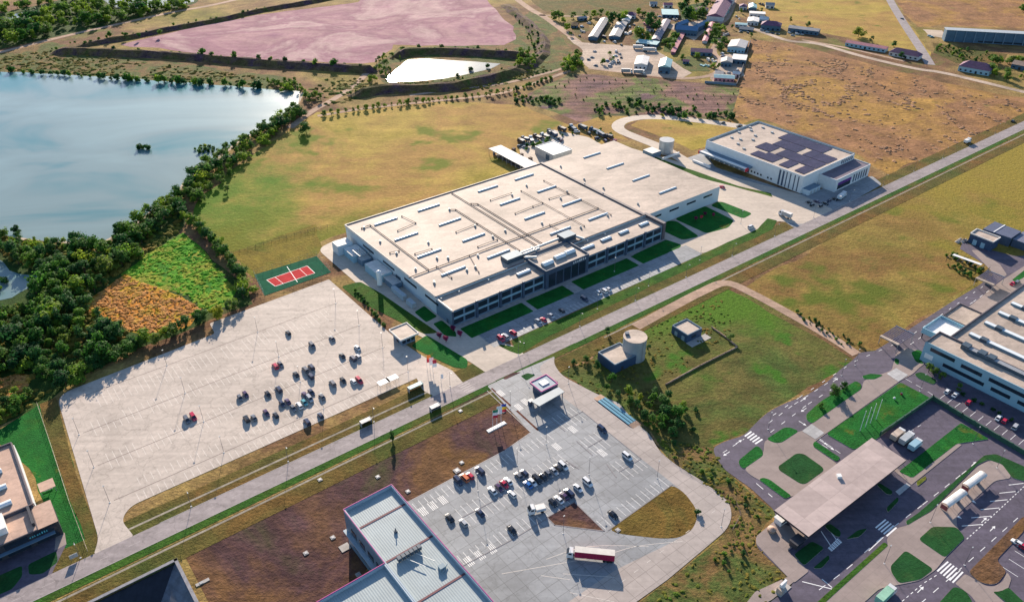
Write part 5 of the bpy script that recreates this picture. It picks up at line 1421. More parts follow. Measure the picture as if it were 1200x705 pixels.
# house and shed in the right meadow
t = thing('workshop', 'dark navy workshop with white rimmed flat tan roof at the right edge of the meadow', 'workshop', tuple(W(1142, 286)), R(-47))
q = [W(1137.5, 273, 6), W(1145, 268, 6), W(1172.5, 278, 6), W(1164, 283.5, 6)]
qc = W(1142, 286); iR = Matrix.Rotation(R(47), 3, 'Z')
ql = [tuple((iR @ (p - qc))[:2]) for p in q]
mb = MB(); mb.prism(ql, 0, 5.6, 0, 1); mb.build('walls', [M_darkblue, M_roof], t)
parapet(t, ql, 5.6, 6.2, .5, M_flash_l)
for f in (.2, .55):
    a = Vector(ql[0] + (0,)).lerp(Vector(ql[3] + (0,)), f); b = Vector(ql[0] + (0,)).lerp(Vector(ql[3] + (0,)), f + .17)
    mb = MB(); mb.obox((a + b) / 2, (b - a).normalized(), (b - a).length, .3, 0, 3.2); mb.build('garage_door', M_wall_teal, t)
q = [W(1152, 268, 5.5), W(1166, 259.5, 5.5), W(1197, 271, 5.5), W(1185, 279, 5.5)]
qc = sum(q, Vector()) / 4; qc.z = 0
t = thing('storage_hall', 'wide slate roofed hall with pale ridge strip behind the navy workshop', 'hall', tuple(qc))
mb = MB(); mb.prism([tuple((p - qc)[:2]) for p in q], 0, 5.5, 0, 1); mb.build('walls', [M_navy, plain('slate_roof', (.085, .10, .16), .6, 0, .1, .3)], t)
a = q[0].lerp(q[3], .38) - qc; b = q[1].lerp(q[2], .38) - qc
mb = MB(); mb.obox((a + b) / 2, (b - a).normalized(), (b - a).length, .6, 5.5, 5.75); mb.build('ridge_strip', M_white, t)
q = [W(1187, 280, 4.5), W(1199, 271, 4.5), W(1222, 280, 4.5), W(1210, 288, 4.5)]
qc = sum(q, Vector()) / 4; qc.z = 0
t = thing('storage_hall', 'lower slate roofed hall cut by the right edge beside the navy workshop', 'hall', tuple(qc))
mb = MB(); mb.prism([tuple((p - qc)[:2]) for p in q], 0, 4.5, 0, 1); mb.build('walls', [M_navy, plain('slate_roof_pale', (.15, .16, .22), .6, 0, .1, .3)], t)
sheet('gravel_yard', ragged(px((1128, 284), (1150, 290), (1190, 300), (1230, 300), (1230, 312), (1185, 316), (1150, 308), (1125, 292)), 5, .5, 61), Z(8), M_road2)
sheet('gravel_yard', rounded(px((1138, 293), (1147, 293), (1172, 310), (1180, 322), (1168, 330), (1162, 318)), 1, 2), Z(10), M_walk)
t = thing('pergola', 'overgrown pergola with a pale canvas top beside the upper road gate in the meadow', 'pergola', tuple(W(1133, 312)), R(-47))
boxpart('canvas_roof', M_white, t, -9, 6, 1.2, 3.4, 2.7, 2.85)
mb = MB(); [mb.box(-10 + k * 2.5, -9.8 + k * 2.5, -3, 3.4, 2.5, 2.68, bottom=True) for k in range(9)]; mb.build('beams', M_dark, t)
[pcyl('post', M_dark, t, a, b, 0, 2.5, .1, 5) for a in (-10, -4, 2, 9.8) for b in (-2.9, 3.3)]
for k, (x, y) in enumerate(((1125, 284), (1129, 281.5), (1133, 283))):
    o = thing('rubble_heap', ['small pale heap of rubble left of the navy workshop', 'middle heap of rubble against the navy workshop', 'heap of dark rubble nearest the navy workshop wall'][k], 'rubble', tuple(W(x, y)))
    mb = MB(); r_ = random.Random(k)
    for i in range(9): mb.cyl(r_.uniform(-1.8, 1.8), r_.uniform(-1.2, 1.2), 0, r_.uniform(.4, 1.4), r_.uniform(.5, 1.1), 6, r1=r_.uniform(.1, .4))
    mb.build('pile', M_concrete if k < 2 else M_dark, o)

# ================================================================== village buildings
M_vwall = plain('village_render', (0.50, 0.50, 0.50), .8, 0, .15, .3)
M_vteal = plain('teal_sheet_roof', (.30, .50, .50), .5, 0, .12, .3, ribs=(0, .8))
M_vgrey = plain('grey_sheet_roof', (.36, .34, .32), .7, 0, .2, .3, ribs=(0, .9))
M_vpurp = plain('old_purple_tiles', (.17, .075, .13), .8, 0, .25, .4, ribs=(0, .5))
M_vpink = plain('pink_tiles', (.50, .19, .21), .75, 0, .2, .4, ribs=(0, .5))
M_vblue = plain('blue_sheet_roof', (.07, .17, .30), .5, 0, .15, .3, ribs=(0, .8))
M_vred = plain('crimson_sheet_roof', (.52, .04, .14), .6, 0, .15, .3, ribs=(0, .8))
M_vdark = plain('dark_blue_wall', (.06, .12, .18), .7, 0, .2, .3)
def house(name, a, b, depth, h, label, roof='gable', rm=None, wm=None, cat='house', rise=None, win=3, over=.4):
    """a, b: photo pixels of the two ground corners of the front (nearest) wall, left to right; depth goes away from the camera"""
    pa, pb = W(*a), W(*b)
    d = pb - pa; L = d.length; ang = math.atan2(d.y, d.x)
    o = thing(name, label, cat, tuple(pa), ang)
    wm = wm or M_vwall; rm = rm or M_vgrey
    D = depth
    mb = MB(); mb.prism([(0, 0), (L, 0), (L, D), (0, D)], 0, h); mb.build('walls', wm, o)
    rs = rise if rise is not None else min(L, D) * .25
    mb = MB(); e = over
    if roof == 'flat':
        mb.box(-e, L + e, -e, D + e, h, h + .35, bottom=True)
    elif roof == 'mono':
        mb.face([(-e, -e, h), (L + e, -e, h), (L + e, D + e, h + rs), (-e, D + e, h + rs)])
        mb.face([(-e, -e, h - .15), (L + e, -e, h - .15), (L + e, D + e, h - .15), (-e, D + e, h - .15)])
        mb.face([(-e, D + e, h - .15), (L + e, D + e, h - .15), (L + e, D + e, h + rs), (-e, D + e, h + rs)])
        for x in (-e, L + e): mb.face([(x, -e, h - .15), (x, D + e, h - .15), (x, D + e, h + rs), (x, -e, h)])
        mb.face([(-e, -e, h - .15), (L + e, -e, h - .15), (L + e, -e, h), (-e, -e, h)])
    else:
        lx = L >= D
        hip = min(L, D) * .4 if roof == 'hip' else 0
        if lx:
            A, B = (-e + hip, D / 2, h + rs), (L + e - hip, D / 2, h + rs)
            mb.face([(-e, -e, h), (L + e, -e, h), B, A]); mb.face([(L + e, D + e, h), (-e, D + e, h), A, B])
            mb.face([(-e, D + e, h), (-e, -e, h), A]); mb.face([(L + e, -e, h), (L + e, D + e, h), B])
        else:
            A, B = (L / 2, -e + hip, h + rs), (L / 2, D + e - hip, h + rs)
            mb.face([(-e, -e, h), A, B, (-e, D + e, h)]); mb.face([(L + e, -e, h), (L + e, D + e, h), B, A])
            mb.face([(-e, -e, h), (L + e, -e, h), A]); mb.face([(L + e, D + e, h), (-e, D + e, h), B])
        mb.face([(-e, -e, h), (-e, D + e, h), (L + e, D + e, h), (L + e, -e, h)])
    mb.build('roof', rm, o)
    for k in range(win):
        w = L / win
        boxpart('window' if k != win // 2 or win < 2 else 'door', M_glass, o, w * (k + .3), w * (k + .7), -.12, 0, .9 if not (k == win // 2 and win > 1) else .1, min(h - .4, 2.3))
    return o
house('long_shed', (699.5, 48), (713.5, 26), 9, 3.4, 'long narrow grey shed, left of two parallel sheds at the village left end', 'gable', M_vgrey, M_vdark, 'shed', 1.6, 1)
house('long_shed', (726, 47), (735, 30), 11, 3.2, 'shorter broken grey shed, right of two parallel sheds at the village left end', 'gable', M_vgrey, M_vdark, 'shed', 1.5, 1)
house('white_shed', (737, 28), (742, 20.5), 9, 3.2, 'small pale violet roofed shed at the far end of the broken grey shed', 'gable', M_roof_white, M_vwall, 'shed', 1.2, 1)
house('house', (731, 22), (744, 22.8), 11, 4.0, 'house with dark violet roof among tall trees at the left end of the village', 'hip', M_vpurp, M_vwall, 'house', 2.5)
house('open_shed', (745, 53.5), (769, 56.5), 10, 3.2, 'long teal roofed open shed behind white trailers at the village yard', 'mono', M_vteal, M_vdark, 'shed', .8, 4)
house('white_hall', (743, 81), (757.5, 82), 26, 4.6, 'white roofed hall standing free in the village yard', 'gable', M_roof_white, M_vwall, 'hall', 1.2, 3)
house('barn', (771, 86), (784.5, 87), 24, 6.0, 'tall teal roofed barn with dark blue front at the near end of the village yard', 'gable', M_vteal, M_vdark, 'barn', 2.2, 2)
house('long_house', (772.5, 51), (785.5, 27.5), 8, 3.4, 'long violet grey roofed building running away behind the teal open shed', 'gable', plain('violet_sheet_roof', (.24, .20, .23), .7, 0, .15, .3), M_vdark, 'building', 1.4, 1)
house('manor', (791, 41), (816, 43), 14, 5.5, 'big deep blue roofed manor with wings round a pale court in the village', 'gable', M_vblue, M_vdark, 'house', 3.0, 7)
house('manor_wing', (790, 35), (795, 36), 20, 5.2, 'left blue roofed side wing of the big blue manor in the village', 'gable', M_vblue, M_vdark, 'house', 2.4, 1)
house('manor_wing', (812, 37), (818, 38), 24, 5.2, 'right blue roofed side wing of the big blue manor in the village', 'gable', M_vblue, M_vdark, 'house', 2.4, 1)
house('long_wing', (790.5, 64.5), (802.5, 41.5), 3.6, 2.6, 'thin pink roofed lean-to running from the teal barn up to the blue manor', 'mono', M_vpink, M_vpurp, 'building', .6, 1)
house('long_wing', (828, 51.5), (837, 29.5), 4.5, 2.6, 'thin pink roofed building running away right of the blue manor', 'gable', M_vpink, M_vwall, 'building', .8, 1)
house('hall', (847, 26), (859, 4), 18, 5.0, 'large hall with violet roof and crimson far end at the top of the village', 'gable', M_vpurp, M_vwall, 'hall', 3.5, 3)
house('hall_annex', (846, 6), (858, 7), 20, 8.5, 'crimson roofed block at the far end of the violet roofed village hall', 'gable', M_vred, M_vwall, 'hall', 2.5, 2)
house('house', (812, 15), (822, 17), 14, 4.2, 'small house with pinkish red roof between dark trees at the top of the village', 'hip', M_vpink, M_vwall, 'house', 2.4)
house('shed', (776, 21), (795, 21.5), 22, 3.6, 'teal roofed open workshop sheltering dark vehicles at the upper left of the village', 'mono', M_vteal, M_vdark, 'shed', .8, 4)
house('white_hall', (875, 29.5), (888, 30.5), 18, 4.2, 'white hall nearer of two at the right side of the village street', 'gable', M_roof_white, M_vwall, 'hall', 1.0, 3)
house('white_hall', (878, 20.5), (896, 21.5), 10, 4.2, 'white flat hall farther of two at the right side of the village street', 'flat', M_roof_white, M_vwall, 'hall', 0, 4)
house('teal_shed', (861, 32), (875, 33), 8, 3.0, 'small long teal roofed shed beside the village street crossroads', 'gable', M_vteal, M_vwall, 'shed', .8, 3)
house('house', (877, 14), (886, 14.5), 18, 4.5, 'teal roofed house at the top right of the village beside the open field', 'gable', M_vteal, M_vdark, 'house', 2)
house('hall', (852, 61), (872, 63), 26, 5.2, 'wide pale grey roofed hall at the right edge of the village', 'gable', plain('pale_ribbed_roof', (.46, .43, .41), .6, 0, .1, .3, ribs=(R(90), 1.4)), M_wall_teal, 'hall', 1.6, 5)
house('white_hall', (857, 74.5), (873, 76), 17, 4.0, 'bright white roofed yard hall below the wide pale grey hall in the village', 'flat', M_roof_white, M_vdark, 'hall', 0, 3)
house('house', (844, 78), (857, 79), 13, 4.2, 'grey and blue two part roofed house beside the bright white yard hall', 'gable', M_vgrey, M_vdark, 'house', 2)
house('house', (836.5, 95.5), (860, 97), 10, 3.4, 'long low house with pale roof and pink wall at the village near corner', 'gable', M_vteal, M_vpink, 'house', 1.4, 5)
house('house', (809, 65), (834, 66.5), 12, 3.6, 'low house with violet and pale roof parts on the waste ground in the village', 'gable', M_vpurp, M_vdark, 'house', 2, 4)
low_wall('garden_wall', 'straight blue grey wall closing the near right corner of the village', [(826, 97.5), (845, 99), (863, 100.5)], 2.0, .4, M_navy2)
low_wall('garden_wall', 'dark boundary wall between the village and the brown field on the right', [(863, 100.5), (868, 88), (874, 68), (879, 50)], 2.2, .5, M_dark)
house('farm_house', (891, 35), (914, 37), 14, 5.0, 'farmhouse with dark violet roof left along the upper field road', 'hip', M_vpurp, M_vdark, 'house', 3.4, 4)
house('long_shed', (923, 37.5), (958, 42), 11, 4.2, 'long grey roofed shed with blue front beside the upper field road', 'gable', M_vgrey, M_vdark, 'shed', 1.6, 7)
house('long_house', (990, 54), (1037, 62), 9, 3.4, 'long house with pink roof and pale windowed wall along the upper field road', 'gable', M_vpink, M_wall_teal, 'house', 1.6, 9)
house('house', (1041, 65), (1075, 71.5), 12, 3.6, 'house with dark violet hipped roof and white walls at the road junction', 'hip', M_vpurp, M_vwall, 'house', 3.6, 6)
house('house', (1122, 83), (1158, 89.5), 16, 4.4, 'large house with violet hipped roof and teal walls right of the road junction', 'hip', M_vpurp, M_wall_teal, 'house', 4.5, 6)
house('house', (1184, 80), (1204, 84), 12, 4.0, 'house with sandy roof cut by the right edge beyond the road junction', 'gable', M_track, M_vdark, 'house', 2.5, 3)
sh = house('long_shed', (1106, 48.5), (1240, 56), 10, 11.0, 'very long dark fronted open shed with pale roof edge at the upper right', 'flat', M_unit, M_vdark, 'shed', 0, 1)
mb = MB()
for k in range(22): mb.box(k * 9.0, k * 9.0 + .9, -.6, -.05, 0, 10.9)
mb.build('bay_posts', M_navy2, sh)
mb = MB(); mb.box(74, 83, -.5, -.1, 3, 10); mb.build('pale_door', M_roof, sh)

for i, (a, b, dp, h, l, rf, rm, wm) in enumerate((
    ((679, 25), (688, 24), 6, 2.6, 'small grey shed under dark trees at the far left of the village', 'gable', M_vgrey, M_vdark),
    ((669, 33), (676, 33.5), 7, 2.6, 'low brown hut beside parked cars at the far left of the village', 'mono', M_bank, M_vdark),
    ((705, 38), (709, 31), 5, 2.4, 'narrow teal lean-to between the two long grey sheds', 'mono', M_vteal, M_vdark),
    ((745, 41), (753, 41.5), 8, 3.0, 'small grey shed under the tall dark trees of the village', 'gable', M_vgrey, M_vwall),
    ((757, 37), (766, 37.5), 8, 3.0, 'small violet roofed shed behind the tall dark trees of the village', 'gable', M_vpurp, M_vwall),
    ((866, 36), (882, 37.5), 6, 1.6, 'low dark glazed frames on the plot beside the village crossroads', 'mono', M_unit_d, M_vdark),
    ((889, 27), (899, 28), 9, 4.0, 'white gabled house left of the dark violet farmhouse', 'gable', M_roof_white, M_vwall),
    ((866, 12), (875, 12.5), 10, 4.0, 'dark roofed house behind the teal shed at the top of the village', 'hip', M_vpurp, M_vwall),
    ((897, 10), (907, 10.5), 9, 3.6, 'small grey house beyond the white halls at the field edge', 'gable', M_vgrey, M_vwall),
    ((858, 90), (866, 91), 6, 2.8, 'small white cabin at the right wall of the village corner yard', 'gable', M_roof_white, M_vwall),
    ((838, 90), (847, 90.5), 5, 2.6, 'small dark shed behind the long low house with pink wall', 'mono', M_vgrey, M_vdark),
    ((800, 75), (807, 75.5), 5, 2.4, 'small rust coloured shed on the waste plot right of the barn', 'gable', M_vpink, M_vdark),
    ((778, 10), (788, 10), 8, 3.6, 'small pink roofed house at the top edge of the village', 'gable', M_vpink, M_vwall),
    ((762, 8), (770, 8), 7, 3.2, 'small grey house at the top edge left of the pink one', 'gable', M_vgrey, M_vwall))):
    house('shed' if 'house' not in l else 'house', a, b, dp, h, l, rf, rm, wm, 'shed' if 'house' not in l else 'house', None, 2)
for pp, m in (([(786, 43), (800, 44), (790, 63), (776, 60)], M_green), ([(758, 43), (770, 42), (766, 50), (757, 50)], M_reed), ([(838, 30), (846, 32), (838, 52), (830, 50)], M_green), ([(806, 66), (838, 70), (832, 84), (800, 84), (790, 72)], M_scrub), ([(664, 26), (690, 24), (690, 36), (676, 42)], M_verge), ([(700, 50), (716, 30), (724, 30), (708, 50)], M_verge), ([(738, 46), (748, 28), (756, 28), (748, 48)], M_scrub), ([(1094, 50), (1180, 64), (1176, 74), (1120, 74), (1094, 62)], M_verge), ([(795, 8), (830, 2), (826, 22), (798, 26)], M_wood_floor)):
    sheet('garden', ragged(px(*pp), 5, 1, 71), FZ() + .03, m)

rv = random.Random(77)
for i, (x, y) in enumerate(((684, 38), (708, 44), (736, 40), (750, 34), (757, 30), (792, 24), (800, 26), (846, 12), (852, 16), (872, 8), (880, 5), (894, 6), (835, 72), (828, 78), (846, 46), (850, 42), (870, 52))):
    o = thing('storage_pile', 'low pile of stored goods and scrap among the sheds of the village', 'goods', tuple(W(x, y)), rv.uniform(0, 3), 'piles of goods in the village')
    mb = MB()
    for k in range(6): a, b = rv.uniform(-4, 4), rv.uniform(-2, 2); mb.box(a, a + rv.uniform(1, 3), b, b + rv.uniform(1, 2), 0, rv.uniform(.6, 2.4))
    mb.build('stack', [M_vgrey, M_dark, M_roof_white, M_vteal, M_vpink][i % 5], o)

# ================================================================== vegetation
M_bark = plain('tree_bark', (.09, .06, .045), .9, 0, .2, 1.5)
M_leaf = leaf_mat('broad_leaves', (.045, .150, .024), (.125, .240, .036))
M_leaf_dark = leaf_mat('dark_leaves', (.024, .098, .032), (.070, .160, .040))
M_leaf_bright = leaf_mat('bright_leaves', (.05, .17, .02), (.13, .26, .03))
M_leaf_purple = leaf_mat('plum_leaves', (.26, .02, .10), (.42, .05, .18))
def crown_mesh(name, r, h, z0, n, leaf, seed, mat, clumps=9, spread=.62):
    rg = random.Random(seed)
    mb = MB()
    cs = []
    for i in range(clumps):
        a = rg.uniform(0, 6.283); q = math.sqrt(rg.random()) * spread * r
        zz = z0 + h * rg.uniform(.10, .86)
        tp = 1 - .45 * (zz - z0) / h
        cs.append((q * math.cos(a) * tp, q * math.sin(a) * tp, zz, rg.uniform(.20, .52) * r))
    cs.append((0, 0, z0 + h * .72, .5 * r))
    for i in range(n):
        cx, cy, cz, cr = cs[i % len(cs)]
        while True:
            d = Vector((rg.gauss(0, 1), rg.gauss(0, 1), rg.gauss(0, 1)))
            if d.length > .1: break
        d.normalize()
        rad = cr * (rg.uniform(.5, 1.05) if rg.random() < .85 else rg.uniform(1.0, 1.4))
        p = Vector((cx, cy, cz)) + Vector((d.x * rad, d.y * rad, d.z * rad * .85))
        if p.z < z0 * .6: continue
        nrm = (d + Vector((rg.uniform(-.7, .7), rg.uniform(-.7, .7), rg.uniform(-.3, .9)))).normalized()
        t1 = nrm.cross(Vector((rg.uniform(-1, 1), rg.uniform(-1, 1), rg.uniform(-1, 1)))).normalized()
        t2 = nrm.cross(t1)
        s1 = leaf * rg.uniform(.6, 1.3); s2 = s1 * rg.uniform(.5, .9)
        mb.face([p - t1 * s1, p - t2 * s2, p + t1 * s1, p + t2 * s2])
    me = bpy.data.meshes.new(name)
    me.from_pydata(mb.v, [], mb.f); me.materials.append(mat); me.update()
    return me
def trunk_mesh(name, h, r, seed):
    rg = random.Random(seed); mb = MB()
    mb.tube([(0, 0, -.1), (rg.uniform(-.1, .1), rg.uniform(-.1, .1), h * .5), (rg.uniform(-.2, .2), rg.uniform(-.2, .2), h)], r, 6, r1=r * .45)
    for k in range(4):
        a = k * 1.6 + rg.uniform(-.4, .4); L = h * rg.uniform(.35, .55)
        mb.tube([(0, 0, h * .55), (L * .5 * math.cos(a), L * .5 * math.sin(a), h * .85), (L * math.cos(a), L * math.sin(a), h * 1.15)], r * .42, 5, r1=r * .15)
    return mb.mesh(name, M_bark)
VAR = []
for k, (r, h, z0, n, leaf, cl, sp) in enumerate(((3.6, 6.6, 1.2, 900, .40, 9, .78), (3.0, 8.0, 1.2, 850, .40, 8, .74), (4.4, 6.4, 1.0, 1000, .42, 10, .85), (2.6, 5.2, .9, 650, .34, 7, .75), (3.3, 7.4, 1.0, 850, .40, 8, .80), (4.0, 5.0, .7, 800, .40, 8, .9), (2.4, 8.6, .9, 750, .38, 9, .7))):
    VAR.append((crown_mesh('crown', r, h, z0, n, leaf, 40 + k, M_leaf, cl, sp), crown_mesh('crown', r, h, z0, n, leaf, 60 + k, M_leaf_dark, cl, sp), trunk_mesh('trunk', z0 + h * .35, .22, 80 + k), z0 + h, r))
BUSH = [(crown_mesh('foliage', 1.5, 2.0, .1, 260, .30, 90 + k, M_leaf, 6, .6), crown_mesh('foliage', 1.5, 2.0, .1, 260, .30, 95 + k, M_leaf_dark, 6, .6)) for k in range(3)]
BUSHSTEM = trunk_mesh('stems', .9, .09, 99)
CONE = (crown_mesh('crown', 1.5, 4.2, .5, 420, .30, 101, M_leaf_dark, 8, .35), trunk_mesh('trunk', 1.6, .15, 102))
PLUM = (crown_mesh('crown', 1.7, 2.4, .9, 300, .32, 103, M_leaf_purple, 7, .6), trunk_mesh('trunk', 1.5, .12, 104))
BRIGHT = crown_mesh('foliage', 2.2, 2.6, .2, 420, .38, 105, M_leaf_bright, 8, .62)
rt = random.Random(11)
NTREE = [0]
def put(name, label, cat, group, p, rz, sc, parts):
    o = bpy.data.objects.new(name, None); COL.objects.link(o)
    o.location = p; o.rotation_euler = (0, 0, rz); o.scale = sc
    tag(o, label, cat, group)
    for nm, me in parts:
        c = bpy.data.objects.new(nm, me); COL.objects.link(c); c.parent = o
    return o
PLANTS = {'tree': [], 'bush': []}
def seen_size(p, H):
    d = Vector((p[0], p[1], H / 2 - CAM_H)).length
    return H / d * (1.0 if -0.1 < .5 + p[0] / (1.2876 * (p[1] * math.cos(PITCH) + CAM_H * math.sin(PITCH))) < 1.1 else 0.2)
def tree(p, H, label, group, dark=None, var=None, name='tree', cat='tree'):
    v = VAR[rt.randrange(7) if var is None else var]
    dk = rt.random() < .5 if dark is None else dark
    s = H / v[3]
    a = (name, label, cat, group, Vector(p), rt.uniform(0, 6.28), (s * rt.uniform(.85, 1.4), s * rt.uniform(.85, 1.4), s), (('crown', v[1] if dk else v[0]), ('trunk', v[2])))
    PLANTS['tree'].append((9 if group is None else seen_size(p, H), a))
def bush(p, H, label, group, dark=None, name='bush', mesh=None, cat='bush'):
    v = BUSH[rt.randrange(3)]
    dk = rt.random() < .5 if dark is None else dark
    s = H / 2.1
    a = (name, label, cat, group, Vector(p), rt.uniform(0, 6.28), (s * rt.uniform(.95, 1.4), s * rt.uniform(.95, 1.4), s), (('foliage', mesh or (v[1] if dk else v[0])), ('stems', BUSHSTEM)))
    PLANTS['bush'].append((9 if group is None else seen_size(p, H), a))
def mass(name, label, cat, items):
    """the plants too many and too small to count, as one mesh"""
    V = []; F = []; Mi = []; mats = []
    for it in items:
        M = Matrix.Translation(it[4]) @ Matrix.Rotation(it[5], 4, 'Z') @ Matrix.Diagonal((*it[6], 1))
        for nm, me in it[7]:
            m = me.materials[0]
            if m not in mats: mats.append(m)
            k = mats.index(m); i = len(V)
            V += [tuple(M @ v.co) for v in me.vertices]
            F += [tuple(i + q for q in p.vertices) for p in me.polygons]
            Mi += [k] * len(me.polygons)
    me = bpy.data.meshes.new(name); me.from_pydata(V, [], F)
    for m in mats: me.materials.append(m)
    me.polygons.foreach_set('material_index', Mi); me.update()
    o = bpy.data.objects.new(name, me); COL.objects.link(o); tag(o, label, cat); o['kind'] = 'stuff'
def plant_all():
    for kind, lab, nm, lim in (('tree', 'far woods, hedgerow and shelter belt trees round the lake and village seen as one mass', 'woodland', 298), ('bush', 'small scattered bushes round the ponds, plots and rough strips seen as one mass', 'scrub', 290)):
        L = sorted(PLANTS[kind], key=lambda t: -t[0])
        for _, a in L[:lim]: put(*a)
        if L[lim:]: mass(nm, lab, 'woodland' if kind == 'tree' else 'scrub', [a for _, a in L[lim:]])
def scatter(poly, n, mind, fn, tries=60):
    pw = px(*poly)
    xs = [p.x for p in pw]; ys = [p.y for p in pw]
    pts = []
    for _ in range(n * tries):
        if len(pts) >= n: break
        p = Vector((rt.uniform(min(xs), max(xs)), rt.uniform(min(ys), max(ys)), 0))
        if not inside(p, pw): continue
        if any((p - q).length < mind for q in pts[-400:]): continue
        pts.append(p); fn(p)
    return pts
def along(pts, step, jit, fn, skip=0.0):
    p = px(*pts)
    for a, b in zip(p, p[1:]):
        d = b - a; L = d.length; d.normalize(); s = 0
        while s < L:
            if rt.random() >= skip:
                q = a + d * s
                fn(Vector((q.x + rt.uniform(-jit, jit), q.y + rt.uniform(-jit, jit), 0)))
            s += step * rt.uniform(.75, 1.25)
# the lake wood
TL = 'leafy tree of the dense wood between the lake and the pale parking lot'
scatter([(-30, 276), (25, 284), (95, 290), (130, 289), (138, 320), (96, 358), (118, 375), (150, 392), (100, 425), (62, 452), (44, 438), (15, 436), (-10, 446), (-30, 440), (-30, 372), (14, 366), (38, 356), (56, 334), (52, 322), (32, 312), (14, 308), (6, 298), (-30, 292)], 170, 5.0, lambda p: tree(p, rt.uniform(5, 11), TL, 'trees of the wood by the lake'))
scatter([(-30, 470), (0, 478), (32, 458), (44, 462), (20, 490), (-30, 510)], 14, 4.0, lambda p: tree(p, rt.uniform(4, 7), 'tree on the dark slope at the left edge above the green lawn', 'trees at the left edge'))
TS = 'tree in the shelter belt along the right shore of the lake'
scatter([(128, 290), (140, 276), (172, 252), (206, 229), (216, 238), (196, 262), (150, 305), (138, 318)], 46, 4.2, lambda p: tree(p, rt.uniform(5, 9.5), TS, 'trees along the right lake shore'))
scatter([(206, 229), (216, 214), (252, 188), (276, 170), (302, 154), (330, 138), (348, 126), (356, 136), (334, 152), (306, 174), (272, 204), (238, 234), (220, 246)], 90, 3.8, lambda p: tree(p, rt.uniform(4.5, 9), TS, 'trees along the right lake shore'))
along([(208, 248), (228, 264), (252, 286), (276, 316), (292, 342)], 3.6, 1.4, lambda p: tree(p, rt.uniform(5, 7.5), 'tree in the row along the upper right side of the bright green reed bed', 'trees beside the reed bed'))
along([(292, 348), (262, 368), (238, 376), (205, 392), (172, 404), (150, 412), (118, 430), (92, 446)], 3.8, 2.0, lambda p: tree(p, rt.uniform(4.5, 7.5), 'tree in the row between the rusty reed bed and the pale parking lot', 'trees beside the parking lot'))
tree(W(125, 424), 9.5, 'tallest round tree overlooking the top edge of the pale parking lot', None, False, 2)
tree(W(78, 452), 8.5, 'broad tree shading the left corner of the pale parking lot', None, True, 0)
tree(W(359, 156), 9.0, 'lone dark round tree where the dirt track meets the lake shore tree line', None, True, 0)
tree(W(267, 225), 5.0, 'small lone dark tree on the bare patch of the dry field', None, True, 3)
# lake north shore and upper left
along([(-20, 84), (40, 86), (90, 90), (150, 95)], 6.5, 1.5, lambda p: bush(p, rt.uniform(2, 6), 'shrub on the far bank of the lake', 'shrubs on the far lake bank'), .1)
along([(150, 95), (200, 97), (250, 100), (310, 104)], 6.0, 1.5, lambda p: bush(p, rt.uniform(2, 7), 'shrub on the far bank of the lake', 'shrubs on the far lake bank'), .1)
scatter([(310, 96), (352, 96), (366, 108), (380, 118), (352, 124), (356, 110), (320, 105)], 22, 4, lambda p: tree(p, rt.uniform(4, 7), 'tree at the far right corner of the lake', 'trees at the lake corner'))
scatter([(-20, 40), (50, 18), (120, 6), (230, 6), (215, 12), (150, 22), (80, 38), (0, 56), (-20, 60)], 120, 7.5, lambda p: tree(p, rt.uniform(8, 14), 'tree of the riverside wood at the top left', 'trees of the riverside wood'))
scatter([(-20, 14), (20, 8), (60, 2), (110, -6), (120, -2), (60, 10), (20, 13), (-20, 24)], 24, 10, lambda p: tree(p, rt.uniform(7, 12), 'tree of the riverside wood at the top left', 'trees of the riverside wood'))
scatter([(225, 172), (255, 173), (258, 178), (230, 180)], 14, 2.5, lambda p: bush(p, rt.uniform(1.5, 3), 'bush on the small green spit in the lake', 'bushes on the lake spit'))
scatter([(-10, 331), (5, 329), (12, 337), (6, 343), (-10, 345)], 7, 3, lambda p: bush(p, rt.uniform(2, 4), 'bush on the little island in the lake inlet', 'bushes on the inlet island'))
for k, (x, y) in enumerate(((164.5, 174.5), (168, 174.8), (172, 175), (175, 175.3))):
    bush(W(x, y), [3.8, 2.8, 3.6, 3.0][k], 'dark bush standing in the open lake, ' + nth(k, 4) + ' of four', 'bushes standing in the lake', True)
for x, y, l in ((19.5, 272, 'dark bare stump like bush on the near lake edge at the left'),): bush(W(x, y), 4, l, None, True)
# dykes and tracks
for (x, y) in ((133, 57), (148, 41), (162, 42), (188, 38), (238, 63), (248, 64), (275, 66), (303, 68), (334, 71), (356, 72), (392, 75), (422, 77), (128, 42), (100, 50), (316, 70), (370, 74)):
    bush(W(x, y, 4.5).xy.to_3d() + Vector((0, 0, 3.5)), rt.uniform(2.5, 6), 'bush on the crest of the dyke below the pink mud pond', 'bushes on the dyke')
scatter([(440, 74), (470, 58), (478, 62), (462, 80), (448, 98), (430, 98)], 20, 4, lambda p: tree(p, rt.uniform(3.5, 6.5), 'tree left of the bright white pond', 'trees left of the bright pond'))
for (x, y) in ((491, 57), (518, 57), (519, 60), (560, 58), (582, 61), (592, 66), (536, 90), (552, 83), (588, 82), (572, 80)):
    bush(W(x, y), rt.uniform(2, 4.5), 'bush on the bank of the bright white pond', 'bushes round the bright pond')
along([(442, 107), (480, 105), (520, 104), (560, 97), (600, 86)], 9, 2, lambda p: bush(p, rt.uniform(1.5, 4), 'bush at the foot of the dyke below the bright white pond', 'bushes below the bright pond'), .15)
along([(380, 136), (430, 128.5), (480, 122), (530, 116.5), (575, 112), (606, 106)], 5.2, .8, lambda p: tree(p, rt.uniform(3.2, 5.2), 'small tree of the hedgerow along the track above the dry field', 'hedgerow trees', None, rt.choice((0, 3))))
along([(606, 106), (625, 100), (645, 92)], 6, 1, lambda p: bush(p, rt.uniform(2, 4), 'bush along the track at the garden plots', 'bushes at the plots'))
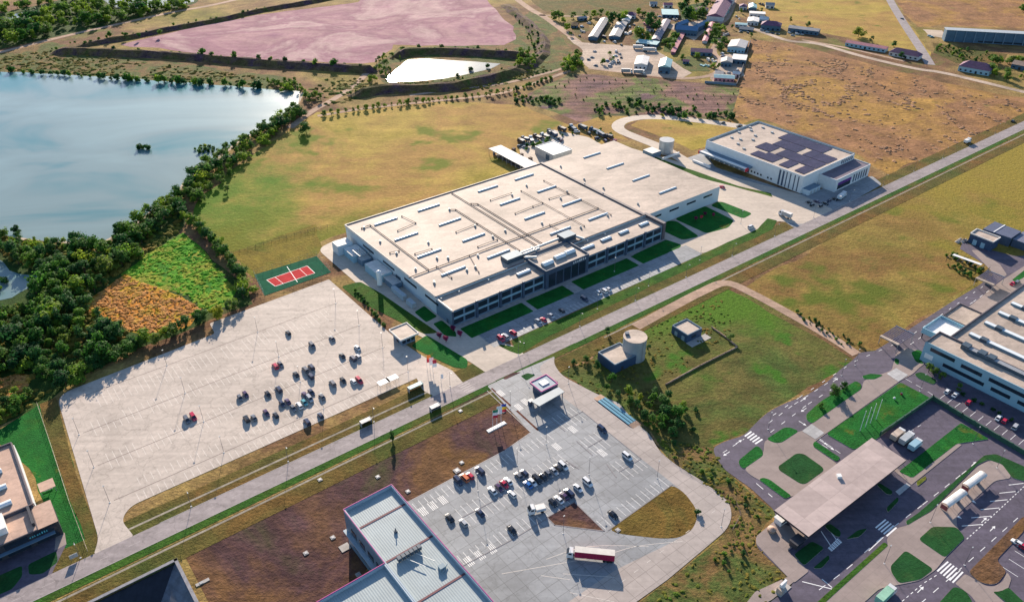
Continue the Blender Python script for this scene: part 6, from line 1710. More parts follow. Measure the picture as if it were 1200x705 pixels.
scatter([(600, 64), (615, 60), (632, 72), (626, 84), (606, 80)], 16, 4.5, lambda p: tree(p, rt.uniform(5, 9), 'tree of the clump on the curved dyke right of the bright pond', 'trees on the curved dyke'))
scatter([(604, 20), (618, 26), (634, 46), (638, 60), (628, 62), (616, 42)], 30, 4, lambda p: bush(p, rt.uniform(1.5, 3.5), 'bush on the inner slope of the curved dyke', 'bushes on the curved dyke'))
scatter([(600, 113), (660, 118), (655, 124), (606, 122)], 22, 4, lambda p: bush(p, rt.uniform(1.5, 4), 'bush at the top right of the dry field', 'bushes at the dry field corner'))
scatter([(660, 74), (676, 70), (682, 80), (672, 86), (660, 84)], 12, 3.5, lambda p: tree(p, rt.uniform(5, 9), 'tree of the dark clump at the left end of the village yard', 'trees at the village yard'))
scatter([(690, 126), (735, 118), (780, 122), (860, 132), (856, 140), (800, 141), (745, 134), (700, 136)], 60, 4, lambda p: bush(p, rt.uniform(1.5, 5), 'bush of the belt between the garden plots and the curved access road', 'bushes below the plots'))
scatter([(640, 92), (700, 90), (760, 98), (860, 108), (855, 126), (760, 116), (660, 120)], 70, 6, lambda p: bush(p, rt.uniform(.5, 1.5), 'low bush among the village garden plots', 'bushes in the plots'))
# village trees
scatter([(612, 172), (650, 158), (664, 150), (700, 150), (724, 162), (716, 166), (690, 156), (664, 160), (615, 178)], 26, 3, lambda p: bush(p, rt.uniform(1, 3), 'bush along the back edge of the factory yard', 'bushes behind the factory yard'))
for x, y, H, dk in ((655, 24, 9, True), (648, 22, 7, True), (664, 36, 7, False), (668, 43, 5, True), (686, 21, 7, True), (696, 20, 7, False), (703, 20, 8, True), (718, 30, 15, True), (725, 29, 11, True), (730, 24, 10, False), (764, 36, 17, True), (750, 46, 12, True), (757, 48, 9, True), (805, 22, 13, True), (812, 25, 10, False), (806, 9, 13, True), (816, 6, 13, False), (826, 12, 12, True), (832, 6, 11, True), (800, 15, 12, True), (836, 42, 9, True), (842, 48, 9, True), (841, 36, 8, False), (838, 53, 6, True), (786, 48, 5, False), (791, 52, 5, True), (782, 56, 5, False), (794, 46, 5, False), (778, 52, 5, True), (828, 34, 7, False), (826, 44, 6, True), (836, 80, 5, False), (842, 81, 6, True), (849, 52, 7, True), (714, 66, 5, True), (718, 72, 5, False), (706, 76, 5, True), (677, 66, 6, True), (788, 58, 6, False), (790, 47, 7, True), (782, 52, 6, True), (796, 12, 9, True), (803, 5, 10, False), (820, 20, 9, True), (824, 16, 8, False), (808, 18, 9, False), (846, 36, 6, False), (833, 46, 7, True), (836, 36, 8, False), (844, 58, 6, True), (828, 62, 6, True), (816, 68, 5, False), (800, 70, 5, True), (755, 22, 8, True), (748, 18, 7, False), (772, 30, 7, True), (712, 22, 8, False), (692, 26, 6, True), (672, 22, 7, True), (660, 28, 7, False), (884, 10, 6, True), (892, 16, 6, True), (868, 16, 6, False), (858, 34, 5, True), (880, 44, 5, True), (864, 60, 5, True)):
    tree(W(x, y), H * 1.1, 'tree among the sheds and houses of the village', 'trees of the village', dk)
for x, y, H, l in ((926, 27, 7, 'small round tree at the left end of the long grey upper road shed'), (947, 31, 5, 'small tree behind the right end of the long grey upper road shed'), (1005.5, 43.5, 10, 'round dark tree behind the pink roofed long house'), (1021, 49, 6, 'small tree behind the right half of the pink roofed long house'), (1047, 55, 6, 'small dark tree at the left end of the violet hipped house'), (1056, 68, 6, 'dark conical tree before the violet hipped house at the junction')):
    tree(W(x, y), H, l, None, True)
scatter([(1160, 70), (1200, 74), (1210, 100), (1170, 96), (1158, 88)], 14, 5, lambda p: tree(p, rt.uniform(5, 9), 'tree at the right edge beyond the road junction', 'trees at the right edge'))
scatter([(1096, 52), (1180, 66), (1176, 72), (1124, 72), (1096, 60)], 45, 4, lambda p: bush(p, rt.uniform(1, 3.5), 'bush in the overgrown garden before the long dark shed', 'bushes before the long shed'))
tree(W(1198, 14), 9, 'round green tree at the top right corner in the fallow field', None, False)
scatter([(944, 62), (1000, 78)], 0, 5, None) if False else None
# near things
scatter([(742, 474), (758, 463), (790, 466), (806, 482), (804, 508), (786, 514), (762, 500)], 15, 4.4, lambda p: tree(p, rt.uniform(4, 6.8), 'tree of the dark green grove below the round water tank', 'trees of the tank grove'))
for x, y, H, l in ((699, 432, 5.0, 'round tree at the left front corner of the dark blue pump house'), (686, 424, 3.6, 'small tree beside the bend, second from the road corner'), (673, 427, 3.0, 'small tree nearest the road corner at the bend'), (717, 447, 5.0, 'bright round tree in front of the dark blue pump house'), (711, 456, 3.5, 'small tree just below the bright round tree by the pump house'), (724, 465, 4.0, 'small tree halfway between pump house and weighbridge'), (737, 462, 5.0, 'bright tree nearest the pump house shadow'), (739, 473, 4.5, 'small tree above the end of the weighbridge'), (711, 391.5, 3.8, 'dark small tree on the green verge above the pump house'), (760, 410, 3.4, 'dark shrub like tree beside the foot of the water tank'), (856, 398, 3.5, 'small tree at the corner of the bent boundary wall')):
    tree(W(x, y), H, l, None, 'bright' not in l, rt.choice((0, 3)))
for x, y in ((812, 505), (815, 482), (790, 520)): bush(W(x, y), 2, 'low bush at the right side of the dark green grove', 'bushes by the grove')
for x, y, H, l in ((976, 463, 5.5, 'round dark tree on the long lawn island by the violet road'), (988.5, 455, 3.6, 'small bright round shrub on the long lawn island by the violet road'), (962, 478, 2.8, 'thin young tree on the left part of the long lawn island')):
    tree(W(x, y), H, l, None, 'dark' in l, 0)
for k, (x, y) in enumerate(((1088, 436), (1096, 440), (1103, 444.5), (1122, 457))):
    tree(W(x, y), [4.2, 4.6, 4.4, 3.6][k], 'small dark tree close under the blue grey wall, ' + nth(k, 4) + ' of four', 'trees under the blue grey wall', True, 3)
for k, (x, y) in enumerate(((1128, 463), (1141, 470), (1150, 474.5), (1163, 481), (1170, 485), (1185, 493))):
    bush(W(x, y), 1.6, 'dark shrub between parked cars and blue grey wall, ' + nth(k, 6), 'shrubs under the blue grey wall', True)
scatter([(1104, 300), (1118, 297), (1150, 316), (1158, 322), (1150, 322), (1128, 306)], 14, 2.2, lambda p: bush(p, rt.uniform(1.2, 2.6), 'bush growing over the pergola in the right meadow', 'bushes round the pergola'))
scatter([(1108, 312), (1125, 310), (1140, 325), (1128, 324)], 10, 2.2, lambda p: bush(p, rt.uniform(1.2, 2.4), 'bush growing over the pergola in the right meadow', 'bushes round the pergola'))
o = bpy.data.objects.new('conifer', None); COL.objects.link(o); o.location = W(460, 517); o.scale = (1.1, 1.1, 1.25)
tag(o, 'lone small dark conifer beside the main road above the dark field', 'tree')
for nm, me in (('crown', CONE[0]), ('trunk', CONE[1])):
    c = bpy.data.objects.new(nm, me); COL.objects.link(c); c.parent = o
for k, (x, y) in enumerate(((515, 397), (522.5, 401), (531, 389), (539, 395))):
    o = bpy.data.objects.new('plum_tree', None); COL.objects.link(o); o.location = W(x, y); o.scale = (1.15, 1.15, 1.1)
    tag(o, 'small magenta tree by the front corner of the factory, ' + nth(k, 4), 'tree', 'magenta leaved trees')
    for nm, me in (('crown', PLUM[0]), ('trunk', PLUM[1])):
        c = bpy.data.objects.new(nm, me); COL.objects.link(c); c.parent = o
for k, (x, y) in enumerate(((826, 253), (822, 257), (836, 254), (815, 258))):
    o = bpy.data.objects.new('plum_tree', None); COL.objects.link(o); o.location = W(x, y); o.scale = (.9, .9, .8); o.rotation_euler = (0, 0, k)
    tag(o, 'low magenta leaved tree in the lawn before the factory extension, ' + ['right front', 'left front', 'right rear', 'left rear'][k], 'tree', 'magenta leaved trees on the extension lawn')
    for nm, me in (('crown', PLUM[0]), ('trunk', PLUM[1])):
        c = bpy.data.objects.new(nm, me); COL.objects.link(c); c.parent = o
scatter([(414, 340), (425, 346), (446, 372), (452, 385), (440, 372)], 12, 2.5, lambda p: bush(p, rt.uniform(1, 2.2), 'bush in the green strip between parking lot and factory drive', 'bushes in the drive strip'))
scatter([(835, 655), (860, 635), (880, 640), (868, 665), (848, 672)], 9, 3, lambda p: bush(p, rt.uniform(.8, 2.2), 'bush in the scrub left of the tan paving at the lower right', 'bushes in the scrub'))
scatter([(770, 520), (800, 540), (850, 555), (900, 600), (880, 615), (830, 570)], 11, 4, lambda p: bush(p, rt.uniform(.6, 1.8), 'low bush on the rough strip between the cream road and the customs area', 'bushes on the rough strip'))
scatter([(930, 362), (1000, 400), (1010, 404), (985, 404), (940, 376)], 22, 2.5, lambda p: bush(p, rt.uniform(.6, 1.8), 'low bush along the upper side of the dirt track', 'bushes along the dirt track'))
bush(W(818, 602), 2.2, 'bush at the right end of the olive traffic island', None)

# countless tufts: tall grass, reeds, heath (one object each)
def tufts(name, label, poly, n, r0, r1, h0, h1, mat, seed, clump=.15, swirl=False):
    """low irregular mounds of grass or weed; one object, nobody could count them"""
    rg = random.Random(seed); pw = px(*poly)
    xs = [p.x for p in pw]; ys = [p.y for p in pw]; V = []; F = []; k = 0
    while k < n:
        p = Vector((rg.uniform(min(xs), max(xs)), rg.uniform(min(ys), max(ys)), 0))
        if not inside(p, pw): continue
        if swirl and abs(noise.noise(Vector((p.x * .035, p.y * .016, 4.2)))) > .09 and rg.random() > .07: continue
        if noise.noise(Vector((p.x * .02, p.y * .02, seed))) < rg.uniform(-.5, clump):
            k += .3; continue
        k += 1
        r = rg.uniform(r0, r1); h = rg.uniform(h0, h1); el = rg.uniform(.7, 1.4); ph = rg.uniform(0, 3.14)
        i = len(V); m = 7
        for ring, (rr, zz) in enumerate(((1.0, -.05), (.86, .45), (.5, .85))):
            for q in range(m):
                t = 6.2832 * q / m + ph; j = rg.uniform(.75, 1.25)
                x, y = math.cos(t) * r * rr * j * el, math.sin(t) * r * rr * j / el
                V.append((p.x + x * math.cos(ph) - y * math.sin(ph), p.y + x * math.sin(ph) + y * math.cos(ph), zz * h * rg.uniform(.75, 1.2) + .05))
        V.append((p.x + rg.uniform(-.2, .2) * r, p.y + rg.uniform(-.2, .2) * r, h + .05))
        for ring in range(2):
            for q in range(m):
                q2 = (q + 1) % m
                F.append((i + ring * m + q, i + ring * m + q2, i + ring * m + m + q2, i + ring * m + m + q))
        for q in range(m): F.append((i + 2 * m + q, i + 2 * m + (q + 1) % m, i + 3 * m))
    me = bpy.data.meshes.new(name); me.from_pydata(V, [], F); me.materials.append(mat); me.update()
    o = bpy.data.objects.new(name, me); COL.objects.link(o); tag(o, label, 'grass'); o['kind'] = 'stuff'
    return o
M_t_heath = field_mat('heath_tufts', [(0.3, (.27, .16, .10)), (0.5, (.31, .195, .13)), (0.7, (.30, .19, .10))], .03, .3, 1.2, con=.2, bmp=.3)
M_t_reed = field_mat('reed_leaves', [(0.3, (.05, .18, .02)), (0.48, (.11, .26, .035)), (0.6, (.28, .29, .08)), (0.72, (.20, .17, .06))], .08, .5, 1.5, con=.3, bmp=.3)
M_t_rust = field_mat('rust_reed_leaves', [(0.3, (.40, .19, .08)), (0.5, (.46, .25, .12)), (0.7, (.38, .28, .05))], .08, .5, 1.5, con=.3, bmp=.3)
M_t_weed = field_mat('weed_leaves', [(0.3, (.06, .12, .025)), (0.5, (.13, .12, .04)), (0.7, (.20, .13, .05))], .06, .3, 1.2, con=.3, bmp=.3)
tufts('tall_grass', 'lumpy mauve brown heath grass covering the field right of the village', [(872, 62), (884, 50), (1000, 74), (1100, 98), (1195, 116), (1195, 138), (1120, 168), (1040, 198), (1000, 172), (892, 134), (858, 142)], 1300, .5, 2.2, .2, .65, M_t_heath, 5, .5, True)
tufts('reeds', 'bright green reeds of the triangular bed by the wood', [(213, 274), (245, 303), (275, 338), (262, 357), (240, 365), (214, 345), (148, 321), (174, 297)], 650, .4, 1.5, .15, .55, M_t_reed, 6)
tufts('reeds', 'rusty orange reeds of the bed below the bright green one', [(145, 323), (214, 348), (237, 364), (222, 379), (180, 392), (150, 387), (125, 370), (99, 358), (119, 341)], 1000, .4, 1.3, .2, .6, M_t_rust, 7, .0)
tufts('reeds', 'rusty orange reeds of the small patch at the left edge', [(-6, 447), (18, 440), (38, 441), (28, 456), (4, 470), (-10, 476)], 260, .5, 1.3, .3, .9, M_t_rust, 8, .0)
tufts('weeds', 'tall weeds on the scrub strip between the cream road and customs area', [(766, 512), (838, 526), (850, 553), (906, 600), (884, 632), (926, 682), (900, 705), (760, 705), (850, 630), (866, 600), (795, 543)], 380, .3, .9, .12, .4, M_t_weed, 9, .4)
tufts('weeds', 'weeds and low scrub on the wood floor by the lake', [(-20, 276), (95, 289), (130, 287), (206, 230), (216, 245), (210, 272), (140, 320), (96, 358), (120, 376), (172, 400), (70, 456), (0, 496), (-20, 500), (-20, 362), (14, 358), (34, 350), (52, 332), (52, 318), (30, 312), (12, 306), (2, 297), (-20, 292)], 1700, .8, 2.2, .4, 1.5, M_t_weed, 10)
tufts('weeds', 'weeds on the rough ground round the pump house', [(664, 428), (700, 408), (735, 392), (780, 374), (850, 348), (860, 398), (780, 446), (760, 504), (702, 464), (664, 440)], 420, .3, .9, .12, .4, M_t_weed, 12, .3)
tufts('weeds', 'weeds on the far lake bank and round the ponds', [(-20, 70), (60, 60), (240, 82), (345, 96), (420, 90), (450, 100), (600, 86), (640, 70), (650, 84), (560, 106), (440, 112), (380, 126), (350, 106), (240, 96), (0, 82)], 1100, .8, 2.6, .3, 1.2, M_t_weed, 13)
# undergrowth on the dykes
for path in ([(62, 57), (200, 62), (300, 70), (424, 78)], [(84, 52), (150, 41), (200, 31), (260, 20), (310, 9)], [(470, 60), (525, 57), (600, 61)], [(412, 110), (470, 101), (510, 100), (590, 86)], [(618, 76), (634, 62), (636, 44), (622, 28)]):
    along([(x, y + 3) for x, y in path], 7, 3, lambda p: bush(p + Vector((0, 0, rt.uniform(.5, 3))), rt.uniform(1.2, 3), 'bush on the slopes of the dykes', 'bushes on the dykes'), .2)
plant_all()

# ================================================================== vehicles
def carpaint(n, c, r=.2):
    m, nt, b = new_mat('car_paint_' + n)
    b.inputs['Base Color'].default_value = (*c, 1); b.inputs['Roughness'].default_value = r
    b.inputs['Coat Weight'].default_value = .5; b.inputs['Coat Roughness'].default_value = .08
    return m
PAINT = {'white': carpaint('white', (.75, .75, .74)), 'silver': carpaint('silver', (.42, .43, .45)), 'grey': carpaint('grey', (.14, .145, .16)), 'black': carpaint('black', (.012, .013, .018)), 'dark blue': carpaint('dark_blue', (.015, .028, .075)), 'red': carpaint('red', (.50, .015, .05)), 'orange': carpaint('orange', (.60, .16, .05)), 'blue': carpaint('blue', (.02, .13, .40)), 'teal': carpaint('teal', (.06, .32, .36)), 'violet': carpaint('violet', (.07, .03, .09))}
M_tyre = plain('tyre_rubber', (.02, .02, .022), .9)
def loft(mb, secs, m=0):
    """secs: (x, half width low, half width top, z low, z top)"""
    rings = []
    for x, w0, w1, z0, z1 in secs:
        i = len(mb.v)
        zm = z0 + (z1 - z0) * .55
        mb.v += [(x, -w0 * .96, z0), (x, -max(w0, w1), zm), (x, -w1, z1), (x, w1, z1), (x, max(w0, w1), zm), (x, w0 * .96, z0)]
        rings.append(i)
    n = 6
    for a, b in zip(rings, rings[1:]):
        for q in range(n):
            q2 = (q + 1) % n
            mb.f.append((a + q, a + q2, b + q2, b + q)); mb.m.append(m)
    mb.f.append(tuple(rings[0] + q for q in range(n))); mb.m.append(m)
    mb.f.append(tuple(rings[-1] + n - 1 - q for q in range(n))); mb.m.append(m)
def car_meshes(kind):
    if kind == 'sedan': L, Wd, H, bel = 4.5, .88, 1.42, .86; cab = (-1.75, -1.05, .45, 1.15)
    elif kind == 'hatch': L, Wd, H, bel = 4.0, .86, 1.48, .88; cab = (-1.92, -1.55, .35, 1.10)
    else: L, Wd, H, bel = 4.8, .95, 1.85, 1.05; cab = (-2.30, -2.1, .75, 1.45)
    h = L / 2
    b = MB()
    loft(b, [(-h, Wd * .82, Wd * .78, .38, bel * .86), (-h + .15, Wd * .98, Wd * .92, .24, bel), (-h * .5, Wd, Wd * .95, .2, bel + .03), (h * .3, Wd, Wd * .95, .2, bel), (h - .5, Wd * .97, Wd * .88, .22, bel * .84), (h - .1, Wd * .9, Wd * .8, .28, bel * .74), (h, Wd * .72, Wd * .65, .38, bel * .62)])
    rw = Wd * .72
    loft(b, [(cab[1] - .05, rw, rw * .97, H - .07, H - .01), (cab[1] + .5, rw * 1.02, rw, H - .06, H + .02), (cab[2], rw, rw * .96, H - .07, H)])
    for y in (-1, 1):
        for x0, x1 in ((cab[0] + .02, cab[1]), (cab[3] - .02, cab[2])):
            b.tube([(x0, y * Wd * .88, bel), (x1, y * rw * .98, H - .05)], .05, 4)
        b.tube([((cab[0] + cab[3]) / 2 - .1, y * Wd * .90, bel), ((cab[1] + cab[2]) / 2 - .1, y * rw, H - .05)], .05, 4)
        b.box(cab[3] - .35, cab[3] - .2, y * Wd - .1 + .08 * y, y * Wd + .1 + .08 * y, bel, bel + .13)
    w = MB()
    i = len(w.v)
    for x, z, ww in ((cab[0], bel - .02, Wd * .9), (cab[3], bel - .02, Wd * .9), (cab[2], H - .06, rw * .97), (cab[1], H - .06, rw * .97)):
        w.v += [(x, -ww, z), (x, ww, z)]
    for f in ((0, 2, 4, 6), (1, 3, 5, 7), (2, 3, 5, 4), (0, 1, 7, 6), (6, 7, 5, 4)):
        w.f.append(f); w.m.append(0)
    wl = MB()
    n = 10
    for s_, yy in ((-1, -.1), (1, .1)):
        wl.v += [(.32 * math.cos(2 * math.pi * k / n), yy, .32 * math.sin(2 * math.pi * k / n)) for k in range(n)]
    for k in range(n): wl.f.append((k, (k + 1) % n, n + (k + 1) % n, n + k)); wl.m.append(0)
    wl.f.append(tuple(range(n))); wl.m.append(1); wl.f.append(tuple(range(2 * n - 1, n - 1, -1))); wl.m.append(1)
    hl = MB(); hl.box(-.06, .05, -.2, .2, -.07, .07, bottom=True)
    return dict(body=b.mesh('car_body', PAINT['grey']), glass=w.mesh('car_windows', M_glass), wheel=wl.mesh('wheel', [M_tyre, M_unit]), lamp=hl.mesh('headlight', M_skyl), L=L, W=Wd, bel=bel)
CARS = {k: car_meshes(k) for k in ('sedan', 'hatch', 'suv')}
rc = random.Random(21)
def car(p, ang, colour, label, group=None, kind=None):
    kind = kind or rc.choice(('sedan', 'sedan', 'hatch', 'suv'))
    c = CARS[kind]
    o = bpy.data.objects.new('car', None); COL.objects.link(o)
    o.location = p; o.rotation_euler = (0, 0, ang); tag(o, label, 'car', group)
    b = bpy.data.objects.new('body', c['body']); COL.objects.link(b); b.parent = o
    b.material_slots[0].link = 'OBJECT'; b.material_slots[0].material = PAINT[colour]
    g = bpy.data.objects.new('windows', c['glass']); COL.objects.link(g); g.parent = o
    for x in (-1, 1):
        for y in (-1, 1):
            w = bpy.data.objects.new('wheel', c['wheel']); COL.objects.link(w); w.parent = o
            w.location = (x * c['L'] * .31, y * c['W'] * .92, .32)
    for y in (-1, 1):
        w = bpy.data.objects.new('headlight', c['lamp']); COL.objects.link(w); w.parent = o
        w.location = (c['L'] / 2 - .1, y * c['W'] * .52, c['bel'] * .66)
    return o
def car_rows(lst, group, place, rows, ang, jitter=.02, z=.1, raise_h=.75):
    """lst: (x, y, colour[, kind]); rows: phrase per row, ordered from the far one; a row is a run of similar v"""
    it = []
    for e in lst:
        p = W(e[0], e[1], raise_h); p.z = z
        it.append([p, toS(p)[1], e])
    it.sort(key=lambda a: a[1])
    out = []; cur = [it[0]]
    for a in it[1:]:
        if a[1] - cur[0][1] > 5.5: out.append(cur); cur = [a]
        else: cur.append(a)
    out.append(cur)
    for ri, r in enumerate(out):
        r.sort(key=lambda a: toS(a[0])[0])
        for i, (p, v, e) in enumerate(r):
            rp = rows(ri, len(out))
            lab = e[2] + ' car, ' + nth(i, len(r)) + ' in ' + rp + ' ' + place
            flip = math.pi if rc.random() < .5 else 0
            car(p, ang + flip + rc.uniform(-jitter, jitter), e[2], lab, group, e[3] if len(e) > 3 else None)
lot_cars = [(337.6, 389.5, 'black'), (365.8, 404.5, 'grey'), (389, 396, 'grey'), (418.7, 407, 'white'), (400.8, 416, 'black'), (413.5, 419.8, 'dark blue'), (419.6, 417.5, 'silver'), (322.5, 428.8, 'red'), (328.6, 426.5, 'grey'), (346.8, 438, 'black'), (357.7, 432.6, 'grey'), (364.7, 429.8, 'dark blue'), (364, 440.5, 'dark blue'), (389.6, 448.8, 'grey'), (402, 445.2, 'black'), (414, 446.3, 'white'), (421, 445.5, 'red'), (326.8, 455.8, 'dark blue'), (314, 461.3, 'black'), (357, 461.8, 'violet'), (364.7, 458.8, 'dark blue'), (363, 466.8, 'silver'), (377.2, 464.2, 'grey'), (337, 469.8, 'violet'), (330.6, 472.8, 'dark blue'), (343.6, 477.6, 'grey'), (350.6, 474.8, 'white'), (356.6, 471.2, 'teal'), (312, 483.2, 'violet'), (323, 485.8, 'black'), (375.5, 486.2, 'dark blue'), (359.8, 494, 'dark blue'), (281.3, 465.8, 'grey'), (287.8, 461.8, 'violet'), (288.8, 490.3, 'black'), (297.5, 488.8, 'grey'), (219, 491.6, 'grey'), (226.5, 488.2, 'red')]
car_rows(lot_cars, 'cars scattered on the pale parking lot', 'of the pale parking lot', lambda i, n: 'the ' + ORD[i] + ' row down', SA - R(90))
plaza_cars = [(537, 563, 'dark blue'), (544.5, 559.6, 'orange'), (551, 557, 'red'), (562.5, 551.2, 'dark blue', 'suv'), (577, 574.4, 'white'), (584.8, 571, 'violet'), (590.7, 566.8, 'red'), (595.6, 563.4, 'white'), (600, 578.5, 'white', 'hatch'), (527, 606, 'black'), (543, 612, 'silver'), (562.4, 600, 'dark blue'), (608, 557.3, 'grey'), (614.4, 553.8, 'dark blue'), (618.7, 567.5, 'blue'), (624, 564.5, 'white'), (629.5, 561.3, 'black'), (636.6, 558.5, 'black'), (643, 555.3, 'grey'), (649, 551.5, 'silver'), (654, 547.4, 'black'), (660, 545.6, 'white'), (648, 588.5, 'black'), (655, 584.8, 'white'), (661, 580.6, 'violet'), (667, 577.2, 'dark blue', 'suv'), (677.2, 571.2, 'white'), (688.6, 564.8, 'white', 'suv'), (718.5, 602.3, 'black'), (600, 620, 'black')]
car_rows(plaza_cars, 'cars parked on the slab plaza', 'of the grey slab plaza', lambda i, n: 'the ' + ORD[i] + ' row down', SA - R(90), z=.12)
for x, y, c, l in ((705.6, 502.4, 'dark blue', 'dark blue car alone by the cream road on the upper right of the plaza'), (735, 534.5, 'white', 'white car alone in the bays at the right end of the plaza')):
    car(W(x, y, .7) - Vector((0, 0, .64)), SA - R(90), c, l)
front = [(631, 376, 'silver'), (636.8, 374, 'red'), (646, 369.6, 'silver'), (658, 363.6, 'black'), (685, 350.2, 'dark blue'), (702, 343, 'white'), (707.5, 340.6, 'white'), (712.5, 338.4, 'white'), (587, 396.5, 'red'), (592, 394, 'silver'), (601, 389.5, 'red')]
car_rows(front, 'cars parked in front of the factory', 'in front of the factory', lambda i, n: 'the ' + ('upper' if i == 0 else 'lower' if i == n - 1 else 'middle') + ' line parked', SA - R(90))
right = [(1110.4, 458, 'white', 'hatch'), (1119.6, 462, 'white'), (1135.5, 470.7, 'red'), (1170.4, 489, 'white'), (1177.6, 492.5, 'red'), (1190, 499.5, 'silver')]
for i, e in enumerate(right):
    car(W(e[0], e[1], .7) - Vector((0, 0, .66)), RA + R(4), e[2], e[2] + ' car under the blue grey wall at the right edge, ' + nth(i, 6), 'cars under the blue grey wall', e[3] if len(e) > 3 else None)
for x, y, c, a, l in ((1193, 636, 'white', 128, 'white car in the car park at the right edge below the long road'), (1199, 640, 'red', 128, 'red car in the car park at the right edge below the long road'), (1187, 142, 'black', 38, 'dark car driving on the far end of the main road at the right edge'), (1057, 22, 'grey', 110, 'small grey car on the straight road running to the top edge'), (847, 144, 'black', 170, 'dark car on the curved drive behind the solar roofed warehouse, left one'), (866.5, 148, 'black', 170, 'dark car at the left back corner of the solar roofed warehouse'), (880, 266, 'white', 38, 'white car at the right end of the drive before the factory extension'), (846, 219, 'red', 128, 'red car on the green strip between factory and warehouse'), (1187, 332, 'red', 38, 'red car beside the lawn at the top of the right edge building'), (1192, 331, 'grey', 38, 'grey car beside the red car at the top of the right edge building'), (1102, 374, 'black', 38, 'black car at the end of the blue loading bay of the right edge building')):
    car(W(x, y, .6) - Vector((0, 0, .55)), R(a), c, l)
# dark cars and machines before the warehouse annex
wc = [(948, 237, 'black'), (952, 240, 'black'), (957, 236, 'violet'), (962, 241, 'black'), (967, 238, 'black'), (972, 235, 'dark blue'), (978, 233, 'black')]
for i, (x, y, c) in enumerate(wc): car(W(x, y, .6) - Vector((0, 0, .55)), B2 + R(0 if i % 2 else 90), c, c + ' car in the shade before the warehouse annex, ' + nth(i, len(wc)), 'cars before the warehouse annex')

# trucks
M_cabw = plain('white_cab', (.72, .72, .70), .35)
def truck(p, ang, L, box, label, cab=M_cabw, H=3.9, name='truck', top=None, cablen=2.3, gap=.5):
    o = thing(name, label, 'truck', tuple(p), ang)
    x0, x1 = -L / 2, L / 2
    mb = MB(); mb.prism([(x0, -1.27), (x1, -1.27), (x1, 1.27), (x0, 1.27)], 1.15, H, 0, 1, True); c = mb.build('cargo_box', [box, top or M_roof_white], o)
    mb = MB(); mb.box(x0 + .1, x1 + gap + cablen * .8, -.5, .5, .7, 1.12, bottom=True)
    mb.build('chassis', M_dark, o)
    mb = MB(); c0 = x1 + gap; prof = [(c0, .55), (c0, 3.3), (c0 + cablen * .55, 3.45), (c0 + cablen * .95, 2.2), (c0 + cablen, .55)]
    for yy in (-1.22, 1.22): mb.face([(x, yy, z) for x, z in prof])
    for (xa, za), (xb, zb) in zip(prof, prof[1:] + prof[:1]): mb.face([(xa, -1.22, za), (xb, -1.22, zb), (xb, 1.22, zb), (xa, 1.22, za)])
    cb = mb.build('cab', cab, o)
    mb = MB(); mb.face([(c0 + cablen * .60, -1.1, 3.36), (c0 + cablen * .96, -1.1, 2.25), (c0 + cablen * .96, 1.1, 2.25), (c0 + cablen * .60, 1.1, 3.36)])
    w = mb.build('windscreen', M_glass, cb); w.location = (.05, 0, .03)
    for s_ in (-1, 1): boxpart('side_window', M_glass, cb, c0 + cablen * .2, c0 + cablen * .7, s_ * 1.24 - .01, s_ * 1.24 + .01, 2.1, 2.9)
    xs = [x0 + 1.0, x0 + 2.2, x0 + 3.4, c0 + cablen * .6] if L > 9 else [x0 + 1.2, c0 + cablen * .55]
    for x in xs:
        for y in (-1.05, 1.05):
            mw = MB(); n = 10
            mw.v += [(.5 * math.cos(2 * math.pi * k / n), s_ * .16, .5 * math.sin(2 * math.pi * k / n)) for s_ in (-1, 1) for k in range(n)]
            for k in range(n): mw.f.append((k, (k + 1) % n, n + (k + 1) % n, n + k)); mw.m.append(0)
            mw.f.append(tuple(range(n))); mw.m.append(0); mw.f.append(tuple(range(2 * n - 1, n - 1, -1))); mw.m.append(0)
            ww = mw.build('wheel', M_tyre, o); ww.location = (x, y, .5)
    return o
pa, pb = W(673, 655.5), W(719.5, 660.2)
d = (pa - pb); ang = math.atan2(d.y, d.x); n_ = Vector((-d.y, d.x, 0)).normalized()
mid = (pa + pb) / 2 - n_ * 1.27 * (1 if n_.y < 0 else -1)
truck(mid + Vector((0, 0, .05)), ang, 13.4, M_red and plain('crimson_tarpaulin', (.36, .012, .06), .55, 0, .15, .3, ribs=(0, 1.0)), 'articulated truck with crimson trailer sides and white cab alone on the slab plaza', H=4.0, top=plain('pale_trailer_top', (.62, .58, .52), .7, 0, .12, .4))
truck(W(922, 255), R(128), 5.5, M_unit, 'small pale box truck at the corner where the drive meets the road by the warehouse', H=3.6)
truck(W(1132, 168), R(38), 4.0, M_white, 'small white van truck at the verge of the far main road', H=3.0)
truck(W(985, 233), B2 + R(10), 7, M_wall, 'pale blue coach like truck parked before the violet sign of the warehouse', H=3.2)
truck(W(633, 598.5) , SA + R(160), 3.6, M_wall, 'white pickup van parked across the lane on the slab plaza', H=2.4, name='van')
for k, (x, y, L, m, l) in enumerate(((1049, 514, 7.5, M_roof, 'cream box truck, leftmost of three parked at the top corner of the big canopy'), (1059.5, 518.5, 8, M_unit, 'pale grey box truck, middle of three parked at the top corner of the big canopy'), (1069.5, 526, 7, M_wall_teal, 'blue grey box truck, rightmost of three parked at the top corner of the big canopy'))):
    truck(W(x, y), R(38), L - 2, m, l, H=3.4, top=m, cablen=1.8, gap=.3)
truck(W(1034, 703), R(38), 6.5, plain('mint_green_box', (.20, .46, .36), .5, 0, .2, .5), 'mint green box truck with white cab at the bottom edge of the violet road', H=3.6, top=plain('mint_green_top', (.28, .50, .36), .5, 0, .2, .5))
